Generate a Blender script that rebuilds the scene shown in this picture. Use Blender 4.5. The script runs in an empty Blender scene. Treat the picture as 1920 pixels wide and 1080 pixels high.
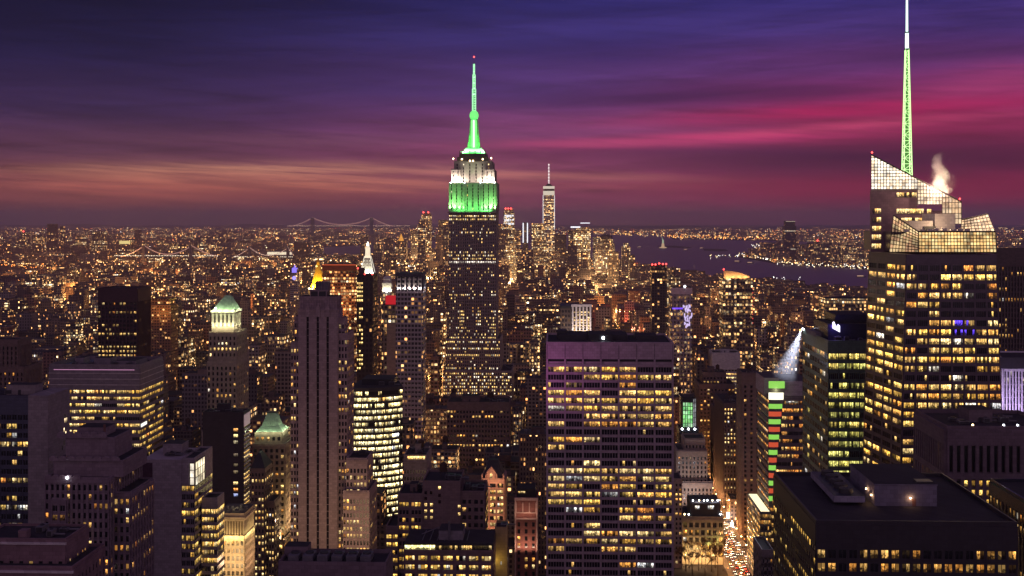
import bpy, math, random
from mathutils import Vector
sc = bpy.context.scene
C = sc.collection
rad = math.radians

# ------------------------------------------------------------------ camera
CAM_Z, F, YH, YAW = 260.0, 2200.0, 412.0, rad(-2.08)   # metres, focal length in photo pixels, eye level, yaw from the avenues
SA, CA = math.sin(YAW), math.cos(YAW)
cam_data = bpy.data.cameras.new("camera")
cam = bpy.data.objects.new("camera", cam_data)
C.objects.link(cam)
cam.location = (0, 0, CAM_Z)
cam.rotation_euler = (rad(90), 0, -YAW)
cam_data.sensor_width = 36.0
cam_data.lens = 36.0 * F / 1920.0
cam_data.shift_y = -(540.0 - YH) / 1920.0
cam_data.clip_start = 1.0
cam_data.clip_end = 120000.0
sc.camera = cam

# ------------------------------------------------------------------ render settings
sc.view_settings.view_transform = 'Standard'
sc.view_settings.look = 'None'
sc.view_settings.exposure = 0.0
sc.view_settings.gamma = 1.0
sc.view_settings.use_curve_mapping = False
sc.cycles.use_denoising = True
sc.cycles.max_bounces = 4
sc.cycles.diffuse_bounces = 2
sc.cycles.glossy_bounces = 2
sc.cycles.volume_bounces = 0
sc.cycles.transparent_max_bounces = 8
sc.cycles.sample_clamp_indirect = 4.0
sc.cycles.caustics_reflective = False
sc.cycles.caustics_refractive = False

def lin(r, g, b):
    f = lambda c: (c / 255.0) / 12.92 if c <= 10 else (((c / 255.0) + 0.055) / 1.055) ** 2.4
    return (f(r), f(g), f(b))

# ------------------------------------------------------------------ node helper
class NT:
    def __init__(s, tree):
        s.t = tree; s.n = tree.nodes; s.l = tree.links
    def set(s, sock, v):
        if hasattr(v, 'is_output'):
            s.l.new(v, sock)
        elif v is not None:
            if sock.type == 'RGBA' and not isinstance(v, (int, float)) and len(v) == 3:
                v = (*v, 1)
            sock.default_value = v
    def math(s, op, a, b=None, c=None, clamp=False):
        m = s.n.new('ShaderNodeMath'); m.operation = op; m.use_clamp = clamp
        s.set(m.inputs[0], a)
        if b is not None: s.set(m.inputs[1], b)
        if c is not None: s.set(m.inputs[2], c)
        return m.outputs[0]
    def vmath(s, op, a, b=None):
        m = s.n.new('ShaderNodeVectorMath'); m.operation = op
        s.set(m.inputs[0], a)
        if b is not None:
            s.set(m.inputs['Scale' if op == 'SCALE' else 1], b)
        return m.outputs[0]
    def mix(s, f, a, b, mode='MIX'):
        m = s.n.new('ShaderNodeMix'); m.data_type = 'RGBA'; m.blend_type = mode
        s.set(m.inputs[0], f); s.set(m.inputs[6], a); s.set(m.inputs[7], b)
        return m.outputs[2]
    def ramp(s, f, pts, interp='LINEAR'):
        r = s.n.new('ShaderNodeValToRGB'); cr = r.color_ramp; cr.interpolation = interp
        while len(cr.elements) < len(pts): cr.elements.new(0.5)
        for e, (p, c) in zip(cr.elements, pts):
            e.position = p; e.color = (*c, 1) if len(c) == 3 else c
        s.set(r.inputs[0], f)
        return r.outputs[0]
    def smooth(s, x, a, b):
        m = s.n.new('ShaderNodeMapRange'); m.interpolation_type = 'SMOOTHSTEP'
        s.set(m.inputs[0], x); m.inputs[1].default_value = a; m.inputs[2].default_value = b
        return m.outputs[0]
    def comb(s, x, y, z=0.0):
        m = s.n.new('ShaderNodeCombineXYZ')
        for i, v in enumerate((x, y, z)): s.set(m.inputs[i], v)
        return m.outputs[0]
    def sep(s, v):
        m = s.n.new('ShaderNodeSeparateXYZ'); s.set(m.inputs[0], v)
        return m.outputs
    def noise(s, vec, scale, detail=3.0, rough=0.5, dist=0.0):
        m = s.n.new('ShaderNodeTexNoise'); s.set(m.inputs['Vector'], vec)
        m.inputs['Scale'].default_value = scale; m.inputs['Detail'].default_value = detail
        m.inputs['Roughness'].default_value = rough; m.inputs['Distortion'].default_value = dist
        return m.outputs[0]
    def white(s, vec):
        m = s.n.new('ShaderNodeTexWhiteNoise'); m.noise_dimensions = '3D'; s.set(m.inputs['Vector'], vec)
        return m.outputs
    def attr(s, name):
        m = s.n.new('ShaderNodeAttribute'); m.attribute_name = name
        return m.outputs
    def scale(s, col, f):
        return s.vmath('SCALE', col, f)

# ------------------------------------------------------------------ world: dusk sky after sunset
SUN_EL, SUN_AZ = rad(-3.0), rad(-16.0)            # the last glow, low over the harbour on the orange side
world = bpy.data.worlds.new("World")
sc.world = world
world.use_nodes = True
w = NT(world.node_tree)
w.n.clear()
tc = w.n.new('ShaderNodeTexCoord').outputs['Generated']
dx, dy, dz = w.sep(tc)
hyp = w.math('SQRT', w.math('ADD', w.math('MULTIPLY', dx, dx), w.math('MULTIPLY', dy, dy)))
V = w.math('DIVIDE', dz, w.math('MAXIMUM', hyp, 0.02))
AZ = w.math('SUBTRACT', w.math('ARCTAN2', dx, dy), YAW)
def paz(px): return math.atan((px - 960) / F)
def pv(py): return (YH - py) / F
n_warp = w.noise(w.comb(w.math('MULTIPLY', AZ, 2.2), w.math('ADD', w.math('MULTIPLY', V, 16.0), w.math('MULTIPLY', AZ, 1.2)), 3.3), 1.0, 4, 0.55)
n_str = w.noise(w.comb(w.math('MULTIPLY', AZ, 4.0), w.math('ADD', w.math('MULTIPLY', V, 55.0), w.math('MULTIPLY', AZ, 5.0)), 7.7), 1.0, 5, 0.6, 0.4)
n_fine = w.noise(w.comb(w.math('MULTIPLY', AZ, 9.0), w.math('ADD', w.math('MULTIPLY', V, 190.0), w.math('MULTIPLY', AZ, 9.0)), 1.7), 1.0, 4, 0.6, 0.3)
Vw = w.math('ADD', V, w.math('MULTIPLY', w.math('SUBTRACT', n_warp, 0.5), 0.022))
vt = w.math('DIVIDE', Vw, 0.45, clamp=True)
def sky_ramp(rows, top):
    return w.ramp(vt, [(max(0.0, min(0.99, pv(y) / 0.45)), lin(*c)) for y, c in rows] + [(1.0, lin(*top))], 'EASE')
s_left = sky_ramp([(412, (70, 42, 58)), (385, (132, 66, 68)), (345, (138, 72, 78)), (285, (86, 50, 80)), (205, (52, 36, 78)), (110, (24, 21, 60)), (5, (11, 12, 44))], (8, 8, 32))
s_mid = sky_ramp([(412, (146, 70, 92)), (370, (140, 60, 92)), (300, (136, 60, 104)), (235, (118, 58, 112)), (160, (84, 52, 116)), (70, (54, 43, 108)), (5, (42, 37, 102))], (22, 20, 60))
s_right = sky_ramp([(412, (138, 46, 78)), (365, (142, 34, 72)), (300, (104, 34, 70)), (250, (138, 40, 84)), (200, (142, 42, 98)), (130, (100, 48, 110)), (60, (70, 48, 118)), (5, (60, 48, 126))], (28, 22, 72))
sky = w.mix(w.smooth(AZ, paz(180), paz(1080)), s_left, s_mid)
sky = w.mix(w.smooth(AZ, paz(950), paz(1750)), sky, s_right)
n_mid = w.noise(w.comb(w.math('MULTIPLY', AZ, 5.5), w.math('ADD', w.math('MULTIPLY', V, 95.0), w.math('MULTIPLY', AZ, -6.0)), 21.0), 1.0, 6, 0.68, 0.9)
lum = w.math('ADD', w.math('ADD', w.math('ADD', -0.32, w.math('MULTIPLY', n_str, 1.1)), w.math('MULTIPLY', n_fine, 0.55)), w.math('MULTIPLY', n_mid, 1.0))
sky = w.scale(sky, w.math('MULTIPLY', lum, 0.93))
def blob(px, py, wx, wy, slope=0.0, fine=0.5):
    a = w.math('DIVIDE', w.math('SUBTRACT', AZ, paz(px)), wx / F)
    b = w.math('DIVIDE', w.math('SUBTRACT', w.math('SUBTRACT', V, pv(py)), w.math('MULTIPLY', w.math('SUBTRACT', AZ, paz(px)), slope)), wy / F)
    b = w.math('ADD', b, w.math('MULTIPLY', w.math('SUBTRACT', n_warp, 0.5), 2.2))
    g = w.math('EXPONENT', w.math('MULTIPLY', w.math('ADD', w.math('MULTIPLY', a, a), w.math('MULTIPLY', b, b)), -1.0))
    m = w.math('ADD', 1.0 - fine, w.math('MULTIPLY', w.smooth(n_fine, 0.30, 0.72), fine))
    m = w.math('MULTIPLY', m, w.math('ADD', 1.0 - 0.6 * fine, w.math('MULTIPLY', w.smooth(n_str, 0.32, 0.7), 0.6 * fine)))
    return w.math('MULTIPLY', g, m, clamp=True)
for (px, py, wx, wy, sl, fi, col, k) in [
    (1330, 184, 380, 17, 0.02, .3, (50, 24, 70), .9), (1560, 300, 360, 26, -.02, .3, (62, 22, 56), .9), (1250, 285, 300, 14, -.02, .4, (84, 34, 78), .7), (1780, 118, 240, 16, .04, .3, (66, 34, 84), .8), (980, 262, 220, 8, 0, .5, (92, 44, 88), .7),
    (560, 150, 500, 40, 0, .5, (44, 32, 84), .5), (1150, 60, 300, 20, .05, .5, (64, 52, 128), .7), (1100, 100, 260, 26, 0, .5, (46, 30, 88), .6),
    (600, 262, 330, 15, .01, .6, (118, 70, 100), .8), (1050, 240, 280, 24, 0, .5, (150, 74, 128), .6), (250, 300, 300, 12, 0, .6, (128, 76, 92), .7),
    (480, 318, 330, 12, .012, .8, (255, 178, 138), 1.0), (540, 340, 340, 15, -.01, .7, (255, 160, 126), 1.0), (420, 352, 320, 9, .0, .8, (236, 130, 104), .9), (330, 364, 340, 17, 0, .5, (186, 96, 84), .85),
    (1000, 328, 260, 8, -.03, .5, (232, 142, 130), .9), (930, 345, 300, 7, -.02, .7, (200, 110, 110), .7), (1150, 348, 200, 9, -.03, .6, (170, 70, 96), .6),
    (1360, 262, 340, 11, .02, .5, (206, 58, 118), 1.0), (1560, 246, 280, 9, .05, .55, (214, 74, 120), .9), (1620, 216, 360, 14, .03, .45, (192, 26, 88), .95), (1120, 268, 200, 7, .0, .5, (186, 74, 120), .8),
    (1880, 172, 150, 34, .1, .5, (176, 64, 116), .8), (1720, 352, 330, 20, 0, .4, (146, 22, 62), .8), (1500, 345, 260, 14, -.02, .5, (138, 38, 76), .6)]:
    sky = w.mix(w.math('MULTIPLY', blob(px, py, wx, wy, sl, fi), k), sky, lin(*col))
# the sky behind the viewer: pale mauve dusk over the bright midtown blocks
rear = w.ramp(w.math('DIVIDE', V, 1.6, clamp=True), [(0.0, (0.37, 0.235, 0.315)), (0.4, (0.25, 0.16, 0.285)), (1.0, (0.09, 0.062, 0.17))])
up = w.smooth(w.math('ADD', w.math('DIVIDE', dz, 1.0), 0.0), 0.30, 0.75)
sky = w.mix(up, sky, (0.034, 0.026, 0.075))
sky = w.mix(w.smooth(dy, 0.55, -0.1), sky, rear)
nish = w.n.new('ShaderNodeTexSky')
nish.sky_type = 'NISHITA'; nish.sun_disc = False
nish.sun_elevation = SUN_EL; nish.sun_rotation = SUN_AZ
sky = w.mix(1.0, sky, w.scale(nish.outputs[0], 0.01), 'ADD')
bg = w.n.new('ShaderNodeBackground')
w.l.new(sky, bg.inputs[0]); bg.inputs[1].default_value = 1.0
out = w.n.new('ShaderNodeOutputWorld'); w.l.new(bg.outputs[0], out.inputs[0])
try: world.cycles.sampling_method = 'MANUAL'; world.cycles.sample_map_resolution = 512
except Exception: pass

sun_l = bpy.data.lights.new("sun", 'SUN')
sun_l.energy = 0.02; sun_l.angle = rad(12); sun_l.color = (1.0, 0.55, 0.42)
sun = bpy.data.objects.new("sun", sun_l); C.objects.link(sun)
sd = Vector((math.sin(SUN_AZ), math.cos(SUN_AZ), 0.05))   # the glow itself stands just above the horizon
sun.rotation_euler = (-sd).to_track_quat('-Z', 'Y').to_euler()
# ------------------------------------------------------------------ placing by measured bearings
def X(px, Y):
    u = (px - 960.0) / F
    return Y * (SA + u * CA) / (CA - u * SA)
def Z(py, Y, px=960):
    x = X(px, Y)
    return CAM_Z - (py - YH) / F * (x * SA + Y * CA)
def pix(x, y, z):
    D = max(1.0, x * SA + y * CA)
    return 960 + F * (x * CA - y * SA) / D, YH + F * (CAM_Z - z) / D
def GP(px, py):
    D = F * CAM_Z / (py - YH)
    u = (px - 960.0) / F
    return (D * (SA + u * CA), D * (CA - u * SA))

# ------------------------------------------------------------------ materials
MATS = {}
def newmat(name):
    m = bpy.data.materials.new(name); m.use_nodes = True
    t = NT(m.node_tree); t.n.clear()
    o = t.n.new('ShaderNodeOutputMaterial')
    return m, t, o
def principled(t, o, base, rough=0.8, metal=0.0, spec=0.3, em=None, ems=0.0, normal=None):
    p = t.n.new('ShaderNodeBsdfPrincipled')
    t.set(p.inputs['Base Color'], base); t.set(p.inputs['Roughness'], rough)
    t.set(p.inputs['Metallic'], metal); t.set(p.inputs['Specular IOR Level'], spec)
    if em is not None:
        t.set(p.inputs['Emission Color'], em); t.set(p.inputs['Emission Strength'], ems)
    if normal is not None: t.l.new(normal, p.inputs['Normal'])
    t.l.new(p.outputs[0], o.inputs[0])
    return p
def wallmat(name, rgb, rough=0.85, spec=0.25, var=0.35, metal=0.0, joints=(1.24, 2.1)):
    if name in MATS: return MATS[name]
    m, t, o = newmat(name)
    g = t.n.new('ShaderNodeNewGeometry').outputs['Position']
    n1 = t.noise(g, 0.11, 4, 0.6)
    n2 = t.noise(t.vmath('MULTIPLY', g, (1.3, 1.3, 0.12)), 1.0, 4, 0.65)   # rain streaks
    n3 = t.noise(g, 1.1, 2, 0.5)
    k = t.math('ADD', t.math('ADD', t.math('MULTIPLY', n1, var), t.math('MULTIPLY', n2, var * 1.1)), t.math('ADD', 1.0 - 1.25 * var, t.math('MULTIPLY', n3, var * 0.4)))
    px_, py_, pz_ = t.sep(g)
    course = t.math('LESS_THAN', t.math('FRACT', t.math('DIVIDE', pz_, joints[0])), 0.10)
    row = t.math('FLOOR', t.math('DIVIDE', pz_, joints[0]))
    al = t.math('ADD', t.math('ADD', px_, py_), t.math('MULTIPLY', row, joints[1] * .5))
    perp = t.math('LESS_THAN', t.math('FRACT', t.math('DIVIDE', al, joints[1])), 0.07)
    block = t.white(t.comb(t.math('FLOOR', t.math('DIVIDE', al, joints[1])), row, 1.0))[0]
    k = t.math('MULTIPLY', k, t.math('SUBTRACT', 1.0, t.math('MULTIPLY', t.math('MAXIMUM', course, perp), 0.22)))
    k = t.math('MULTIPLY', k, t.math('ADD', 0.86, t.math('MULTIPLY', block, 0.28)))
    principled(t, o, t.scale(rgb, k), rough, metal, spec)
    MATS[name] = m
    return m
def glow(name, rgb, strength=1.0, base=None, sample=False):
    if name in MATS: return MATS[name]
    m, t, o = newmat(name)
    principled(t, o, base or (0.05, 0.05, 0.05), 0.5, 0, 0.2, (*rgb, 1), strength)
    if not sample: m.cycles.emission_sampling = 'NONE'
    MATS[name] = m
    return m
def window_material():
    m, t, o = newmat('window_glass')
    lit = t.attr('lit')[0]
    uv = t.n.new('ShaderNodeUVMap'); uv.uv_map = 'UVMap'
    u, v, _ = t.sep(uv.outputs[0])
    cell = t.math('FLOOR', t.math('MULTIPLY', u, 0.31))
    n1 = t.noise(t.comb(t.math('MULTIPLY', u, 0.7), t.math('MULTIPLY', v, 2.1), cell), 1.0, 2, 0.6)
    n2 = t.noise(t.comb(t.math('MULTIPLY', u, 2.6), t.math('MULTIPLY', v, 1.6), 9.0), 1.0, 1, 0.5)
    n3 = t.white(t.comb(t.math('FLOOR', t.math('MULTIPLY', u, 1.1)), 2.0, 3.0))[0]
    sil = t.smooth(t.math('ADD', n1, t.math('MULTIPLY', t.math('SUBTRACT', v, 0.55), 0.42)), 0.38, 0.52)     # furniture, people, partitions
    ceil = t.math('MULTIPLY', t.smooth(v, 0.55, 0.85), t.smooth(n2, 0.45, 0.62))                               # ceiling fixtures
    al = t.attr('lit')[3]
    k = t.math('ADD', t.math('MULTIPLY', sil, t.math('ADD', 0.55, t.math('MULTIPLY', n3, 0.95))), t.math('ADD', 0.10, t.math('MULTIPLY', ceil, 1.3)))
    # some panes have the blind part way down, some rooms are only dimly lit
    blind = t.math('MULTIPLY', t.math('LESS_THAN', al, 0.34), t.math('GREATER_THAN', v, t.math('SUBTRACT', 1.0, t.math('MULTIPLY', al, 2.6))))
    k = t.math('ADD', t.math('MULTIPLY', k, t.math('SUBTRACT', 1.0, blind)), t.math('MULTIPLY', blind, 0.52))
    k = t.math('MULTIPLY', k, t.math('SUBTRACT', 1.5, t.math('MULTIPLY', t.math('MULTIPLY', t.smooth(al, 0.70, 0.95), t.math('LESS_THAN', al, 0.995)), 0.95)))
    tint = t.mix(t.smooth(n2, 0.35, 0.7), (1.0, 0.86, 0.66, 1), (1.0, 1.0, 1.0, 1))
    principled(t, o, (0.012, 0.012, 0.016), 0.16, 0.0, 0.5, t.mix(1.0, lit, tint, 'MULTIPLY'), k)
    m.cycles.emission_sampling = 'NONE'
    return m
WINDOW = window_material()
WINDOW_EM = 1.0

def facade_material():
    """Distant walls: storeys and bays from the UVs in metres, each cell lit or dark on its own."""
    m, t, o = newmat('distant_facade')
    uv = t.n.new('ShaderNodeUVMap'); uv.uv_map = 'UVMap'
    u, v, _ = t.sep(uv.outputs[0])
    wc = t.attr('wallc'); fs = t.attr('fs')
    seed, prob, tintp = t.sep(fs[0]); gain = fs[3]
    cs = wc[3]
    r0 = t.white(t.comb(seed, 11.0, 5.0))[1]
    ra, rb, rc = t.sep(r0)
    bay = t.math('MULTIPLY', t.math('ADD', 2.2, t.math('MULTIPLY', ra, 1.7)), cs)
    fh = t.math('MULTIPLY', t.math('ADD', 3.1, t.math('MULTIPLY', rb, 0.9)), cs)
    cu = t.math('DIVIDE', u, bay); cv = t.math('DIVIDE', v, fh)
    iu = t.math('FLOOR', cu); iv = t.math('FLOOR', cv)
    fu = t.math('FRACT', cu); fv = t.math('FRACT', cv)
    cell = t.white(t.comb(iu, iv, seed))
    flo = t.white(t.comb(seed, iv, 3.0))[0]
    col = t.white(t.comb(iu, seed, 8.0))[0]
    c1, c2, c3 = t.sep(cell[1])
    p = t.math('MULTIPLY', prob, t.math('ADD', 0.35, t.math('MULTIPLY', t.math('POWER', flo, 4.0), 3.6)))
    p = t.math('MULTIPLY', p, t.math('ADD', 0.5, col))
    on = t.math('LESS_THAN', cell[0], p)
    half = t.math('ADD', 0.22, t.math('MULTIPLY', rc, 0.18))
    win = t.math('MULTIPLY', t.math('LESS_THAN', t.math('ABSOLUTE', t.math('SUBTRACT', fu, 0.5)), half), t.math('LESS_THAN', t.math('ABSOLUTE', t.math('SUBTRACT', fv, 0.52)), 0.29))
    colr = t.ramp(t.math('ADD', t.math('MULTIPLY', c1, 0.75), t.math('MULTIPLY', tintp, 0.25)), [(0.0, (1.0, 0.34, 0.09)), (0.25, (1.0, 0.52, 0.17)), (0.6, (1.0, 0.70, 0.33)), (0.86, (1.0, 0.85, 0.58)), (0.95, (0.85, 0.9, 1.0)), (1.0, (0.4, 0.4, 1.0))])
    st = t.math('MULTIPLY', t.math('ADD', 0.16, t.math('MULTIPLY', t.math('POWER', c2, 3.0), 3.4)), gain)
    em = t.math('MULTIPLY', t.math('MULTIPLY', on, win), st)
    g = t.n.new('ShaderNodeNewGeometry').outputs['Position']
    k = t.math('ADD', 0.7, t.math('MULTIPLY', t.noise(g, 0.06, 3, 0.6), 0.6))
    base = t.mix(win, t.scale(wc[0], k), (0.012, 0.012, 0.018, 1))
    principled(t, o, base, t.math('SUBTRACT', 0.85, t.math('MULTIPLY', win, 0.6)), 0, 0.3, colr, em)
    m.cycles.emission_sampling = 'NONE'
    return m
FACADE = facade_material()
ROOF = wallmat('tar_roof', (0.035, 0.032, 0.036), 0.9, 0.2, 0.6)
ROOF2 = wallmat('gravel_roof', (0.085, 0.078, 0.08), 0.95, 0.1, 0.5)
STEEL = wallmat('grey_steel', (0.12, 0.115, 0.125), 0.55, 0.4, 0.4)
DARKSTEEL = wallmat('dark_steel', (0.03, 0.03, 0.034), 0.5, 0.4, 0.3)
WOOD = wallmat('tank_wood', (0.07, 0.045, 0.03), 0.9, 0.1, 0.5)

# ------------------------------------------------------------------ mesh builder
class MB:
    def __init__(s):
        s.v = []; s.f = []; s.m = []; s.lit = []; s.uv = []; s.fs = None; s.wc = None
    def face(s, pts, m=0, lit=(0, 0, 0, 1), uv=None):
        b = len(s.v); s.v.extend(tuple(p) for p in pts)
        s.f.append(tuple(range(b, b + len(pts)))); s.m.append(m); s.lit.append(lit)
        s.uv.append(uv or [(0, 0)] * len(pts))
    def box(s, x0, x1, y0, y1, z0, z1, m=0, mt=None, bottom=False):
        s.prism([(x0, y0), (x1, y0), (x1, y1), (x0, y1)], z0, z1, m, mt, bottom)
    def prism(s, poly, z0, z1, m=0, mt=None, bottom=False, poly1=None, uoff=0.0):
        poly1 = poly1 or poly; n = len(poly); u = uoff
        for i in range(n):
            a, b = poly[i], poly[(i + 1) % n]; a1, b1 = poly1[i], poly1[(i + 1) % n]
            L = math.hypot(b[0] - a[0], b[1] - a[1])
            s.face([(a[0], a[1], z0), (b[0], b[1], z0), (b1[0], b1[1], z1), (a1[0], a1[1], z1)], m, uv=[(u, z0), (u + L, z0), (u + L, z1), (u, z1)])
            u += L + 7.0
        s.face([(p[0], p[1], z1) for p in poly1], m if mt is None else mt, uv=[(0.0, -50.0)] * n)
        if bottom: s.face([(p[0], p[1], z0) for p in reversed(poly)], m, uv=[(0.0, -50.0)] * n)
    def cyl(s, cx, cy, r0, r1, z0, z1, n=12, m=0, mt=None):
        a = [(cx + r0 * math.cos(2 * math.pi * i / n), cy + r0 * math.sin(2 * math.pi * i / n)) for i in range(n)]
        b = [(cx + r1 * math.cos(2 * math.pi * i / n), cy + r1 * math.sin(2 * math.pi * i / n)) for i in range(n)]
        s.prism(a, z0, z1, m, mt, False, b)
    def tube(s, p, q, r, m=0, n=4, r1=None):
        p, q = Vector(p), Vector(q); d = (q - p).normalized()
        a = d.cross(Vector((0, 0, 1)))
        if a.length < 1e-3: a = Vector((1, 0, 0))
        a.normalize(); b = d.cross(a); r1 = r if r1 is None else r1
        P = [p + (a * math.cos(2 * math.pi * i / n) + b * math.sin(2 * math.pi * i / n)) * r for i in range(n)]
        Q = [q + (a * math.cos(2 * math.pi * i / n) + b * math.sin(2 * math.pi * i / n)) * r1 for i in range(n)]
        for i in range(n):
            j = (i + 1) % n; s.face([P[i], P[j], Q[j], Q[i]], m)
        s.face(list(reversed(P)), m); s.face(Q, m)
    def lathe(s, cx, cy, prof, n=16, m=0):
        for (r0, z0), (r1, z1) in zip(prof, prof[1:]):
            for i in range(n):
                a0, a1 = 2 * math.pi * i / n, 2 * math.pi * (i + 1) / n
                s.face([(cx + r0 * math.cos(a0), cy + r0 * math.sin(a0), z0), (cx + r0 * math.cos(a1), cy + r0 * math.sin(a1), z0), (cx + r1 * math.cos(a1), cy + r1 * math.sin(a1), z1), (cx + r1 * math.cos(a0), cy + r1 * math.sin(a0), z1)], m)
    def mesh(s, name, mats):
        me = bpy.data.meshes.new(name)
        me.from_pydata(s.v, [], s.f)
        for mt in mats: me.materials.append(mt)
        me.polygons.foreach_set('material_index', s.m)
        uvl = me.uv_layers.new(name='UVMap')
        fl = [c for q in s.uv for p in q for c in p]
        uvl.data.foreach_set('uv', fl)
        def color(nm, per):
            at = me.attributes.new(nm, 'FLOAT_COLOR', 'CORNER')
            at.data.foreach_set('color', [c for q, f in zip(per, s.f) for _ in f for c in q])
        if any(l[0] or l[1] or l[2] for l in s.lit): color('lit', s.lit)
        if s.fs: color('fs', s.fs); color('wallc', s.wc)
        me.update()
        return me
    def build(s, name, mats, parent=None, kind=None, loc=None):
        if not s.f: return None
        me = s.mesh(name, mats if isinstance(mats, (list, tuple)) else [mats])
        o = bpy.data.objects.new(name, me); C.objects.link(o)
        if parent is not None: o.parent = parent
        if loc: o.location = loc
        if kind: o['kind'] = kind
        return o
    def paint(s, start, fs, wc):
        """give faces from index start on their facade seed and wall colour"""
        s.fs = s.fs or []; s.wc = s.wc or []
        while len(s.fs) < len(s.f): s.fs.append(fs); s.wc.append(wc)

class PMB(MB):
    """a builder whose parts stay in world coordinates while the parent empty stands at the base"""
def tag(o, label=None, cat=None, group=None, kind=None):
    if label: o['label'] = label
    if cat: o['category'] = cat
    if group: o['group'] = group
    if kind: o['kind'] = kind
    return o

# ------------------------------------------------------------------ window lighting patterns
WARM = [(1.0, .52, .13), (1.0, .59, .18), (1.0, .65, .23), (1.0, .44, .09)]
GOLD = [(1.0, .62, .14), (1.0, .68, .19), (1.0, .56, .11)]
PALE = [(1.0, .69, .25), (1.0, .76, .36), (1.0, .62, .2)]
WHITE = [(.85, .9, 1.0), (1.0, .95, .85)]
GREENY = [(.95, .88, .22), (.85, .86, .26), (1.0, .80, .22)]
ORANGE = [(1.0, .38, .08), (1.0, .48, .13)]
class Lit:
    def __init__(s, seed, full=.15, part=.45, p=.35, low=.05, pal=WARM, gain=1.0, odd=.06):
        s.r = random.Random(seed); s.full, s.part, s.p, s.low, s.pal, s.gain, s.odd = full, part, p, low, pal, gain, odd
        s.fl = {}; s.run = {}; s.fg = {}
    def floor(s, j):
        if j not in s.fl:
            q = s.r.random(); s.fl[j] = 2 if q < s.full else 1 if q < s.full + s.part else 0
        return s.fl[j]
    def window(s, i, j, nb, nf):
        m = s.floor(j); r = s.r
        if m == 1:
            prev = s.run.get(j, r.random() < s.p)
            on = prev if r.random() < .5 else r.random() < s.p
            s.run[j] = on
        else:
            on = r.random() < (.93 if m == 2 else s.low)
        if not on: return None
        pal = s.pal if r.random() > s.odd else r.choice([WHITE, ORANGE, PALE])
        c = r.choice(pal); g = s.gain * r.uniform(.45, 1.3) * s.fg.setdefault(j, r.uniform(.6, 1.3))
        return (c[0] * g, c[1] * g, c[2] * g)
    def pane(s, c, i, j, k, n):
        r = s.r
        if c is None:
            return (0, 0, 0, 1) if r.random() > .03 else tuple(x * s.gain * .5 for x in r.choice(s.pal)) + (1,)
        if n > 1 and r.random() < .17: g = .05
        else: g = r.uniform(.42, 1.25)
        return (c[0] * g, c[1] * g, c[2] * g, r.random())

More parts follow.
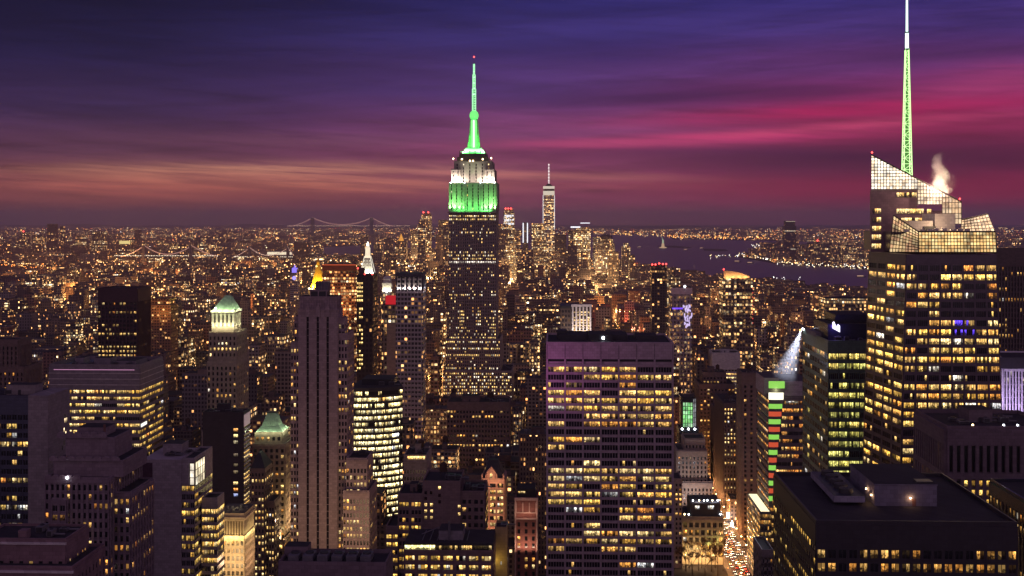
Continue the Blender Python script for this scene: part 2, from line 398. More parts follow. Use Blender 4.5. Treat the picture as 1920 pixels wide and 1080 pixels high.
HEROES = []           # (px left, px right, lowest visible py, depth) of what nearer blocks must not hide
NWIN = 100
class Bld:
    """One building: an empty at its base that parents wall, windows, roof and the rest."""
    def __init__(s, name, label, cat, base, wall, group=None, seed=0, yb=1090):
        s.e = bpy.data.objects.new(name, None); C.objects.link(s.e)
        s.base = base
        s.e.location = (base[0], base[1], 0); s.e.empty_display_size = 5
        tag(s.e, label, cat, group)
        s.wall = MB(); s.wmat = wall; s.wmats = [wall]; s.wins = []; s.roof = MB(); s.r = random.Random(seed or name); s.yb = yb
        s.parts = []
    def off(s, mb):
        bx, by = s.base[0], s.base[1]
        mb.v = [(a - bx, b - by, c) for a, b, c in mb.v]
        return mb
    def part(s, mb, name, mats, kind=None, label=None, parent=None):
        o = s.off(mb).build(name, mats, parent or s.e, kind)
        if o is not None and label: o['label'] = label
        return o
    # a facade on a (possibly leaning) four-cornered face: bottom-left, bottom-right, top-right, top-left seen from outside
    def facade(s, A, B_, C_, D_, sp, lit, wallm=0, core=False):
        A, B_, C_, D_ = map(Vector, (A, B_, C_, D_))
        wb = (B_ - A).length; h = (D_ - A).length
        n = (B_ - A).cross(D_ - A).normalized()
        n = n if n.length else Vector((0, -1, 0))
        P = lambda u, v, o=0.0: (A * (1 - u) + B_ * u) * (1 - v) + (D_ * (1 - u) + C_ * u) * v + n * o
        if core: s.wall.face([P(0, 0), P(1, 0), P(1, 1), P(0, 1)], wallm)
        def plate(u0, u1, v0, v1, o):
            q = [P(u0, v0, o), P(u1, v0, o), P(u1, v1, o), P(u0, v1, o)]
            p = [P(u0, v0), P(u1, v0), P(u1, v1), P(u0, v1)]
            s.wall.face(q, wallm)
            for a in range(4):
                b = (a + 1) % 4; s.wall.face([p[a], p[b], q[b], q[a]], wallm)
        nb = sp.get('n') or max(1, round(wb / sp.get('bay', 3.0)))
        fh = sp.get('fh', 3.7); ww = sp.get('ww', .6); wh = sp.get('wh', .6); npn = sp.get('panes', 1)
        pier = sp.get('pier', .3); span = sp.get('span', .2)
        top = sp.get('top', 2.0); edge = sp.get('edge', 0.0)
        nf = int((h - top) / fh + .02)
        if nf < 1: return
        groups = sp.get('groups')      # window centres per bay in units of bay width
        vt = (h - top) / h; vf = fh / h
        zcut = CAM_Z - 0.325 * max(50, (A.y + B_.y) * .5)
        jmax = nf
        ue = edge / wb
        bu = (1 - 2 * ue) / nb
        for j in range(nf):
            v1 = vt - j * vf - vf * (1 - wh) * .5; v0 = v1 - vf * wh
            if P(.5, v0).z < zcut: jmax = j; break
            for i in range(nb):
                c = ue + (i + .5) * bu
                cen = [(0, ww)] if not groups else [(g, ww) for g in groups]
                for (g, wfr) in cen:
                    uc = c + g * bu; u0 = uc - wfr * bu * .5; u1 = uc + wfr * bu * .5
                    col = lit.window(i, j, nb, nf)
                    quads = []
                    for k in range(npn):
                        a = u0 + (u1 - u0) * k / npn; b = u0 + (u1 - u0) * (k + 1) / npn
                        gap = min(.09 / wb, (b - a) * .1) if npn > 1 else 0
                        lc = lit.pane(col, i, j, k, npn)
                        uo = s.r.random() * 200; L = (b - a) * wb
                        quads.append(([P(a + gap, v0, .05), P(b - gap, v0, .05), P(b - gap, v1, .05), P(a + gap, v1, .05)], lc, [(uo, 0), (uo + L, 0), (uo + L, 1), (uo, 1)]))
                    ctr = P(uc, (v0 + v1) / 2)
                    px, py = pix(*ctr)
                    toc = (Vector((0, 0, CAM_Z)) - ctr)
                    cosv = toc.normalized().dot(n)
                    area = (u1 - u0) * wb * (v1 - v0) * h * max(0, cosv) / max(1, toc.length_squared)
                    if not (0 < px < 1920 and py < min(1085, s.yb)): area *= .001
                    s.wins.append((area, quads))
        vb = vt - jmax * vf
        # piers and spandrels stand proud of the glass line
        gp = max(vb, 0)
        if pier > 0:
            pw = (1 - ww) * bu * sp.get('pierw', 1.0) if not groups else sp.get('pierw', .25) * bu
            for i in range(nb + 1):
                c = ue + i * bu
                a = max(0, c - pw / 2); b = min(1, c + pw / 2)
                if i == 0: a = 0
                if i == nb: b = 1
                plate(a, b, gp, vt if not sp.get('pier_top') else min(1, vt + sp['pier_top'] / h), pier)
        if span > 0:
            for j in range(jmax + 1):
                vm = vt - j * vf
                a = vm - vf * (1 - wh) * .5 * sp.get('spanw', 1.0); b = vm + vf * (1 - wh) * .5 * sp.get('spanw', 1.0)
                if j == 0: b = vt
                if j == jmax: a = max(0, vb)
                if b - a > 1e-4: plate(0, 1, a, b, span)
        if vt < 1: plate(0, 1, vt, 1, max(pier, span) if sp.get('flush', True) else 0.02)
        if vb > 0.002: plate(0, 1, 0, vb, max(pier, span))
    def tier(s, x0, x1, y0, y1, z0, z1, sp, lit, sides='auto', sp_side=None, lit_side=None, roofm=0, parapet=1.1, wallm=0):
        s.wall.prism([(x0, y0), (x1, y0), (x1, y1), (x0, y1)], z0, z1 - .05, wallm)
        s.front = (x0, x1, y0, y1, z1)
        if sp: s.facade((x0, y0, z0), (x1, y0, z0), (x1, y0, z1), (x0, y0, z1), sp, lit, wallm)
        ss = sp_side or sp
        if ss:
            if x1 < 0: s.facade((x1, y0, z0), (x1, y1, z0), (x1, y1, z1), (x1, y0, z1), ss, lit_side or lit, wallm)
            if x0 > 0: s.facade((x0, y1, z0), (x0, y0, z0), (x0, y0, z1), (x0, y1, z1), ss, lit_side or lit, wallm)
        if parapet > 0:
            p = .5; zt = z1 + parapet
            for b in ((x0, x1, y0, y0 + p), (x0, x1, y1 - p, y1), (x0, x0 + p, y0 + p, y1 - p), (x1 - p, x1, y0 + p, y1 - p)):
                s.wall.box(*b, z1 - .05, zt, wallm)
        e = .5 if parapet > 0 else 0.0
        s.roof.face([(x0 + e, y0 + e, z1 + .02), (x1 - e, y0 + e, z1 + .02), (x1 - e, y1 - e, z1 + .02), (x0 + e, y1 - e, z1 + .02)], roofm)
    def kit(s, x0, x1, y0, y1, z, n=4, tank=0, big=True):
        """roof clutter: bulkhead, air handlers, ducts, tanks, each a part"""
        r = s.r; W, Dp = x1 - x0, y1 - y0
        if big:
            m = MB(); bw, bd, bh = W * r.uniform(.25, .45), Dp * r.uniform(.3, .5), r.uniform(3, 6)
            bx, by = x0 + W * r.uniform(.15, .5), y0 + Dp * r.uniform(.3, .45)
            m.box(bx, bx + bw, by, by + bd, z, z + bh, 0, 1); m.box(bx - .2, bx + bw + .2, by - .2, by + bd + .2, z + bh + .01, z + bh + .4, 0, 1)
            m.box(bx + bw * .4, bx + bw * .4 + 1.2, by - .12, by - .01, z, z + 2.1, 2)
            s.part(m, 'bulkhead', [s.wmat, ROOF, DARKSTEEL])
        for i in range(n):
            m = MB(); a = r.uniform(1.5, 4); b = r.uniform(1.5, 5); h = r.uniform(1.2, 2.6)
            cx, cy = x0 + W * r.uniform(.08, .85), y0 + Dp * r.uniform(.08, .8)
            m.box(cx, cx + a, cy, cy + b, z + .3, z + h, 0)
            m.box(cx + .2, cx + a - .2, cy - .04, cy, z + .5, z + h - .2, 1)
            m.cyl(cx + a / 2, cy + b / 2, a * .32, a * .32, z + h, z + h + .35, 10, 1)
            m.tube((cx + a, cy + b * .5, z + .8), (cx + a + 3.5, cy + b * .5, z + .8), .35, 0, 6)
            s.part(m, 'air_handler', [STEEL, DARKSTEEL])
        for i in range(tank):
            m = MB(); cx, cy = x0 + W * r.uniform(.2, .8), y0 + Dp * r.uniform(.3, .7)
            water_tank(m, cx, cy, z); s.part(m, 'water_tank', [WOOD, DARKSTEEL])
    def finish(s, roofmats=None, rect=None):
        if getattr(s, 'spot', None):          # panes recoloured to glow, imitating a coloured reflection on the glass
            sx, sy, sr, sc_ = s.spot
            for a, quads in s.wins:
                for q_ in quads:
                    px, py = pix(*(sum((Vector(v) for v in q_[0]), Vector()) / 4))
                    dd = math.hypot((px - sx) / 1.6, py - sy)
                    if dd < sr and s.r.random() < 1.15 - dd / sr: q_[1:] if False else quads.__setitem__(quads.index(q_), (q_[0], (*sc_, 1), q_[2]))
        wins = sorted(s.wins, key=lambda q: -q[0])
        rest = MB()
        for idx, (a, quads) in enumerate(wins):
            if idx < NWIN and a > 1.2e-6:
                m = MB()
                for q, l, uv in quads: m.face(q, 0, l if any(l[:3]) else (.0005, .0005, .0006, 1), uv)
                s.part(m, 'window', WINDOW)
            else:
                for q, l, uv in quads: rest.face(q, 0, l, uv)
        s.part(rest, 'windows', WINDOW, 'stuff')
        s.part(s.wall, 'wall', s.wmats)
        s.part(s.roof, 'roof', roofmats or [ROOF, ROOF2])
        if rect: HEROES.append(rect)
        return s
def water_tank(m, cx, cy, z, r=2.0, h=3.6, leg=3.0):
    for a in (-1, 1):
        for b in (-1, 1): m.box(cx + a * r * .65 - .12, cx + a * r * .65 + .12, cy + b * r * .65 - .12, cy + b * r * .65 + .12, z, z + leg, 1)
    m.box(cx - r, cx + r, cy - r, cy + r, z + leg, z + leg + .25, 1)
    m.cyl(cx, cy, r, r * .95, z + leg + .25, z + leg + h, 14, 0)
    m.cyl(cx, cy, r * 1.08, .05, z + leg + h, z + leg + h + 1.5, 14, 0)

def light(name, typ, loc, col, power, target=None, size=1.0, spot=60, size_y=None, parent=None, blend=.6):
    l = bpy.data.lights.new(name, typ); l.color = col; l.energy = power
    if typ == 'AREA':
        l.size = size
        if size_y: l.shape = 'RECTANGLE'; l.size_y = size_y
    elif typ == 'SPOT': l.spot_size = rad(spot); l.spot_blend = blend; l.shadow_soft_size = size
    else: l.shadow_soft_size = size
    o = bpy.data.objects.new(name, l); C.objects.link(o)
    if parent is not None:
        o.parent = parent; loc = Vector(loc) - parent.location; target = Vector(target) - parent.location if target else None
    o.location = loc
    if target is not None: o.rotation_euler = (Vector(target) - Vector(loc)).to_track_quat('-Z', 'Y').to_euler()
    return o
# ------------------------------------------------------------------ ground, water, roads
def sheet(name, poly, z, mat):
    m = MB(); m.face([(a, b, z) for a, b in poly], 0)
    return tag(m.build(name, mat), kind='structure')
GROUND = wallmat('city_ground', (0.035, 0.03, 0.034), 0.95, 0.1, 0.6)
sheet('ground', [(-45000, -3000), (45000, -3000), (45000, 60000), (-45000, 60000)], -0.3, GROUND)
m, t, o = newmat('harbour_water')
g = t.n.new('ShaderNodeNewGeometry').outputs['Position']
bmp = t.n.new('ShaderNodeBump'); bmp.inputs['Strength'].default_value = 0.25; bmp.inputs['Distance'].default_value = 1.0
t.l.new(t.noise(t.vmath('MULTIPLY', g, (0.010, 0.03, 1.0)), 1.0, 4, 0.6), bmp.inputs['Height'])
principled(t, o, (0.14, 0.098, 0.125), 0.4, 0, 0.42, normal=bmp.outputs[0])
WATER = m
shore = [(2100, 578), (1800, 560), (1625, 549), (1500, 536), (1420, 528), (1300, 515), (1200, 500), (1150, 490), (1000, 484), (900, 484), (800, 482), (700, 486), (620, 484), (560, 476), (600, 464), (700, 459), (800, 452), (900, 445), (1000, 441), (1100, 440), (1250, 440), (1262, 449), (1480, 452), (1570, 456), (1520, 460), (1450, 468), (1400, 474), (1380, 482), (1450, 494), (1620, 505), (1900, 520), (2100, 532)]
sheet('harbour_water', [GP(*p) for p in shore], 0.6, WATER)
sheet('island_ground', [GP(*p) for p in [(1232, 461.5), (1262, 461), (1300, 464), (1290, 465.5), (1240, 464)]], 1.6, GROUND)
sheet('island_ground', [GP(*p) for p in [(1318, 466.5), (1360, 467.5), (1366, 471), (1345, 472), (1320, 470)]], 1.6, GROUND)
# low ridges on the horizon
def ridge(name, pa, pb, dist, h, seed):
    r = random.Random(seed); m = MB(); n = 60; pts = []
    for i in range(n + 1):
        px = pa + (pb - pa) * i / n
        u = (px - 960) / F; x = dist * (SA + u * CA); y = dist * (CA - u * SA)
        e = min(1, i / 6, (n - i) / 6)
        pts.append((x, y, h * e * (.6 + .25 * math.sin(i * .37 + seed) + .2 * math.sin(i * .9 + seed * 2) + r.uniform(-.05, .05))))
    for a, b in zip(pts, pts[1:]):
        for k in range(3):
            def q(p, f): return (p[0] * (1 + .12 * f), p[1] * (1 + .12 * f), max(-2, p[2] * math.sin(min(1, f) * math.pi / 2)) if f <= 1 else p[2])
            m.face([q(a, k / 2), q(b, k / 2), q(b, (k + 1) / 2), q(a, (k + 1) / 2)])
    return tag(m.build(name, GROUND), kind='structure')
ridge('hills', 840, 2300, 30000, 95, 2)
ridge('hills', -400, 900, 34000, 120, 5)
ASPHALT = wallmat('asphalt', (0.05, 0.047, 0.046), 0.8, 0.35, 0.5)
PAVING = wallmat('paving', (0.14, 0.13, 0.125), 0.9, 0.2, 0.35)
PAINT = wallmat('road_paint', (0.75, 0.74, 0.7), 0.7, 0.2, 0.2)
AVW, AVE = 152.0, 128.0                       # building lines of the avenue on the right
def road(name, x0, x1, y0, y1):
    sheet(name, [(x0, y0), (x1, y0), (x1, y1), (x0, y1)], 0.0, ASPHALT)
road('road', AVE + 3.5, AVW - 3.5, 300, 3000)
m = MB()
for xa, xb in ((AVE - 1, AVE + 3.5), (AVW - 3.5, AVW + 1)):
    y = 300
    while y < 1900:
        m.box(xa, xb, y, y + 62, -.2, .15); y += 80
tag(m.build('pavement', PAVING), kind='structure')
m = MB()
for k in range(4):
    x = AVE + 3.5 + 17 * (k + 1) / 5
    y = 780
    while y < 1250:
        if (y - 300) % 80 < 60: m.box(x - .1, x + .1, y, y + 3, .004, .012)
        y += 9
for c in range(5, 12):
    y = 300 + 80 * c + 63
    for k in range(16): m.box(AVE + 4 + k, AVE + 4.5 + k, y, y + 3.2, .004, .012)
tag(m.build('road_markings', PAINT), kind='structure')
road('road', -161, -137, 300, 3500)
# ------------------------------------------------------------------ right-hand towers
WHITESTONE = wallmat('white_travertine', (0.35, 0.275, 0.285), 0.7, 0.3, 0.25)
TAN = wallmat('tan_limestone', (0.30, 0.25, 0.22), 0.9, 0.15, 0.35)
BROWN = wallmat('brown_stone', (0.16, 0.115, 0.10), 0.9, 0.15, 0.4)
BRICK = wallmat('red_brick', (0.17, 0.09, 0.075), 0.9, 0.15, 0.4)
GREYC = wallmat('grey_concrete', (0.22, 0.20, 0.205), 0.85, 0.2, 0.35)
DARK = wallmat('dark_cladding', (0.03, 0.027, 0.032), 0.5, 0.4, 0.4)
DARKG = wallmat('dark_glass_cladding', (0.022, 0.026, 0.034), 0.22, 0.6, 0.3)
MULLION = wallmat('mullion', (0.05, 0.04, 0.035), 0.5, 0.4, 0.3)
PALEPANEL = wallmat('pale_panel', (0.48, 0.44, 0.42), 0.7, 0.2, 0.2)
LAMPW = glow('warm_lamp', (1.0, .72, .36), 14.0)
LAMPR = glow('red_beacon', (1.0, .06, .05), 6.0)
LAMPC = glow('white_lamp', (.85, .9, 1.0), 14.0)

def lattice_screen(b, quad, nx, ny, cols, seed, top=None, name='glass_screen', bar=.36, depth=.9, gain=1.0, grad=0.0):
    """a backlit glass screen wall: panels behind a grid of mullions; top(u) clips the height"""
    A, B_, C_, D_ = map(Vector, quad); r = random.Random(seed)
    n = (B_ - A).cross(D_ - A).normalized()
    P = lambda u, v, o=0: (A * (1 - u) + B_ * u) * (1 - v) + (D_ * (1 - u) + C_ * u) * v + n * o
    gl = MB(); br = MB(); top = top or (lambda u: 1.0)
    colg = [r.uniform(.85, 1.1) for _ in range(nx)]; cg2 = [r.uniform(.7, 1.15) for _ in range(ny)]
    for i in range(nx):
        for j in range(ny):
            u0, u1 = i / nx, (i + 1) / nx; v0 = j / ny
            va, vb = min((j + 1) / ny, top(u0)), min((j + 1) / ny, top(u1))
            if va <= v0 and vb <= v0: continue
            va, vb = max(va, v0), max(vb, v0)
            c = r.choice(cols); g = gain * colg[i] * cg2[j] * r.uniform(.9, 1.05) * (1 - grad * v0)
            gl.face([P(u0, v0), P(u1, v0), P(u1, vb), P(u0, va)], 0, (c[0] * g, c[1] * g, c[2] * g, 1), [(r.random() * 99, .8)] * 4)
    o1 = b.part(gl, name, [PANEL])
    for i in range(nx + 1):
        u = i / nx; br.tube(P(u, 0, .15), P(u, top(u), .15), bar * .5, 0, 4)
    for j in range(ny + 1):
        v = j / ny; us = [k / 40 for k in range(41) if top(k / 40) >= v - 1e-6]
        if len(us) > 1: br.tube(P(us[0], v, .2), P(us[-1], v, .2), bar * .5, 0, 4)
    pts = [P(k / 10, top(k / 10), .1) for k in range(11)]
    for p, q in zip(pts, pts[1:]): br.tube(p, q, bar, 0, 4)
    br_o = b.part(br, 'mullion_grid', [MULLION], parent=o1)
    return o1
def panel_material():
    m, t, o = newmat('backlit_panel')
    g = t.n.new('ShaderNodeNewGeometry').outputs['Position']
    lit = t.attr('lit')[0]
    k = t.math('ADD', .1, t.math('MULTIPLY', t.smooth(t.noise(g, .16, 4, .65), .25, .75), 1.7))
    principled(t, o, (0.2, 0.2, 0.2), 0.3, 0, 0.4, lit, k)
    m.cycles.emission_sampling = 'NONE'
    return m
PANEL = panel_material()

# --- the faceted glass tower with the sloping screen and the lattice spire
def P3(px, py, d): return (X(px, d), d, Z(py, d, px))
b = Bld('crystal_skyscraper', 'tall faceted glass skyscraper with sloping backlit crown and a lit lattice spire', 'skyscraper', (X(1750, 580), 590), wallmat('bronze_spandrel', (0.095, 0.07, 0.085), 0.32, 0.6, 0.3), seed=11)
dF, dL = 560.0, 610.0
zt = Z(476, dF); zb = 90.0
FB = [(X(1684, dF), dF), (X(1890, dF), dF)]; FT = [(X(1700, dF), dF), (X(1868, dF), dF)]
LB = (X(1613, dL), dL); LT = (X(1630, 599.5), 599.5)
def lerp(a, b_, f): return (a[0] + (b_[0] - a[0]) * f, a[1] + (b_[1] - a[1]) * f)
body = MB()
polyB = [LB, FB[0], FB[1], (FB[1][0] + 3, 618), (X(1616, 660), 660)]
polyT = [LT, FT[0], FT[1], (FT[1][0] + 2, 618), (X(1633, 650), 650)]
b.wall.prism(polyB, zb, zt, 0, None, False, polyT)
spF = dict(n=8, fh=4.32, ww=.84, wh=.62, panes=5, pier=.35, span=.22, top=4.4)
b.facade((*FB[0], zb), (*FB[1], zb), (*FT[1], zt), (*FT[0], zt), spF, Lit(5, .55, .42, .6, .15, WARM + PALE + GOLD, 1.4, .12))
spL = dict(n=4, fh=4.32, ww=.84, wh=.58, panes=4, pier=.3, span=.22, top=4.4)
b.facade((*LB, zb), (*FB[0], zb), (*FT[0], zt), (*LT, zt), spL, Lit(8, .35, .45, .5, .12, WARM + GOLD, 1.35))
# crown band of backlit glass round the front mass
z0, z1 = Z(472, dF), Z(434, dF)
lattice_screen(b, ((X(1722, dF), dF - .2, z0), (X(1868, dF), dF - .2, z0), (X(1866, dF), dF - .2, z1), (X(1722, dF), dF - .2, z1)), 24, 6, [(1, .66, .24), (1, .75, .33), (1, .58, .2)], 3, gain=1.2)
lattice_screen(b, ((X(1668, 588), 588, Z(472, 588)), (X(1722, dF), dF - .2, z0), (X(1722, dF), dF - .2, z1), (X(1676, 588), 588, Z(404, 588))), 9, 9, [(1, .66, .3), (1, .72, .36), (.9, .5, .25)], 4, gain=.9)
m = MB(); m.prism([(X(1670, 589), 589), (X(1722, dF) + .3, dF + .4), (X(1866, dF), dF + .4), (X(1866, dF), 618), (X(1670, 589), 640)], z0 - .5, z1 - .3, 0, 1)
b.part(m, 'terrace_block', [b.wmat, ROOF2])
# right-hand screen fragment, leaning back
lattice_screen(b, (P3(1803, 434, 600), P3(1866, 434, 561), P3(1853, 401, 575), P3(1803, 412, 600)), 9, 5, [(1, .62, .34), (1, .7, .42)], 5, gain=1.15)
# rear mass that carries the tall screen
dA = 600.0
xa0, xa1 = X(1633, dA), X(1800, dA)
m = MB(); zA = Z(356, dA)
zc = Z(478, dA)
def slab(pa, pb, za_, zb_): m.prism([(X(pa, dA + .3), dA + .3), (X(pb, dA + .3), dA + .3), (X(pb, dA + .3), 642), (X(pa, 642) - .5, 642)], za_, zb_, 0, 1)
slab(1633, 1771, zc, Z(395, dA)); slab(1633, 1720, Z(395, dA), zA)
b.part(m, 'rear_wall', [wallmat('rose_spandrel', (.20, .125, .14), .5, .4, .3), ROOF])
def strip(px0, px1, py0, py1, d, n, seed, p=.9, pal=PALE, gain=1.0):
    r = random.Random(seed); m = MB()
    for k in range(n):
        a = px0 + (px1 - px0) * k / n + .3; c = px0 + (px1 - px0) * (k + 1) / n - .3
        col = r.choice(pal); g = gain * r.uniform(.6, 1.1) if r.random() < p else 0.02
        uo = r.random() * 99
        m.face([(X(a, d), d - .06, Z(py1, d, a)), (X(c, d), d - .06, Z(py1, d, a)), (X(c, d), d - .06, Z(py0, d, a)), (X(a, d), d - .06, Z(py0, d, a))], 0, (col[0] * g, col[1] * g, col[2] * g, 1), [(uo, 0), (uo + 1.5, 0), (uo + 1.5, 1), (uo, 1)])
    return m
for (a, c, e, f, n) in [(1681, 1719, 361, 370, 8), (1681, 1732, 391.5, 401, 10), (1738, 1746, 392, 401, 2), (1690, 1748, 408.5, 416, 9), (1636, 1652, 391, 400.5, 4), (1635.5, 1652, 407.5, 417, 4), (1635, 1652, 424, 433.5, 4), (1634.5, 1652, 440, 450, 4), (1634, 1652, 457, 466.5, 4), (1634, 1642, 475, 485, 2)]:
    b.part(strip(a, c, e, f, dA + .24, n, a + e), 'window', WINDOW)
# main sail of backlit glass
zl, zr = Z(290, dA, 1633), Z(378, dA, 1801)
def sail(px_a, px_b, py_b, ny, seed, gain, cols):
    zbm = Z(py_b, dA, px_a); ztm = max(zl + (zr - zl) * (px_a - 1633) / 168, zl + (zr - zl) * (px_b - 1633) / 168)
    H = ztm - zbm
    f = lambda u: (zl + (zr - zl) * ((px_a + (px_b - px_a) * u) - 1633) / 168 - zbm) / H
    lattice_screen(b, ((X(px_a, dA), dA - .4, zbm), (X(px_b, dA), dA - .4, zbm), (X(px_b, dA), dA - .4, ztm), (X(px_a, dA), dA - .4, ztm)), max(2, round((px_b - px_a) / 5.8)), ny, cols, seed, f, gain=gain, bar=.34, grad=.0)
sail(1633, 1720, 355, 11, 21, 1.75, [(1, .86, .64), (1, .92, .76), (1, .76, .5)])
sail(1720, 1766, 383, 7, 22, 1.3, [(1, .76, .46), (1, .84, .6)])
sail(1766, 1802, 420, 6, 23, 1.0, [(1, .64, .34), (1, .72, .44)])
m = MB(); m.box(X(1705, 575), X(1749, 575), 575, 596, z1 - .3, Z(414, 575), 0); m.box(X(1753, 577), X(1791, 577), 577, 597, z1 - .3, Z(401, 577), 0); m.box(X(1733, 574), X(1755, 574), 574.2, 574.9, z1, Z(424, 574), 1)
b.part(m, 'plant_room', [PALEPANEL, DARKSTEEL])
m = MB()
for k in range(9):
    px = 1700 + k * 14 + b.r.uniform(-3, 3); x = X(px, 566); m.box(x, x + b.r.uniform(1, 3), 566, 568, z1 - .3, z1 + b.r.uniform(.6, 1.6))
b.part(m, 'roof_railing_gear', [PALEPANEL], 'stuff')
light('crown_floodlight', 'POINT', (X(1760, 568), 568, z1 + 4), (1, .68, .4), 4200, size=.6, parent=b.e)
light('crown_floodlight', 'POINT', (X(1690, 590), 590, z1 + 3), (1, .6, .35), 2600, size=.6, parent=b.e)
# the spire
GREENLED = glow('green_spire_lights', (.60, 1.0, .38), 1.7); WHITELED = glow('white_spire_lights', (.72, 1.0, .88), 1.9); PANELLED = glow('deep_green_lights', (.10, .42, .05), .5)
dS = 606.0; xs = X(1700.5, dS)
zs0, zs1, zs2, zs3 = Z(330, dS), Z(95, dS), Z(64, dS), Z(-6, dS)
m = MB(); core = MB(); nseg = 22
def hw(z): return 2.05 - (2.05 - .75) * (z - zs0) / (zs1 - zs0)
for k in range(nseg):
    a = zs0 + (zs1 - zs0) * k / nseg; c = zs0 + (zs1 - zs0) * (k + 1) / nseg; ha, hc = hw(a), hw(c)
    cor = lambda h, z: [(xs - h, dS - h, z), (xs + h, dS - h, z), (xs + h, dS + h, z), (xs - h, dS + h, z)]
    A_, C2 = cor(ha, a), cor(hc, c)
    for i in range(4):
        m.tube(A_[i], C2[i], .26, 0); j = (i + 1) % 4
        m.tube(A_[i], A_[j], .13, 0)
        m.tube(A_[i], C2[j], .12, 0) if k % 2 else m.tube(A_[j], C2[i], .12, 0)
spire = b.part(m, 'spire', [GREENLED])
core.cyl(xs, dS, 1.25, .45, zs0, zs1, 8, 0); b.part(core, 'spire_core', [PANELLED], parent=spire)
m = MB(); m.cyl(xs, dS, .95, .85, zs1, zs2, 10, 0); m.cyl(xs, dS, 1.3, 1.3, zs1 - .8, zs1, 10, 1); m.cyl(xs, dS, 1.15, 1.15, zs2 - .7, zs2, 10, 1); m.cyl(xs, dS, .62, .5, zs2, Z(3, dS), 10, 0); m.cyl(xs, dS, .2, .1, Z(3, dS), zs3, 8, 0)
b.part(m, 'spire_tip', [WHITELED, STEEL], parent=spire)
for (px, py) in ((1634.5, 288), (1799, 375)):
    m = MB(); p = P3(px, py, dA); m.lathe(p[0], p[1] - .5, [(0, p[2]), (.45, p[2] + .35), (.45, p[2] + .8), (0, p[2] + 1.1)], 8)
    b.part(m, 'beacon', [LAMPR])
# violet sign light on the east corner
m = MB(); p = X(1634, 606)
m.box(p, p + .5, 602.5, 603.2, Z(610, 605), Z(560, 605)); b.part(m, 'violet_light_strip', [glow('violet_light', (.16, .06, 1.0), 1.6)])
b.spot = (1806, 614, 16, (.12, .06, 1.1))  # blue reflection put into the glow of the panes here
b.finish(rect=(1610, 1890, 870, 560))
BOA = b

# --- green glass tower beside it
b = Bld('green_glass_tower', 'dark green glass tower with yellow-green lit office floors and a glowing rooftop sign', 'skyscraper', (X(1580, 680), 680), wallmat('green_spandrel', (0.10, 0.165, 0.13), 0.45, 0.4, 0.3), seed=12)
d = 650.0; x0 = X(1553, d); zt = Z(640, d)
x1 = x0 + 34
b.tier(x0, x1, d, d + 66, 60, zt, dict(n=6, fh=5.35, ww=.93, wh=.6, panes=5, pier=.2, span=.2, top=5.0), Lit(3, .55, .35, .6, .2, GREENY, 1.0, .03), sp_side=dict(n=10, fh=5.35, ww=.9, wh=.55, panes=3, pier=.2, span=.15, top=5.0), lit_side=Lit(9, .06, .45, .25, .1, GREENY + WARM, .9, .1))
m = MB(); zr = zt; m.box(x0 + 3, x1 - 3, d + 14, d + 50, zr, zr + 9, 0, 1); m.box(x0 + 8, x1 - 6, d + 18, d + 44, zr + 9.01, zr + 14, 0, 1)
plant = b.part(m, 'rooftop_plant', [DARKG, ROOF])
m = MB(); yy = d + 13.7; a, c = X(1561, yy), X(1575, yy); z0, z1 = Z(621, yy), Z(601, yy)
m.face([(a, yy, z0 + 2.2), (c, yy, z0), (c, yy, z0 + 3.6), (a + (c - a) * .72, yy, z1 - 1.4), (a + (c - a) * .5, yy, z1 - 2.8), (a + (c - a) * .22, yy, z1), (a, yy, z1 - .4)], 0)
m.face([(a, yy + .3, z1 - .4), (a + (c - a) * .22, yy + .3, z1), (a + (c - a) * .5, yy + .3, z1 - 2.8), (a + (c - a) * .72, yy + .3, z1 - 1.4), (c, yy + .3, z0 + 3.6), (c, yy + .3, z0), (a, yy + .3, z0 + 2.2)], 0)
b.part(m, 'lit_sign', parent=plant, mats=[glow('white_violet_sign', (.8, .75, 1.0), 2.2)])
light('sign_glow', 'POINT', ((a + c) / 2 - 1, yy - 3, (z0 + z1) / 2), (.22, .12, 1.0), 1500, size=.5, parent=b.e)
m = MB(); m.box(x0 - .2, x0 + 6, d + 30, d + 58, zt + .1, zt + 2.4, 0); b.part(m, 'roof_screen', [GREYC])
yb_ = d + 64
m = MB()
for k in range(3): m.cyl(x0 - .6, yb_ - k * 1.6, .35, .35, zt + 1.2, zt + 2.0, 8, 0)
b.part(m, 'searchlight', [LAMPC])
b.kit(x0 + 2, x1 - 2, d + 2, d + 13, zt, 5, 0, False)
b.finish(rect=(1503, 1618, 880, 650))
# its searchlight beam in the damp air
m, t, o = newmat('beam_air')
pv_ = t.n.new('ShaderNodeVolumePrincipled'); pv_.inputs['Density'].default_value = 0.008
pv_.inputs['Color'].default_value = (.9, .9, 1, 1); pv_.inputs['Anisotropy'].default_value = 0.2
t.l.new(pv_.outputs[0], o.inputs['Volume']); m.cycles.volume_sampling = 'EQUIANGULAR'
mb = MB(); p0 = Vector((x0 - 1.2, yb_ - 1, zt + 1.6)); p1 = Vector((x0 - 16.5, yb_ - 24, zt - 24))
mb.tube(p0, p1, .4, 0, 20, 8.5)
tag(mb.build('light_beam', m), kind='stuff', label='pale searchlight beam slanting down from the green glass tower roof', cat='light beam')
light('searchlight_lamp', 'SPOT', p0, (.8, .85, 1.0), 900000, p1, .3, 25, blend=1.0)

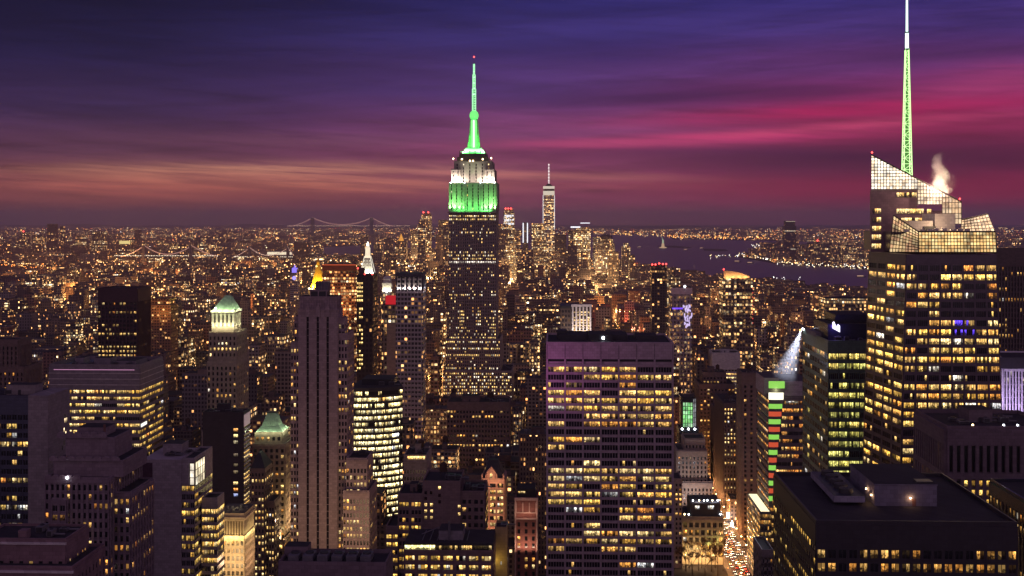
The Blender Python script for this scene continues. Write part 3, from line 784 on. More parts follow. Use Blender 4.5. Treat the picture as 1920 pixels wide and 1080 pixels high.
# --- office tower with red and green corner lights, on the avenue
b = Bld('striped_office_tower', 'office tower with stacked red and green corner lights above the lit avenue', 'skyscraper', (AVW + 14, 850), wallmat('pewter_spandrel', (0.13, 0.11, 0.115), 0.6, 0.3, 0.3), seed=13)
d = 836.0; zt = Z(712, d); x0, x1 = AVW, X(1520, d)
b.tier(x0, x1, d, d + 48, 0, Z(742, d), dict(n=7, fh=5.4, ww=.94, wh=.5, panes=6, pier=.15, span=.8, top=1.2), Lit(4, .5, .4, .6, .3, WARM + ORANGE, 1.0), sp_side=dict(n=7, fh=5.4, ww=.9, wh=.45, panes=4, pier=.15, span=.6, top=1.0), lit_side=Lit(6, .4, .45, .55, .2, WARM + ORANGE, 1.2))
m = MB(); m.box(X(1470, d), x1, d + .4, d + 40, Z(742, d), zt, 0, 1); m.box(X(1418, d + 44), X(1440, d) + 10, d + 12, d + 46, Z(742, d), Z(700, d + 30), 0, 1)
b.part(m, 'plant_screen', [wallmat('mauve_panel', (0.30, 0.25, 0.28), .7, .2, .2), ROOF2])
crn = [glow('green_corner_light', (.40, 1.0, .14), .7), glow('red_corner_light', (1.0, .13, .05), .6), glow('white_corner_light', (1.0, .95, .72), 1.7)]
zz = zt; k = 0
while zz > 62:
    wpx = 30 - 24 * (zt - zz) / (zt - 60)
    h = 5.4 if k > 1 else 8
    a, c = X(1441, d - .5), X(1441 + max(5, wpx), d - .5)
    m = MB(); m.prism([(a, d - 1.0), ((a + c) / 2, d - 1.9), (c, d - 1.0), (c, d - .85), (a, d - .85)], zz - h * .62, zz, 0, bottom=True)
    b.part(m, 'corner_light', [crn[2] if k == 1 else crn[k % 2]])
    m = MB(); m.prism([(a, d - .95), ((a + c) / 2, d - 1.7), (c, d - .95), (c, d - .85), (a, d - .85)], zz - h, zz - h * .62, 0, bottom=True); b.part(m, 'corner_panel', [b.wmat])
    zz -= h + .02; k += 1
light('corner_wash', 'POINT', (AVW + 4, d - 4, zt - 6), (.9, 1.0, .5), 900, size=.5, parent=b.e)
b.part(strip(1473, 1497, 746, 756, d - .4, 2, 3, 1, WHITE, 1.3), 'window', WINDOW)
b.kit(x0 + 2, x1 - 2, d + 4, d + 40, Z(742, d), 5)
b.finish(rect=(1418, 1504, 1000, 836))
b = Bld('lit_podium', 'low glazed podium with bright roof strips beside the traffic', 'commercial building', (AVW - 4, 880), STEEL, seed=14)
zt = Z(955, 830); xp = AVW - 8
b.tier(xp, AVW - .3, 828, 884, 0, zt, dict(n=3, fh=4.2, ww=.9, wh=.7, panes=3, pier=.2, span=.15, top=.8), Lit(4, .7, .3, .7, .3, WARM + PALE, .9), sp_side=dict(n=14, fh=4.2, ww=.9, wh=.6, panes=2, pier=.15, span=.15, top=.8), lit_side=Lit(2, .6, .4, .7, .3, WARM + PALE, 1.0), parapet=.3)
for k in range(11):
    m = MB(); m.box(xp + .8, AVW - 1.2, 830 + k * 4.8, 833.6 + k * 4.8, zt + .05, zt + .35); b.part(m, 'roof_strip_light', [glow('skylight_strip', (1, .86, .5), 1.5)])
b.finish(rect=(1385, 1447, 1020, 828))

# --- near flat roof with cooling towers
b = Bld('black_glass_tower', 'near black office tower with cooling towers and a lamp-lit penthouse on its flat roof', 'skyscraper', (X(1720, 330), 360), DARK, seed=15)
d0, d1 = 330.0, 393.0; x0, x1 = X(1530, d0), X(1908, d0); zt = Z(985, d0, 1700)
litN = Lit(7, .3, .55, .6, .25, WARM, .38, .05)
b.tier(x0, x1, d0, d1, 90, zt, dict(n=19, fh=3.75, ww=.72, wh=.62, panes=2, pier=.3, span=.25, top=6.2), litN, sp_side=dict(n=22, fh=3.75, ww=.7, wh=.5, panes=1, pier=.2, span=.2, top=5.0), lit_side=Lit(5, .18, .45, .45, .08, GOLD, .8, .03), parapet=1.2)
px0, px1, dd0, dd1 = X(1640, 352), X(1757, 352), 352, 381
zp = Z(910, 352, 1700)
m = MB(); m.box(px0, px1, dd0, dd1, zt, zp, 0, 1); m.box(px0 - .15, px1 + .15, dd0 - .15, dd1 + .15, zp + .01, zp + .35, 0, 1); m.box(px1 - 5.5, px1 - .8, dd0 + 1, dd0 + 5, zp + .36, zp + .9, 2)
pent = b.part(m, 'penthouse', [wallmat('grey_penthouse', (0.17, 0.16, 0.20), .8, .2, .25), ROOF, DARKSTEEL])
xd = X(1711, 352)
m = MB(); m.box(xd - .1, xd + 1.0, dd0 - .06, dd0 - .02, zt, zt + 2.2, 0); b.part(m, 'door', [BRICK], parent=pent)
for (lx, ly, lz) in ((xd - .7, dd0 - .35, zt + 2.4), (px0 - .4, dd0 + 8, zt + 3.2), (px0 - .4, dd0 + 2.5, zt + 2.6)):
    m = MB(); m.box(lx - .14, lx + .14, ly - .12, ly + .2, lz - .1, lz + .25, 0); b.part(m, 'wall_lamp', [glow('bulkhead_lamp', (1, .6, .3), 22.0)], parent=pent)
    light('wall_lamp_light', 'POINT', (lx, ly - .35, lz), (1, .55, .25), 110, size=.15, parent=b.e)
cx0, cx1 = X(1562, 352), X(1625, 352)
ca, cb, cc, cd = (X(1564, 352), 352), (X(1622, 352), 352), (X(1571, 386), 386), (X(1520, 386), 386)
m = MB(); zc = Z(930, 352, 1590); m.prism([ca, cb, cc, cd], zt + 1.0, zc, 0, 1)
for f in (0, 1):
    for q in (.08, .5, .92):
        p = lerp(lerp(ca, cb, f * .96 + .02), lerp(cd, cc, f * .96 + .02), q); m.box(p[0] - .2, p[0] + .2, p[1] - .2, p[1] + .2, zt, zt + 1.0, 1)
ct = b.part(m, 'cooling_tower', [wallmat('galvanised', (0.24, 0.23, 0.28), .6, .4, .25), DARKSTEEL])
for k in range(5):
    p = lerp(lerp(ca, cb, .5), lerp(cd, cc, .5), .14 + .18 * k)
    m = MB(); m.cyl(p[0], p[1], 2.1, 2.0, zc, zc + 1.3, 20, 0); m.cyl(p[0], p[1], 1.85, 1.85, zc + 1.3, zc + 1.32, 20, 0)
    for q in range(4): m.box(p[0] - 1.7 if q % 2 else p[0] - .12, p[0] + 1.7 if q % 2 else p[0] + .12, p[1] - .12 if q % 2 else p[1] - 1.7, p[1] + .12 if q % 2 else p[1] + 1.7, zc + 1.34 + q * .01, zc + 1.4 + q * .01, 0)
    b.part(m, 'fan', [DARKSTEEL], parent=ct)
b.finish(rect=(1450, 1912, 1090, 330))

# --- pilastered tower behind it, and the dark slab at the corner
PILAS = wallmat('plum_pilaster', (0.15, 0.115, 0.125), .8, .2, .3)
b = Bld('pilastered_tower', 'flat-topped office tower with tall stone pilasters below the crystal skyscraper', 'skyscraper', (X(1860, 480), 480), PILAS, seed=16)
d0, d1 = 470.0, 510.0; x0, x1 = AVW + 3, X(1985, d0); zt = Z(806, d0, 1850)
b.tier(x0, x1, d0, d1, Z(893, d0, 1850), zt, dict(bay=2.9, fh=11.0, ww=.52, wh=.93, panes=1, pier=1.0, span=.2, top=6), Lit(31, 0, .1, .1, .02, PALE, .3, .0), roofm=0, parapet=1.5)
b.tier(x0, x1, d0, d1, 80, Z(893, d0, 1850), dict(bay=2.9, fh=3.7, ww=.52, wh=.62, panes=1, pier=1.0, span=.3, top=1.0), Lit(33, .45, .3, .5, .06, GOLD, 1.0, .02), parapet=0)
b.kit(x0 + 4, x0 + 36, d0 + 8, d1 - 4, zt, 6, 0, True)
for k in range(3):
    m = MB(); px = (1824, 1882, 1908)[k]; xx = X(px, d0 + 1.2); m.box(xx - .3, xx + .3, d0 + 1, d0 + 1.4, zt + 1.5, zt + 2.0); b.part(m, 'parapet_lamp', [LAMPC if k else LAMPW])
b.finish(rect=(1707, 1925, 935, 470))
b = Bld('corner_slab_tower', 'dark flat-roofed slab tower cut off by the picture edge beside the black glass tower', 'skyscraper', (X(1880, 400) + 6, 400), DARKG, seed=17)
b.tier(AVW + 3, AVW + 46, 352, 424, 80, Z(903, 424, 1850), dict(bay=3, fh=3.8, ww=.6, wh=.6, pier=.3, span=.2, top=3), Lit(3, .1, .4, .4, .1), sp_side=dict(n=24, fh=3.8, ww=.6, wh=.62, pier=.4, span=.2, top=4.0), lit_side=Lit(14, .25, .4, .5, .1, WARM, .6, .15))
b.kit(AVW + 6, AVW + 40, 360, 420, Z(903, 424, 1850), 5)
b.finish(rect=(1843, 1925, 1090, 352))
b = Bld('grid_slab_tower', 'broad dark slab tower with fine vertical ribs, partly behind the crystal skyscraper', 'skyscraper', (X(1920, 900), 920), wallmat('umber_rib', (0.10, 0.075, 0.07), .7, .3, .3), seed=18)
b.tier(X(1866, 900), X(1990, 900), 900, 940, 60, Z(472, 900, 1890), dict(bay=2.2, fh=3.9, ww=.5, wh=.7, pier=.9, span=.1, top=11), Lit(5, .1, .25, .3, .03, WARM, .6), parapet=2)
b.finish(rect=(1866, 1925, 680, 900))
b = Bld('white_fin_tower', 'lower tower with lavender-lit white vertical fins under the dark ribbed slab', 'skyscraper', (X(1905, 760), 770), wallmat('white_fin', (0.62, 0.58, 0.64), .6, .3, .15), seed=19)
zt = Z(674, 760, 1900)
b.tier(X(1881, 760), X(1990, 760), 760, 800, 60, zt, dict(bay=1.9, fh=4.2, ww=.55, wh=.95, pier=.9, span=.05, top=7.5), Lit(5, .05, .25, .15, .03, WHITE, .35), parapet=1)
m = MB(); m.box(X(1870, 758), X(1990, 758), 758.2, 758.9, zt - 5.8, zt + 1.4); b.part(m, 'dark_fascia', [DARK])
light('fin_floodlight', 'AREA', (X(1905, 735), 738, Z(800, 738, 1905)), (.72, .55, 1.0), 15000, (X(1905, 760), 760, Z(720, 760, 1905)), 20, size_y=2, parent=b.e)
b.finish(rect=(1880, 1925, 785, 760))
b = Bld('small_roof_block', 'small grey block with a dark roof beside the avenue at the foot of the picture', 'building', (X(1430, 620), 630), GREYC, seed=20)
b.tier(X(1428, 615), X(1450, 615), 615, 640, 30, Z(1034, 615, 1430), dict(n=3, fh=4, ww=.35, wh=.5, pier=.1, span=.1, top=3), Lit(5, 0, .3, .1, .02, WARM, .4))
b.finish(rect=(1414, 1448, 1090, 615))

# --- the avenue's far west side
b = Bld('brown_column_tower', 'tall narrow brown tower on the avenue beside the striped office tower', 'skyscraper', (AVW + 8, 970), BROWN, seed=21)
b.tier(AVW, AVW + 15, 958, 985, 0, Z(702, 958, 1400), dict(n=3, fh=3.8, ww=.36, wh=.55, pier=.5, span=.3, top=8), Lit(5, 0, .4, .2, .06, WARM, .7), parapet=1.5)
b.kit(AVW + 2, AVW + 13, 962, 980, Z(702, 958, 1400), 2, 1)
b.finish(rect=(1380, 1420, 930, 958))
b = Bld('navy_window_tower', 'dark setback tower with scattered pale windows left of the narrow brown tower', 'skyscraper', (AVW + 10, 1080), wallmat('navy_brick', (0.075, 0.06, 0.075), .8, .2, .35), seed=22)
zt = Z(758, 1061, 1370)
sp = dict(n=8, fh=3.7, ww=.42, wh=.55, pier=.35, span=.2, top=3)
b.tier(AVW, AVW + 22, 1061, 1120, 0, zt, sp, Lit(25, .25, .35, .3, .04, PALE, 1.0, .2), sp_side=dict(bay=3.2, fh=3.7, ww=.45, wh=.55, pier=.35, span=.2, top=3), lit_side=Lit(3, .05, .5, .25, .08, WARM, .9))
b.tier(AVW, AVW + 20, 1120, 1150, 0, zt - 14, None, None); b.kit(AVW + 2, AVW + 18, 1066, 1110, zt, 4, 1)
b.finish(rect=(1335, 1392, 930, 1061))
b = Bld('stepped_loft_tower', 'stepped brown loft tower rising behind the dark setback tower', 'skyscraper', (AVW + 12, 1200), BROWN, seed=23)
for (pl, pr, py, d, dep) in ((1312, 1378, 722, 1165, 40), (1318, 1362, 700, 1178, 26)):
    b.tier(X(pl, d), X(pr, d), d, d + dep, 0, Z(py, d, 1340), dict(bay=3.3, fh=3.8, ww=.5, wh=.5, pier=.3, span=.2, top=3), Lit(pl, .1, .6, .4, .08, WARM, 1.0))
b.kit(X(1322, 1180), X(1358, 1180), 1180, 1200, Z(700, 1178, 1340), 2, 1)
b.finish(rect=(1310, 1380, 800, 1165))
b = Bld('pale_stepped_block', 'pale block with a blank upper wall and bright lower floors right of centre', 'office building', (X(1360, 1250), 1262), PALEPANEL, seed=24)
b.tier(X(1336, 1250), X(1388, 1250), 1250, 1280, 0, Z(663, 1250, 1360), dict(bay=3.2, fh=3.9, ww=.8, wh=.5, pier=.15, span=.3, top=16), Lit(5, .6, .3, .6, .1, PALE, .9))
b.kit(X(1340, 1250), X(1384, 1250), 1254, 1276, Z(663, 1250, 1360), 4)
b.finish(rect=(1334, 1388, 705, 1250))

# --- east side of the avenue, around the park
b = Bld('stepped_limestone_tower', 'stepped grey limestone tower with vertical piers right of the travertine slab', 'skyscraper', (X(1300, 965), 975), TAN, seed=25)
sp = dict(bay=2.9, fh=3.7, ww=.45, wh=.6, pier=.8, span=.15, top=4)
for (pl, pr, py, d, dep) in ((1284, 1322, 824, 966, 22), (1270, 1326, 846, 962, 30), (1266, 1336, 905, 958, 36)):
    b.tier(X(pl, d), X(pr, d), d, d + dep, 0, Z(py, d, 1300), sp, Lit(pl, 0, .3, .15, .04, WARM, .7))
light('facade_wash', 'AREA', (X(1300, 940), 938, 30), (1, .8, .75), 9000, (X(1300, 958), 958, 80), 18, size_y=4, parent=b.e)
b.finish(rect=(1266, 1338, 940, 958))
b = Bld('green_lit_lantern', 'small tower with a green glowing glass lantern top right of the travertine slab', 'skyscraper', (X(1292, 1010), 1016), DARKG, seed=26)
d = 1005; za, zb_ = Z(806, d, 1292), Z(752, d, 1292)
b.tier(X(1274, d), X(1310, d), d, d + 22, 0, za, dict(n=4, fh=4, ww=.5, wh=.5, pier=.2, span=.2, top=3), Lit(4, 0, .3, .2, .1))
m = MB(); cx = X(1292, d)
pts = [(cx + 6.4 * math.cos(math.pi + math.pi * k / 8), d + 8 + 6 * math.sin(math.pi + math.pi * k / 8)) for k in range(9)] + [(cx + 6.4, d + 20), (cx - 6.4, d + 20)]
m.prism(pts, za, zb_ + 3, 0, 1); b.part(m, 'lantern', [DARKG, ROOF])
lattice_screen(b, ((X(1280.5, d), d + 1.0, za + 2), (X(1299, d), d + 1.0, za + 2), (X(1299, d), d + 1.0, zb_ - 1), (X(1280.5, d), d + 1.0, zb_ - 1)), 4, 6, [(.35, 1.0, .3), (.5, 1, .5), (.25, .9, .28)], 4, gain=.95, bar=.5)
lattice_screen(b, ((X(1299.5, d), d + 1.3, za + 2), (X(1306, d), d + 4.0, za + 2), (X(1306, d), d + 4.0, zb_ + 2), (X(1299.5, d), d + 1.3, zb_ + 2)), 2, 6, [(.7, .75, .8)], 4, gain=.45, bar=.5)
for px in (1279, 1291, 1303):
    m = MB(); xx = X(px, d - 1); m.lathe(xx, d - 1, [(0, za), (.8, za + .4), (.8, za + 1.4), (0, za + 1.8)], 8); b.part(m, 'floodlight', [LAMPC])
b.finish(rect=(1272, 1310, 822, 1005))
b = Bld('narrow_lit_building', 'narrow pale building squeezed beside the travertine slab, lit from the street', 'building', (X(1270, 880), 890), TAN, seed=27)
b.tier(X(1258, 880), X(1279, 880), 880, 905, 0, Z(900, 880, 1270), dict(n=3, fh=3.6, ww=.5, wh=.55, pier=.2, span=.15, top=2), Lit(5, .2, .5, .4, .1, WARM, 1.0))
b.finish(rect=(1258, 1279, 1080, 880))
b = Bld('ornate_corner_hotel', 'ornate corner building with yellow-lit bays and busy rooftop lamps above the park trees', 'hotel', (X(1317, 890), 905), wallmat('honey_stone', (0.36, 0.30, 0.22), .85, .2, .3), seed=28)
d = 890; zt = Z(972, d, 1317)
b.tier(X(1279, d), X(1357, d), d, d + 34, 0, zt, dict(n=7, fh=5.6, ww=.62, wh=.66, panes=2, pier=.5, span=.3, top=2.2), Lit(15, .3, .6, .6, .2, GOLD + WARM, .8, .1), parapet=1.4)
m = MB(); m.box(X(1296, d), X(1352, d), d + 3, d + 30, zt, Z(945, d, 1317), 0, 1); attic = b.part(m, 'attic', [DARK, ROOF])
b.part(strip(1303, 1312, 948, 955, d + 2.95, 2, 5, 1, WHITE, .7), 'window', WINDOW, parent=attic); b.part(strip(1327, 1339, 948, 955, d + 2.95, 3, 6, 1, WHITE, .8), 'window', WINDOW, parent=attic)
m = MB(); m.box(X(1277, d), X(1359, d), d - .9, d - .02, zt - 2.0, zt - 1.0); m.box(X(1277, d), X(1359, d), d - .7, d - .02, zt - 13.6, zt - 12.9); b.part(m, 'cornice', [b.wmat])
for k in range(9):
    px = 1284 + k * 8.6; m = MB(); q = P3(px + b.r.uniform(-2, 2), 940 if 1300 < px < 1350 else 966, d + 2); m.lathe(q[0], q[1], [(0, q[2]), (.5, q[2] + .5), (.5, q[2] + 1), (0, q[2] + 1.4)], 8); b.part(m, 'roof_lamp', [LAMPC if k % 3 else LAMPW])
light('roof_party_light', 'POINT', (X(1312, d), d + 6, Z(938, d, 1312)), (.9, .9, 1.0), 2600, size=.6, parent=b.e)
light('roof_party_light', 'POINT', (X(1342, d), d + 6, Z(938, d, 1342)), (.8, .85, 1.0), 2600, size=.6, parent=b.e)
light('bay_uplight', 'AREA', (X(1336, d), d - 3, zt - 20), (.85, 1.0, .3), 1800, (X(1340, d), d, zt - 6), 8, size_y=1, parent=b.e)
light('bay_uplight', 'AREA', (X(1300, d), d - 4, zt - 24), (1.0, .7, .3), 1600, (X(1300, d), d, zt - 6), 12, size_y=1, parent=b.e)
b.finish(rect=(1279, 1359, 1085, 890))

# --- central travertine slab
b = Bld('travertine_slab_tower', 'broad pale travertine slab tower with seven bays of strip windows', 'skyscraper', (X(1143, 540), 560), WHITESTONE, seed=30)
d = 540.0; x0, x1 = X(1024, d), X(1263, d); zt = Z(645, d, 1143)
b.tier(x0, x1, d, 582, 70, Z(683, d, 1143), dict(n=7, fh=3.585, ww=.905, wh=.66, panes=6, pier=.75, span=.5, top=.6, edge=.5), Lit(42, .34, .46, .5, .12, WARM + PALE + GOLD, .95, .06), parapet=0)
m = MB(); zs = Z(683, d, 1143)
m.box(x0, x1, d, 582, zs, zs + 1.2, 0); m.box(x0, x1, d + 1.2, 582, zs + 1.2, zs + 2.4, 1); m.box(x0, x1, d - .7, 582, zs + 2.4, zt, 0, 0)
for i in range(8):
    c = x0 + .5 + (x1 - x0 - 1) * i / 7; m.box(c - .4, c + .4, d - .78, d - .01, zs, zs + 2.39, 0)
    m.box(c - .08, c + .08, d - .78, d - .705, zs + 2.4, zt - .02, 1)
b.part(m, 'blank_attic', [WHITESTONE, DARKSTEEL])
m = MB()
m.box(x0 + .8, x1 - .8, d + .6, 581, zt, zt + .12, 0)
for q in ((x0, x1, d - .7, d + .2), (x0, x1, 581.2, 582), (x0, x0 + .7, d + .2, 581.2), (x1 - .7, x1, d + .2, 581.2)): m.box(*q, zt + .01, zt + .9, 1)
b.part(m, 'roof_deck', [ROOF, WHITESTONE])
m = MB(); m.box(x0 + 6, x1 - 20, 556, 576, zt + .12, zt + 2.6, 0, 1); m.box(x0 + 20, x0 + 31, 552, 570, zt + .12, zt + 3.3, 0, 1); m.box(x1 - 16, x1 - 6, 558, 574, zt + .12, zt + 2.2, 0, 1)
m.prism([(x0 + 5, 562), (x0 + 10, 562), (x0 + 9, 568), (x0 + 6, 568)], zt + .12, zt + 4.2, 0)
b.part(m, 'roof_plant', [DARKSTEEL, ROOF])
m = MB(); q = X(1131, 552); m.box(q - .5, q + .5, 551.5, 552, zt + 1.0, zt + 2.2); b.part(m, 'roof_lamp', [LAMPC])
light('magenta_projector', 'SPOT', (x0 - 17, d - 32, zt - 22), (1.0, .25, .9), 20000, (x0 + 1, d, zt - 10), .5, 92, parent=b.e, blend=1.0)
b.finish(rect=(1022, 1265, 1090, 540))
# ------------------------------------------------------------------ the tallest tower, floodlit green and white
GREYSTONE = wallmat('grey_limestone', (0.25, 0.215, 0.20), .85, .2, .3)
b = Bld('art_deco_skyscraper', 'tallest art deco tower with green and white floodlit crown and long needle antenna', 'skyscraper', (X(886, 1300), 1310), GREYSTONE, seed=40)
d = 1290.0
class DecoLit(Lit):
    def window(s, i, j, nb, nf):
        py = YH + (CAM_Z - (s.ztop - (j + .5) * 3.62)) * F / d; u = (i + .5) / nb; r = s.r
        p = .10
        for (a, c, q) in ((404, 412, .8), (433, 437, .5), (455, 461, .6), (472, 492, .62), (492, 497, 1.0), (499, 503, .45), (536, 541, .3), (551, 556, .6), (612, 634, .35), (634, 642, .8), (650, 656, .85), (663, 672, .8)):
            if a <= py <= c: p = q
        if 580 < py < 622: p = .75 if u > .66 else .2
        if py > 690: p = .6
        if r.random() > p: return None
        c = r.choice(PALE + [(1, .93, .78)]); g = r.uniform(.7, 1.6) * (1.3 if 492 < py < 497 else 1)
        if 490 < py < 498: c = (1, .95, .9)
        return (c[0] * g, c[1] * g, c[2] * g)
def deco_tier(pl, pr, dd, dep, pt, pb_, n, top=1.5, pier=.55, groups=None, ww=.5, parapet=1):
    z1, z0 = Z(pt, d, 886), Z(pb_, d, 886)
    L = DecoLit(pl + pt, gain=1.0); L.ztop = z1 - top
    b.tier(X(pl, d), X(pr, d), dd, dd + dep, z0, z1, dict(n=n, fh=3.62, ww=ww, wh=.58, pier=pier, span=.12, top=top), L, parapet=parapet)
xc = X(886, d)
# three vertical zones of the shaft, the middle one slightly recessed
for (pl, pr, n, off) in ((842, 871, 9, 0), (871.1, 901.9, 9, 2.0), (902, 930, 9, 0)):
    deco_tier(pl, pr, d + off, 50 - off, 343, 395, 3, 1.2, 1.3, (-.26, 0.02, .26), .17)
    deco_tier(pl, pr, d + off - .6, 50 - off, 395, 652, n, .8, .7, parapet=.6)
deco_tier(836, 938, d - 3, 56, 636, 760, 29, 1.2, .6); deco_tier(832, 960, d - 6, 62, 695, 830, 34, 1.0, .6)
deco_tier(851, 922, d + 3, 44, 303, 343, 6, 1.6, .9, (-.26, 0.02, .26), .17)
deco_tier(846, 863, d + 1.5, 47, 318, 343, 2, 1.0, .9, (-.2, .2), .22); deco_tier(909, 926, d + 1.5, 47, 318, 343, 2, 1.0, .9, (-.2, .2), .22)
b.kit(X(934, d), X(958, d), d, d + 40, Z(695, d, 886), 3, 0, False)
m = MB()
z = lambda py: Z(py, d + 25, 886)
m.prism([(X(856, d), d + 6), (X(914, d), d + 6), (X(914, d), d + 42), (X(856, d), d + 42)], z(303), z(296), 0); m.prism([(X(860, d), d + 8), (X(911, d), d + 8), (X(911, d), d + 40), (X(860, d), d + 40)], z(296), z(289), 0)
for px in (861, 870, 880, 890, 900, 909): m.box(X(px, d) - .4, X(px, d) + .4, d + 7, d + 7.6, z(289), z(284), 0)
b.part(m, 'observation_deck', [wallmat('dark_bronze', (.06, .045, .04), .5, .4, .3)])
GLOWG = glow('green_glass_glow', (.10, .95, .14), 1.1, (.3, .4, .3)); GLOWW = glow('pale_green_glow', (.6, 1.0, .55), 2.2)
cy = d + 24
m = MB()
m.prism([(xc - 12.5, cy - 12), (xc + 12.5, cy - 12), (xc + 12.5, cy + 12), (xc - 12.5, cy + 12)], z(289), z(285.5), 0)
m.prism([(xc - 10.5, cy - 10), (xc + 10.5, cy - 10), (xc + 10.5, cy + 10), (xc - 10.5, cy + 10)], z(285.5), z(281.5), 1)
m.prism([(xc - 9, cy - 9), (xc + 9, cy - 9), (xc + 9, cy + 9), (xc - 9, cy + 9)], z(281.5), z(279), 0)
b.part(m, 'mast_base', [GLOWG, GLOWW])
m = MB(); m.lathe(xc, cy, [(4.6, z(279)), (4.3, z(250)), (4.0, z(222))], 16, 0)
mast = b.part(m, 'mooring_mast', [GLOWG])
for a in range(4):
    m = MB(); ca, sa = math.cos(a * math.pi / 2 + math.pi / 4), math.sin(a * math.pi / 2 + math.pi / 4)
    t_ = (-sa, ca)
    def rib(r0, r1, z0, z1, wd):
        p = [(xc + ca * 3.5 + t_[0] * wd, cy + sa * 3.5 + t_[1] * wd), (xc + ca * 3.5 - t_[0] * wd, cy + sa * 3.5 - t_[1] * wd)]
        m.prism([p[0], (xc + ca * r0 + t_[0] * wd, cy + sa * r0 + t_[1] * wd), (xc + ca * r0 - t_[0] * wd, cy + sa * r0 - t_[1] * wd), p[1]][::-1], z0, z1, 0, None, False, [p[0], (xc + ca * r1 + t_[0] * wd, cy + sa * r1 + t_[1] * wd), (xc + ca * r1 - t_[0] * wd, cy + sa * r1 - t_[1] * wd), p[1]][::-1])
    rib(9.0, 8.0, z(279), z(266), .9); rib(7.6, 6.6, z(266), z(250), .8); rib(6.3, 5.3, z(250), z(224), .7)
    b.part(m, 'mast_wing', [wallmat('mast_metal', (.35, .7, .32), .5, .4, .3)], parent=mast)
for s_ in (-1, 0, 1):
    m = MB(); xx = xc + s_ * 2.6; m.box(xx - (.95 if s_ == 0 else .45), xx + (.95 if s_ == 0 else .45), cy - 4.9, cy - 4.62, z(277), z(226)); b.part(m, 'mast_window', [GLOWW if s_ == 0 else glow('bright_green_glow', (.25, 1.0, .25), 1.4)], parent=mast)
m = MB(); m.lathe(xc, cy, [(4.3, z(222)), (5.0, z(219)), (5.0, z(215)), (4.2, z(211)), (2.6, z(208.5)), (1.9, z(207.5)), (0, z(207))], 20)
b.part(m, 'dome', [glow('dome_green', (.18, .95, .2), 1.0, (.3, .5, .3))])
m = MB()
hs = [(1.9, 207.5, 167), (1.35, 167, 140), (.75, 140, 120)]
for hw_, p0, p1 in hs:
    n = 9
    for k in range(n):
        za, zc_ = z(p0 + (p1 - p0) * k / n), z(p0 + (p1 - p0) * (k + 1) / n)
        q = [(xc - hw_, cy - hw_), (xc + hw_, cy - hw_), (xc + hw_, cy + hw_), (xc - hw_, cy + hw_)]
        for i in range(4):
            j = (i + 1) % 4; m.tube((*q[i], za), (*q[i], zc_), .3, 0); m.tube((*q[i], za), (*q[j], zc_), .2, 0); m.tube((*q[i], za), (*q[j], za), .22, 0)
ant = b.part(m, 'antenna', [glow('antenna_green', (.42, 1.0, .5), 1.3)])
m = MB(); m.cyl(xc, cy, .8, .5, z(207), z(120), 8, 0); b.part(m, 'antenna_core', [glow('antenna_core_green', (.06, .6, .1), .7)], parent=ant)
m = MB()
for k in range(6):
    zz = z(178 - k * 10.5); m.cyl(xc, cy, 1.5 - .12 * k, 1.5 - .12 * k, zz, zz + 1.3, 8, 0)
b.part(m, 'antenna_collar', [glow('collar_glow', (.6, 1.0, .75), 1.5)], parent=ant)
m = MB(); m.cyl(xc, cy, .25, .12, z(120), z(108), 6, 0); b.part(m, 'lightning_rod', [STEEL])
m = MB(); m.lathe(xc, cy, [(0, z(109)), (.9, z(107.5)), (.9, z(106.5)), (0, z(105))], 8); b.part(m, 'beacon', [LAMPR])
# floodlights on the ledges: green below, white above
gcol, wcol = (.13, 1.0, .17), (1.0, .88, .70)
zl_ = Z(397, d, 886)
m = MB(); m.box(X(839.5, d), X(932.5, d), d - 4.5, d - .7, zl_ - 1.5, zl_ - .3); b.part(m, 'floodlit_ledge', [GREYSTONE])
for px, pw in ((844, 60000), (852, 76000), (861, 44000), (869, 26000), (880, 14000), (892, 14000), (903, 26000), (911, 44000), (920, 76000), (928, 60000)):
    light('green_floodlight', 'SPOT', (X(px, d - 3), d - 3.6, zl_ - .2), (.24, 1.0, .22), pw * 2.0, (X(px, d), d + .8, zl_ + 27), .4, 56, parent=b.e, blend=.9)
light('green_floodlight', 'AREA', (X(886, d - 4), d - 4.2, zl_ + .1), gcol, 16000, (X(886, d), d + 1, zl_ + 24), 40, size_y=.8, parent=b.e)
zu = Z(343, d, 886)
for px, wd, pw in ((848, 4, 9000), (855, 5, 11000), (863, 4, 4000), (873, 4, 1500), (886, 8, 800), (899, 4, 1500), (909, 4, 4000), (917, 5, 11000), (924, 4, 9000)):
    light('white_floodlight', 'AREA', (X(px, d - 1), d - 1.6, zu + .6), wcol, pw, (X(px, d), d + 3, zu + 15), wd, size_y=1.2, parent=b.e)
for px in (845, 871, 901, 927):
    m = MB(); xx = X(px, d - 1.4); m.box(xx - .8, xx + .8, d - 2.2, d - 1.2, zu + .05, zu + .5); b.part(m, 'floodlight', [LAMPC])
light('mast_floodlight', 'POINT', (xc - 11, cy - 15, z(285)), gcol, 30000, size=1, parent=b.e); light('mast_floodlight', 'POINT', (xc + 11, cy - 15, z(285)), gcol, 30000, size=1, parent=b.e)
for px, py in ((850, 299), (866, 300), (881, 303), (887, 303), (905, 300), (921, 298)):
    m = MB(); q = P3(px, py, d + 2); m.lathe(q[0], q[1], [(0, q[2]), (.7, q[2] + .5), (.7, q[2] + 1.2), (0, q[2] + 1.7)], 8); b.part(m, 'deck_lamp', [LAMPW])
b.finish(rect=(831, 961, 748, 1284))

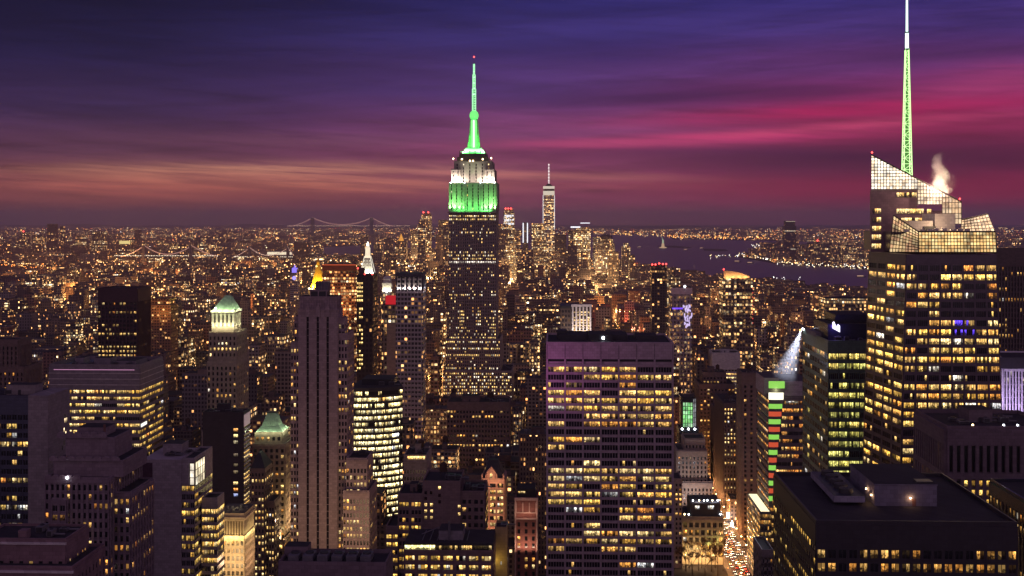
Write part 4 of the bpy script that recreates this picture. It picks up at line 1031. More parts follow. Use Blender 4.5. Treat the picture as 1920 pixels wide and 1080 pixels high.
# ------------------------------------------------------------------ limestone tower on the fifth avenue corner (three dark window shafts)
MAUVE = wallmat('mauve_limestone', (0.29, 0.22, 0.22), .9, .15, .22)
b = Bld('limestone_pier_tower', 'sheer limestone tower with three long dark window shafts and stepped shoulders', 'skyscraper', (X(610, 625), 640), MAUVE, seed=41)
d = 620.0; zz = lambda py: Z(py, d, 600)
xa, xb = X(559, d), X(633, d)
# central shaft: three slots cut as real gaps between four piers
zt, zs_, zb = zz(580), zz(592), 60
b.wall.prism([(xa, d + 1.2), (xb, d + 1.2), (xb, d + 15), (xa, d + 15)], zb, zt, 0)
slots = [(574.5, 579), (593.5, 598), (612, 616.5)]
edges = [559] + [e for s_ in slots for e in s_] + [633]
for i in range(0, 8, 2): b.wall.box(X(edges[i], d), X(edges[i + 1], d), d, d + 1.2, zb, zs_, 0)
b.wall.box(xa, xb, d, d + 1.2, zs_ + .02, zt, 0)
sl = MB()
for (p, q) in slots:
    c = (X(p, d) + X(q, d)) / 2; b.wall.prism([(X(p, d), d + .05), (X(q, d), d + .05), (c, d + .06)], zs_ - .02, zs_ + .01, 0)
    sl = MB()
    for k in range(60):
        z0 = zs_ - 3.6 * (k + 1)
        if z0 < 80: break
        g = (1, .5, .15, 1) if b.r.random() < .0 else (.0004, .0004, .0006, 1)
        sl.face([(X(p, d), d + 1.14, z0 + .35), (X(q, d), d + 1.14, z0 + .35), (X(q, d), d + 1.14, z0 + 3.6), (X(p, d), d + 1.14, z0 + 3.6)], 0, g, [(0, 0), (1, 0), (1, 1), (0, 1)])
    b.part(sl, 'window_shaft', WINDOW)
m = MB()
for px in (577, 596.5, 614.5):
    c = X(px, d); m.prism([(c - 1.1, d - .5), (c + 1.1, d - .5), (c + 1.1, d + .1), (c - 1.1, d + .1)], zz(594), zz(576), 0); m.prism([(c - 1.1, d - .5), (c + 1.1, d - .5), (c + 1.1, d + .1), (c - 1.1, d + .1)], zz(576), zz(571), 0, None, False, [(c - .1, d - .3), (c + .1, d - .3), (c + .1, d + .1), (c - .1, d + .1)])
m.box(xa - .5, xb + .5, d - .4, d - .02, zz(582.5), zz(580), 0)
b.part(m, 'finials', [MAUVE])
m = MB(); zc = zz(556)
m.box(xa + .8, xb - .8, d + 1.0, d + 14, zt, zc, 0, 1)
for k in range(15): c = xa + .9 + (xb - xa - 1.8) * k / 14; m.box(c - .35, c + .35, d + .7, d + .99, zt, zc - .4, 0)
for k in range(6): c = d + 1.8 + 11.6 * k / 5; m.box(xb - .79, xb - .45, c - .35, c + .35, zt, zc - .4, 0)
b.part(m, 'crown', [MAUVE, ROOF])
m = MB(); q0, q1 = X(581, d + 3), X(613, d + 3)
m.box(q0, q1, d + 3, d + 12, zc, zc + 2.6, 1); m.box(q0 - .4, q1 + .4, d + 2.6, d + 12.4, zc + 2.61, zc + 3.2, 0)
m.box(q0 + 2.6, q1 + .2, d + 4, d + 11, zc + 3.21, zc + 7.6, 2)
for c in (q0 + .3, (q0 + q1) / 2, q1 - .3): m.box(c - .25, c + .25, d + 2.7, d + 2.98, zc, zc + 2.6, 0)
for k in range(4): m.tube((q0 + 3.4 + k * 1.4, d + 3.6, zc + 3.2), (q0 + 3.4 + k * 1.4, d + 3.6, zc + 8.4), .12, 0)
b.part(m, 'roof_plant', [MAUVE, DARKSTEEL, STEEL])
spw = dict(fh=3.62, ww=.56, wh=.6, pier=.12, span=.08)
def wing(pl, pr, pt, y0, dep, n, top=2.0, seed=0, lo=60):
    b.tier(X(pl, d), X(pr, d), y0, y0 + dep, lo, zz(pt), dict(spw, n=n, top=top), Lit(seed + pl, .04, .6, .34, .12, WARM + PALE, .95, .15), sp_side=dict(spw, bay=2.6, top=top), lit_side=Lit(seed + pr, .05, .4, .25, .08, WARM, .7), parapet=1.0)
wing(549, 559, 598, d + 4, 16, 2); wing(543, 559, 646, d + 2.5, 20, 3, seed=3)
wing(633, 644, 600, d + 3, 10, 2, seed=4); wing(633, 650, 629, d + 2, 20, 3, seed=5)
wing(652, 691, 858, d - 5, 20, 6, 4, seed=6); wing(648, 697, 916, d - 8, 26, 8, 3, seed=7)
m = MB()
for k in range(12): c = X(653 + k * 3.3, d - 5); m.box(c - .3, c + .3, d - 5.5, d - 5.12, zz(862), zz(857)); m.box(c - .3, c + .3, d - 8.5, d - 8.12, zz(919), zz(915))
b.part(m, 'parapet_teeth', [MAUVE])
b.kit(X(657, d), X(686, d), d - 3, d + 12, zz(858), 2, 0, False)
light('avenue_glow', 'AREA', (X(690, d), d - 46, 96), (1, .62, .34), 12000, (X(640, d), d, 110), 30, parent=b.e)
b.finish(rect=(541, 710, 1042, 609))

# ------------------------------------------------------------------ left foreground group
b = Bld('glass_and_blank_tower', 'tower with a dark glass front and a tall blank side wall at the left edge', 'skyscraper', (X(60, 490), 490), wallmat('pale_concrete_wall', (0.24, 0.21, 0.205), .85, .2, .2), seed=42)
d = 480.0; zt = Z(747, d, 60); x1 = X(90, d); xm = X(53, d); x0 = X(-60, d)
b.tier(x0, xm, d, d + 22, 60, zt, dict(n=11, fh=3.75, ww=.86, wh=.55, panes=2, pier=.12, span=.12, top=6), Lit(19, .12, .35, .4, .10, PALE + GOLD + WHITE, .8, .25), wallm=1)
b.wmats = [b.wmat, wallmat('slate_spandrel', (.055, .06, .09), .35, .5, .3)]
b.wall.prism([(xm + .02, d - .25), (x1, d - .25), (x1, d + 22), (xm + .02, d + 22)], 60, zt + 1.2, 0, 0)
slit = MB()
for (py, q) in ((789, 0), (797, 1), (815, 1), (823, 1), (840, 0), (797, .5), (848, 0)):
    zz_ = Z(py, d, 100); yy = d + 13 + 6 * (hash((py, q)) % 7) / 7; s_ = MB()
    s_.face([(x1 + .04, yy, zz_ - 2.0), (x1 + .04, yy + .8, zz_ - 2.0), (x1 + .04, yy + .8, zz_), (x1 + .04, yy, zz_)], 0, ((1 * q, .8 * q, .5 * q, 1) if q else (.0005, .0005, .0006, 1)), [(3, 0), (4, 0), (4, 1), (3, 1)]); b.part(s_, 'window', WINDOW)
b.kit(x0 + 2, x1 - 4, d + 3, d + 20, zt, 5, 0)
b.finish(rect=(-20, 127, 1000, 480))
b = Bld('striped_glass_office', 'big flat-roofed office block with golden lit window strips wrapping its corner', 'skyscraper', (X(180, 690), 700), wallmat('grey_mauve_spandrel', (0.17, 0.145, 0.165), .55, .35, .25), seed=43)
d = 680.0; zt = Z(690, d, 180); x0, x1 = X(92, d), X(262, d)
b.tier(x0, x1, d, d + 41, 40, zt, dict(n=12, fh=3.92, ww=.985, wh=.5, panes=4, pier=.1, span=.35, top=12), Lit(50, .72, .2, .6, .35, GOLD + PALE, 1.15, .04), sp_side=dict(n=8, fh=3.92, ww=.985, wh=.5, panes=4, pier=.1, span=.35, top=12), lit_side=Lit(51, .55, .35, .6, .3, GOLD, .95, .08), parapet=2.2)
m = MB()
for k in range(3):
    zz_ = zt - 3.2 - k * 3.4; m.box(x0 - .1, x1 + .1, d - .62, d - .4, zz_, zz_ + .35, 0); m.box(x1 + .4, x1 + .62, d - .4, d + 41, zz_, zz_ + .35, 0)
b.part(m, 'facade_rail', [PALEPANEL])
m = MB(); m.box(x0 + 3, x1 - 3, d - .55, d - .42, zt - 1.1, zt - .85); b.part(m, 'rose_light_strip', [glow('rose_strip', (.9, .4, .7), .8)])
for (a, c, e, f, h) in ((22, 32, 12, 22, 4.5), (9, 14, 16, 26, 4), (36, 48, 10, 30, 3)):
    m = MB(); m.box(x0 + a, x0 + c, d + e, d + f, zt, zt + h, 0, 1); b.part(m, 'bulkhead', [b.wmat, ROOF])
m = MB(); m.box(x0 + 3, x0 + 16, d + 12, d + 39, zt + .05, zt + .5); b.part(m, 'skylight', [wallmat('blue_roof_glass', (.06, .12, .16), .2, .6, .4)])
m = MB(); zz_ = Z(802, d, 270); m.face([(x1 + .45, d + 1, zz_), (x1 + .45, d + 11, zz_ + .3), (x1 + .45, d + 11, zz_ + 2.2), (x1 + .45, d + 1, zz_ + 2)], 0); m.face([(x1 + .42, d + 1, zz_), (x1 + .42, d + 1, zz_ + 2), (x1 + .42, d + 11, zz_ + 2.2), (x1 + .42, d + 11, zz_ + .3)], 0)
b.part(m, 'lit_sign', [glow('white_sign', (1, .97, .85), 1.4)])
b.kit(x0 + 2, x1 - 2, d + 2, d + 12, zt, 6, 0, False)
b.finish(rect=(92, 306, 1020, 680))
b = Bld('scalloped_brick_tower', 'dark brick art deco tower with scalloped stepped crown in front of the golden-striped office block', 'skyscraper', (X(160, 440), 450), wallmat('plum_brick', (0.20, 0.155, 0.172), .9, .15, .3), seed=44)
d = 440.0; zq = lambda py: Z(py, d, 160)
spd = dict(fh=3.55, ww=.52, wh=.6, pier=.55, span=.2)
b.tier(X(84, d), X(205, d), d, d + 34, 60, zq(898), dict(spd, n=12, top=1.5), Lit(60, .05, .45, .45, .05, WARM + ORANGE, 1.0, .15), parapet=.6)
b.tier(X(150, d), X(236, d), d + 5, d + 30, 60, zq(930), dict(spd, n=8, top=1.5), Lit(66, .05, .4, .3, .05, WARM, .9), parapet=.6)
b.tier(X(92, d), X(224, d), d + 4, d + 30, zq(898), zq(868), dict(spd, n=7, fh=7, ww=.3, wh=.8, top=1.0), Lit(63, 0, .5, .25, .1, WARM, .9), parapet=.3)
b.tier(X(107, d), X(200, d), d + 8, d + 27, zq(868), zq(828), dict(spd, n=6, fh=8.5, ww=.4, wh=.9, pier=.9, top=3), Lit(61, 0, 0, 0, 0), parapet=.2)
b.tier(X(84, d) + 3.2, X(84, d) + 9, d - 1.4, d + 5, 60, zq(935), dict(spd, n=2, panes=2, ww=.7, top=1.6), Lit(71, .3, .5, .5, .1, ORANGE + WARM, 1.0), parapet=.5)
def scallop(pl, pr, yy, py, n, h):
    m = MB()
    for k in range(n):
        c = X(pl + (pr - pl) * (k + .5) / n, yy); r = (X(pr, yy) - X(pl, yy)) / n * .5
        pts = [(c - r, zq(py))] + [(c + r * math.cos(math.pi - math.pi * q / 8), zq(py) + h * .4 + h * .6 * math.sin(math.pi * q / 8)) for q in range(9)] + [(c + r, zq(py))]
        m.face([(x, yy - .3, z_) for x, z_ in pts]); m.face([(x, yy + .5, z_) for x, z_ in reversed(pts)])
        for (p, q) in zip(pts, pts[1:]): m.face([(q[0], yy - .3, q[1]), (p[0], yy - .3, p[1]), (p[0], yy + .5, p[1]), (q[0], yy + .5, q[1])])
    b.part(m, 'scalloped_parapet', [b.wmat])
scallop(107, 200, d + 7.6, 828, 6, 2.4); scallop(92, 224, d + 3.6, 868, 8, 1.8); scallop(84, 150, d - .4, 898, 5, 1.6)
m = MB(); m.box(X(120, d), X(176, d), d + 12, d + 22, zq(828), zq(812), 0, 1); m.box(X(172, d), X(176, d), d + 11.4, d + 11.9, zq(828), zq(806), 2); b.part(m, 'roof_house', [b.wmat, ROOF, BRICK])
q = P3(126, 899, d - .8); m = MB(); m.lathe(q[0], q[1], [(0, q[2]), (.5, q[2] + .4), (.5, q[2] + .9), (0, q[2] + 1.3)], 8); b.part(m, 'flood_lamp', [LAMPC])
light('crown_lamp', 'POINT', (q[0], q[1] - .6, q[2] + 1), (1, .9, .95), 60, size=.2, parent=b.e)
light('uplight', 'POINT', (X(154, d), d - 1.6, zq(1004)), (1, .7, .25), 160, size=.2, parent=b.e)
b.finish(rect=(83, 237, 1090, 438))
b = Bld('corniced_brick_block', 'low brick block with deep cornices cut by the bottom left corner', 'building', (X(40, 360), 370), wallmat('rose_brick', (0.20, 0.13, 0.14), .9, .15, .3), seed=45)
d = 360.0; zq2 = lambda py: Z(py, d, 50)
b.tier(X(-60, d), X(108, d), d + 6, d + 24, 60, zq2(1024), dict(n=9, fh=5.5, ww=.4, wh=.5, pier=.3, span=.2, top=5), Lit(3, .0, .3, .2, .1, PALE, .5), parapet=.8)
b.tier(X(-60, d), X(136, d), d, d + 26, 60, zq2(1067), dict(n=9, fh=4, ww=.4, wh=.5, pier=.3, span=.2, top=2), Lit(3, .1, .3, .2, .1), parapet=1.0)
m = MB(); m.box(X(-60, d), X(110, d), d + 5.1, d + 5.9, zq2(1030), zq2(1026)); m.box(X(-60, d), X(139, d), d - 1.0, d - .1, zq2(1073), zq2(1069)); b.part(m, 'cornice', [PALEPANEL])
m = MB(); m.box(X(12, d), X(28, d), d + 8, d + 11, zq2(1024), zq2(1008)); b.part(m, 'chimney', [b.wmat])
b.kit(X(-30, d), X(90, d), d + 8, d + 20, zq2(1024), 3, 0, False)
b.finish(rect=(-20, 137, 1090, 358))
b = Bld('blank_wall_slab', 'slab tower with a wide blank pale wall and a bright glazed top corner', 'skyscraper', (X(330, 570), 580), wallmat('cool_plaster', (0.28, 0.245, 0.25), .9, .15, .18), seed=46)
d = 560.0; zq3 = lambda py: Z(py, d, 320); x0, xg, x1 = X(266, d), X(340, d), X(364, d)
b.wall.prism([(x0, d), (xg, d), (xg, d + 30), (x0, d + 30)], 40, zq3(862), 0, 0)
m = MB(); m.box(x0 + .3, X(286, d), d - .12, d - .02, zq3(908), zq3(868)); b.part(m, 'dark_panel', [wallmat('maroon_panel', (.06, .03, .045), .7, .2, .3)])
for k, py in enumerate((915, 931, 945, 960, 974, 989, 1003, 1018, 1031)):
    w0, wd = (X(277, d), .5 if k in (3, 4, 6) else 1.5); s_ = MB(); s_.face([(w0, d - .06, zq3(py + 1.3)), (w0 + wd, d - .06, zq3(py + 1.3)), (w0 + wd, d - .06, zq3(py - 1.3)), (w0, d - .06, zq3(py - 1.3))], 0, (.9, .7, .4, 1), [(k, .5), (k + .4, .5), (k + .4, .9), (k, .9)]); b.part(s_, 'window', WINDOW)
b.tier(xg + .02, x1, d + .6, d + 30, 40, zq3(862), dict(n=3, fh=4.0, ww=.9, wh=.62, panes=2, pier=.1, span=.1, top=12), Lit(80, .3, .3, .5, .1, GOLD, .9), sp_side=dict(n=5, fh=4, ww=.92, wh=.62, panes=2, pier=.1, span=.1, top=12), lit_side=Lit(82, .1, .5, .4, .1, GOLD, .8), parapet=.8)
b.wmats = [b.wmat]
lattice_screen(b, ((x1 + .25, d + 1, zq3(911)), (x1 + .25, d + 16, zq3(911)), (x1 + .25, d + 16, zq3(867)), (x1 + .25, d + 1, zq3(867))), 4, 3, [(1, .9, .7), (1, .84, .55)], 4, gain=1.5, bar=.3)
lattice_screen(b, ((X(356, d), d + .2, zq3(909)), (x1, d + .2, zq3(909)), (x1, d + .2, zq3(868)), (X(356, d), d + .2, zq3(868))), 1, 3, [(1, .88, .7)], 4, gain=1.2, bar=.3)
b.tier(x1 + .5, X(396, d), d + 10, d + 22, 40, zq3(945), dict(n=5, fh=4, ww=.92, wh=.6, panes=3, pier=.1, span=.1, top=4), Lit(85, .35, .4, .5, .15, GOLD + PALE, 1.0), parapet=.8)
b.kit(x0 + 1, x1 - 1, d + 4, d + 26, zq3(862), 5, 0)
b.finish(rect=(264, 406, 1045, 560))
b = Bld('black_slab_tower', 'black windowless-looking slab with slanting light fins down its narrow side', 'skyscraper', (X(425, 700), 710), wallmat('black_brick', (0.035, 0.028, 0.036), .7, .3, .4), seed=47)
d = 700.0; zq4 = lambda py: Z(py, d, 420); x0, x1 = X(380, d), X(457, d)
b.tier(x0, x1, d, d + 14, 40, zq4(775), None, None, parapet=.8)
r = random.Random(5); s_ = None
for k, py in enumerate((806, 817, 829, 853, 872, 885, 906, 918, 928)):
    s_ = MB(); g = (1, .7, .25, .1, .08, .12, .8, .9, .6)[k]; c = ((1, .5, .15), (1, .85, .4), (1, .9, .6), (1, .8, .6), (1, .8, .5), (1, .8, .5), (1, .75, .35), (1, .4, .1), (.4, .5, 1))[k]
    s_.face([(X(438, d), d - .05, zq4(py + 3)), (X(446, d), d - .05, zq4(py + 3)), (X(446, d), d - .05, zq4(py - 3)), (X(438, d), d - .05, zq4(py - 3))], 0, (c[0] * g, c[1] * g, c[2] * g, 1), [(k * 3, 0), (k * 3 + 2.5, 0), (k * 3 + 2.5, 1), (k * 3, 1)]); b.part(s_, 'window', WINDOW)
m = MB(); m.box(x1, x1 + .35, d + .3, d + 13.5, zq4(800), zq4(778)); b.part(m, 'pale_panel', [glow('rose_panel', (.42, .28, .3), .4, (.5, .4, .42))])
k = 0
for py in range(806, 960, 8):
    m = MB(); z_ = zq4(py); m.box(x1, x1 + .7, d + .3, d + 13.5, z_ - .5, z_ + .25); b.part(m, 'side_fin', [wallmat('pale_fin', (.5, .42, .46), .6, .3, .15)])
    m = MB(); c = PALE[py % 3]; g = .9 if r.random() < .5 else .06
    m.face([(x1 + .05, d + .6, z_ + .5), (x1 + .05, d + 13, z_ + .5), (x1 + .05, d + 13, z_ + 2), (x1 + .05, d + .6, z_ + 2)], 0, (c[0] * g, c[1] * g, c[2] * g, 1), [(py, 0), (py + 12, 0), (py + 12, 1), (py, 1)]); b.part(m, 'window', WINDOW)
b.kit(x0 + 1, x1 - 1, d + 2, d + 12, zq4(775), 4, 0)
b.finish(rect=(379, 473, 950, 700))
CREAM = wallmat('cream_terracotta', (0.42, 0.34, 0.235), .85, .2, .25)
b = Bld('floodlit_terracotta_tower', 'ornate cream terracotta tower with a golden floodlit colonnade under its cornice', 'building', (X(440, 625), 635), CREAM, seed=48)
d = 620.0; zq5 = lambda py: Z(py, d, 440); x0, x1 = X(408, d), X(458, d)
spt = dict(n=6, fh=4.0, ww=.55, wh=.58, panes=2, pier=.3, span=.22, top=1.6)
b.tier(x0, x1, d, d + 21, 40, zq5(1006), spt, Lit(91, .05, .4, .25, .08, WARM, .6), sp_side=dict(spt, n=8), lit_side=Lit(92, .05, .4, .2, .08, WARM, .6), parapet=0)
m = MB(); zA, zB, zC = zq5(1006), zq5(976), zq5(962)
m.box(x0 + .8, x1 - .8, d + .8, d + 20.4, zA, zB, 1)
for k in range(10): c = x0 + .5 + (x1 - x0 - 1) * k / 9; m.cyl(c, d + .35, .34, .3, zA + .6, zB - .3, 8, 0)
for k in range(12): c = d + .9 + 19.4 * k / 11; m.cyl(x1 - .35, c, .34, .3, zA + .6, zB - .3, 8, 0)
m.box(x0 - .5, x1 + .5, d - .5, d + 21.2, zA, zA + .6, 0); m.box(x0 - .3, x1 + .3, d - .3, d + 21, zB - .3, zB + 1.1, 0); m.box(x0 - 1.0, x1 + 1.0, d - 1.0, d + 21.6, zB + 1.11, zB + 1.9, 0); m.box(x0 - .2, x1 + .2, d - .2, d + 21, zB + 1.91, zC, 0, 2)
for k in range(22): c = x0 - .8 + (x1 - x0 + 1.6) * k / 21; m.box(c - .2, c + .2, d - .95, d - .31, zB + .6, zB + 1.1, 0)
b.part(m, 'colonnade', [CREAM, wallmat('shadow_stone', (.16, .12, .08), .9, .1, .3), ROOF2])
m = MB()
for k in range(8): c = x0 + 1 + k * 1.7; m.box(c, c + 1.1, d + 2 + (k % 3) * 4, d + 4 + (k % 3) * 4, zC, zC + 1 + (k % 2), 0)
b.part(m, 'roof_units', [STEEL], 'stuff')
for k in range(5): light('colonnade_uplight', 'POINT', (x0 + 1.2 + k * (x1 - x0 - 2.4) / 4, d - 1.8, zA - .2), (1, .78, .30), 520, size=.25, parent=b.e)
for k in range(5): light('colonnade_uplight', 'POINT', (x1 + 1.7, d + 2 + k * 4.2, zA - .2), (1, .82, .36), 480, size=.25, parent=b.e)
light('roof_lamp', 'POINT', ((x0 + x1) / 2, d + 8, zC + 3), (1, .8, .4), 500, size=.3, parent=b.e)
light('street_floodlight', 'AREA', ((x0 + x1) / 2 + 2, d - 16, 76), (1, .66, .32), 9500, ((x0 + x1) / 2, d, 95), 14, parent=b.e)
light('street_floodlight', 'AREA', (x1 + 14, d + 10, 74), (1, .6, .36), 5000, (x1, d + 10, 92), 10, parent=b.e)
b.finish(rect=(406, 480, 1090, 618))
COPPER = wallmat('green_copper', (0.30, 0.42, 0.30), .6, .3, .25)
b = Bld('copper_roofed_tower', 'stepped stone tower with a lit flat-topped green copper roof beside the black slab', 'skyscraper', (X(505, 730), 740), wallmat('taupe_stone', (0.26, 0.20, 0.15), .9, .15, .3), seed=49)
d = 720.0; zq6 = lambda py: Z(py, d, 500); cx = X(503, d)
spc = dict(bay=3.1, fh=3.7, ww=.5, wh=.6, pier=.3, span=.15, top=1.5)
x0, x1 = X(474, d), X(530, d)
b.tier(x0 + .6, x1 - 1, d + 2, d + 20, zq6(835), zq6(812), dict(spc, top=2), Lit(4, .2, .3, .4, .1, WARM), parapet=.4)
b.tier(x0, x1 + 1.5, d, d + 24, 40, zq6(835), spc, Lit(101, .08, .5, .35, .1, WARM + PALE, .9), parapet=1)
b.tier(x0 - 4, X(540, d), d - 12, d + 26, 40, zq6(1005), spc, Lit(102, .3, .4, .5, .15, WARM, .9), parapet=1)
m = MB(); zA, zB = zq6(811), zq6(779); hw0, hw1 = (X(523, d) - X(478, d)) / 2 + .8, 2.9
A0 = [(cx - hw0, d + 2), (cx + hw0, d + 2), (cx + hw0, d + 19), (cx - hw0, d + 19)]; A1 = [(cx - hw1, d + 9), (cx + hw1, d + 9), (cx + hw1, d + 12.5), (cx - hw1, d + 12.5)]; Am = [(a * .45 + c * .55, e * .45 + f * .55) for (a, e), (c, f) in zip(A0, A1)]
m.prism(A0, zA, zA + 3.2, 0, None, False, Am); m.prism(Am, zA + 3.2, zB, 0, None, False, A1); m.prism([(cx - hw1 - .3, d + 8.7), (cx + hw1 + .3, d + 8.7), (cx + hw1 + .3, d + 12.8), (cx - hw1 - .3, d + 12.8)], zB, zB + .8, 1)
for k in range(9):
    f = k / 8; p = lerp(A0[0], A0[1], f); q = lerp(A1[0], A1[1], f); pm = lerp(Am[0], Am[1], f)
    m.tube((p[0], p[1] - .1, zA), (pm[0], pm[1] - .1, zA + 3.2), .12, 0); m.tube((pm[0], pm[1] - .1, zA + 3.2), (q[0], q[1] - .1, zB), .12, 0)
b.part(m, 'copper_roof', [COPPER, DARKSTEEL])
for k in range(4): light('roof_uplight', 'POINT', (cx - hw0 + .5 + k * (2 * hw0 - 1) / 3, d - .3, zA + .6), (.85, 1.0, .62), 700, size=.25, parent=b.e)
for k in range(3): light('roof_uplight', 'POINT', (cx + hw0 + 1.6, d + 4 + k * 6, zA + .6), (.85, 1.0, .62), 800, size=.25, parent=b.e)
light('setback_light', 'AREA', (X(525, d), d - 14, zq6(1000)), (1, .72, .35), 14000, (X(515, d), d, zq6(930)), 16, size_y=2, parent=b.e)
light('setback_light', 'AREA', (x1 + 14, d + 14, zq6(990)), (1, .68, .35), 14000, (x1, d + 12, zq6(920)), 14, size_y=2, parent=b.e)
b.finish(rect=(474, 546, 1060, 708))
b = Bld('slate_hipped_building', 'brown building with a steep dark slate roof in front of the copper-roofed tower', 'building', (X(490, 690), 695), BROWN, seed=50)
d = 690.0; x0, x1 = X(471, d), X(496, d); zt = Z(878, d, 480)
b.tier(x0, x1, d, d + 18, 40, zt, dict(n=4, fh=3.7, ww=.5, wh=.55, pier=.25, span=.2, top=2), Lit(111, .25, .4, .6, .15, PALE, 1.0), parapet=0)
m = MB(); m.prism([(x0 - .4, d - .4), (x1 + .4, d - .4), (x1 + .4, d + 18.4), (x0 - .4, d + 18.4)], zt + .05, zt + 8, 0, None, False, [(x0 + 2.5, d + 6), (x1 - 4, d + 6), (x1 - 4, d + 12), (x0 + 2.5, d + 12)]); b.part(m, 'slate_roof', [wallmat('slate', (.03, .03, .032), .7, .3, .4)])
b.tier(x1 + .2, X(512, d), d + 3, d + 20, 40, Z(945, d, 500), dict(n=3, fh=3.7, ww=.5, wh=.55, pier=.25, span=.2, top=2), Lit(112, .35, .4, .6, .15, PALE, 1.0))
b.finish(rect=(471, 512, 1010, 690))
b = Bld('lantern_crown_tower', 'slender stone tower with a pale floodlit arcade and glowing green pyramid roof', 'skyscraper', (X(425, 815), 825), wallmat('bone_limestone', (0.30, 0.25, 0.185), .9, .15, .3), seed=51)
d = 800.0; zq7 = lambda py: Z(py, d, 425); x0, x1 = X(388, d), X(444, d)
spl_ = dict(n=7, fh=3.8, ww=.42, wh=.58, pier=.35, span=.15, top=2)
b.tier(x0, x1, d, d + 30, 30, zq7(680), spl_, Lit(121, .05, .4, .25, .1, WARM, .9), parapet=.8)
b.tier(x0 + 1, x1 - .6, d + 1, d + 29, zq7(680), zq7(624), spl_, Lit(122, .0, .4, .3, .1, PALE, .9), parapet=.6)
xq0, xq1 = X(393, d), X(438, d); zA, zB = zq7(613), zq7(584)
b.tier(xq0 + .5, xq1 - .5, d + 3, d + 22, zq7(624), zA, None, None, parapet=0)
m = MB(); m.box(xq0 + 1.4, xq1 - 1.4, d + 4.2, d + 20.8, zA, zB, 0)
for k in range(6):
    c = xq0 + 1.2 + (xq1 - xq0 - 2.4) * k / 5; m.box(c - .75, c + .75, d + 3.2, d + 4.19, zA, zB - 1, 0)
    if k < 5:
        e = c + (xq1 - xq0 - 2.4) / 10; m.box(e - .8, e + .8, d + 4.1, d + 4.18, zA + 2.6, zB - 3, 1)
for k in range(5): c = d + 5 + 14.5 * k / 4; m.box(xq1 - 1.39, xq1 - .4, c - .75, c + .75, zA, zB - 1, 0)
m.box(xq0 - .2, xq1 + .2, d + 2.6, d + 22.2, zB - .99, zB + .5, 0)
b.part(m, 'arcade', [wallmat('pale_arcade_stone', (.46, .43, .34), .85, .2, .2), DARK])
m = MB(); cx = (xq0 + xq1) / 2; A0 = [(xq0 + 1, d + 3.6), (xq1 - 1, d + 3.6), (xq1 - 1, d + 21), (xq0 + 1, d + 21)]; A1 = [(cx - .6, d + 10), (cx + 3.2, d + 10), (cx + 3.2, d + 14), (cx - .6, d + 14)]
m.prism(A0, zB + .5, zq7(556), 0, None, False, A1)
for k in range(10): p = lerp(A0[0], A0[1], k / 9); q = lerp(A1[0], A1[1], k / 9); m.tube((p[0], p[1] - .08, zB + .5), (q[0], q[1] - .08, zq7(556)), .1, 0)
b.part(m, 'pyramid_roof', [COPPER])
for k in range(4): light('arcade_floodlight', 'POINT', (xq0 + 2 + k * 4.4, d + .6, zA + .6), (1, .93, .58), 1300, size=.3, parent=b.e)
for k in range(2): light('arcade_floodlight', 'POINT', (xq1 + 2.4, d + 7 + k * 10, zA + .6), (1, .93, .58), 1300, size=.3, parent=b.e)
for k in range(4): light('pyramid_floodlight', 'POINT', (xq0 + 1.5 + k * 4.6, d + 1.2, zB + 1.0), (.86, 1.0, .58), 1200, size=.3, parent=b.e)
for k in range(2): light('pyramid_floodlight', 'POINT', (xq1 + 1.6, d + 8 + k * 9, zB + 1.0), (.86, 1.0, .58), 1100, size=.3, parent=b.e)
m = MB(); q = P3(404, 579, d + 2); m.lathe(q[0], q[1], [(0, q[2] - .6), (.5, q[2]), (.5, q[2] + .5), (0, q[2] + 1)], 8); b.part(m, 'floodlight', [LAMPC])
m = MB(); q = P3(415, 646, d + .5); pts = [(q[0] + 2.2 * math.cos(math.pi * k / 8), q[2] + 2.2 * math.sin(math.pi * k / 8)) for k in range(9)]
m.face([(a, d + .9, c) for a, c in reversed(pts)], 0, (1, .9, .6, 1), [(0, .9)] * 9); b.part(m, 'arched_window', [PANEL])
b.finish(rect=(387, 462, 765, 800))
b = Bld('ribbed_dark_tower', 'dark ribbed tower with a solid black top among the low eastern blocks', 'skyscraper', (X(220, 1100), 1115), wallmat('oxblood_cladding', (0.06, 0.03, 0.035), .6, .3, .3), seed=52)
d = 1100.0
b.tier(X(184, d), X(257, d), d, d + 36, 0, Z(542, d, 220), dict(n=11, fh=4.1, ww=.72, wh=.55, panes=2, pier=.9, span=.1, top=12), Lit(132, .25, .45, .4, .08, PALE, .9), parapet=1)
b.finish(rect=(183, 263, 668, 1100))
b = Bld('left_edge_setback_tower', 'dark stone setback tower cut off by the left picture edge', 'skyscraper', (X(15, 900), 912), BROWN, seed=53)
d = 900.0
b.tier(X(-40, d), X(30, d), d + 4, d + 26, 0, Z(640, d, 15), dict(n=9, fh=3.8, ww=.4, wh=.6, pier=.8, span=.1, top=4), Lit(132, .0, .3, .15, .04, WARM, .9)); b.tier(X(-40, d), X(45, d), d, d + 30, 0, Z(690, d, 15), dict(n=11, fh=3.8, ww=.4, wh=.6, pier=.6, span=.1, top=3), Lit(133, .0, .3, .15, .04, WARM, .9))
b.e.name = 'setback_tower'
b.finish(rect=(-20, 46, 735, 900))

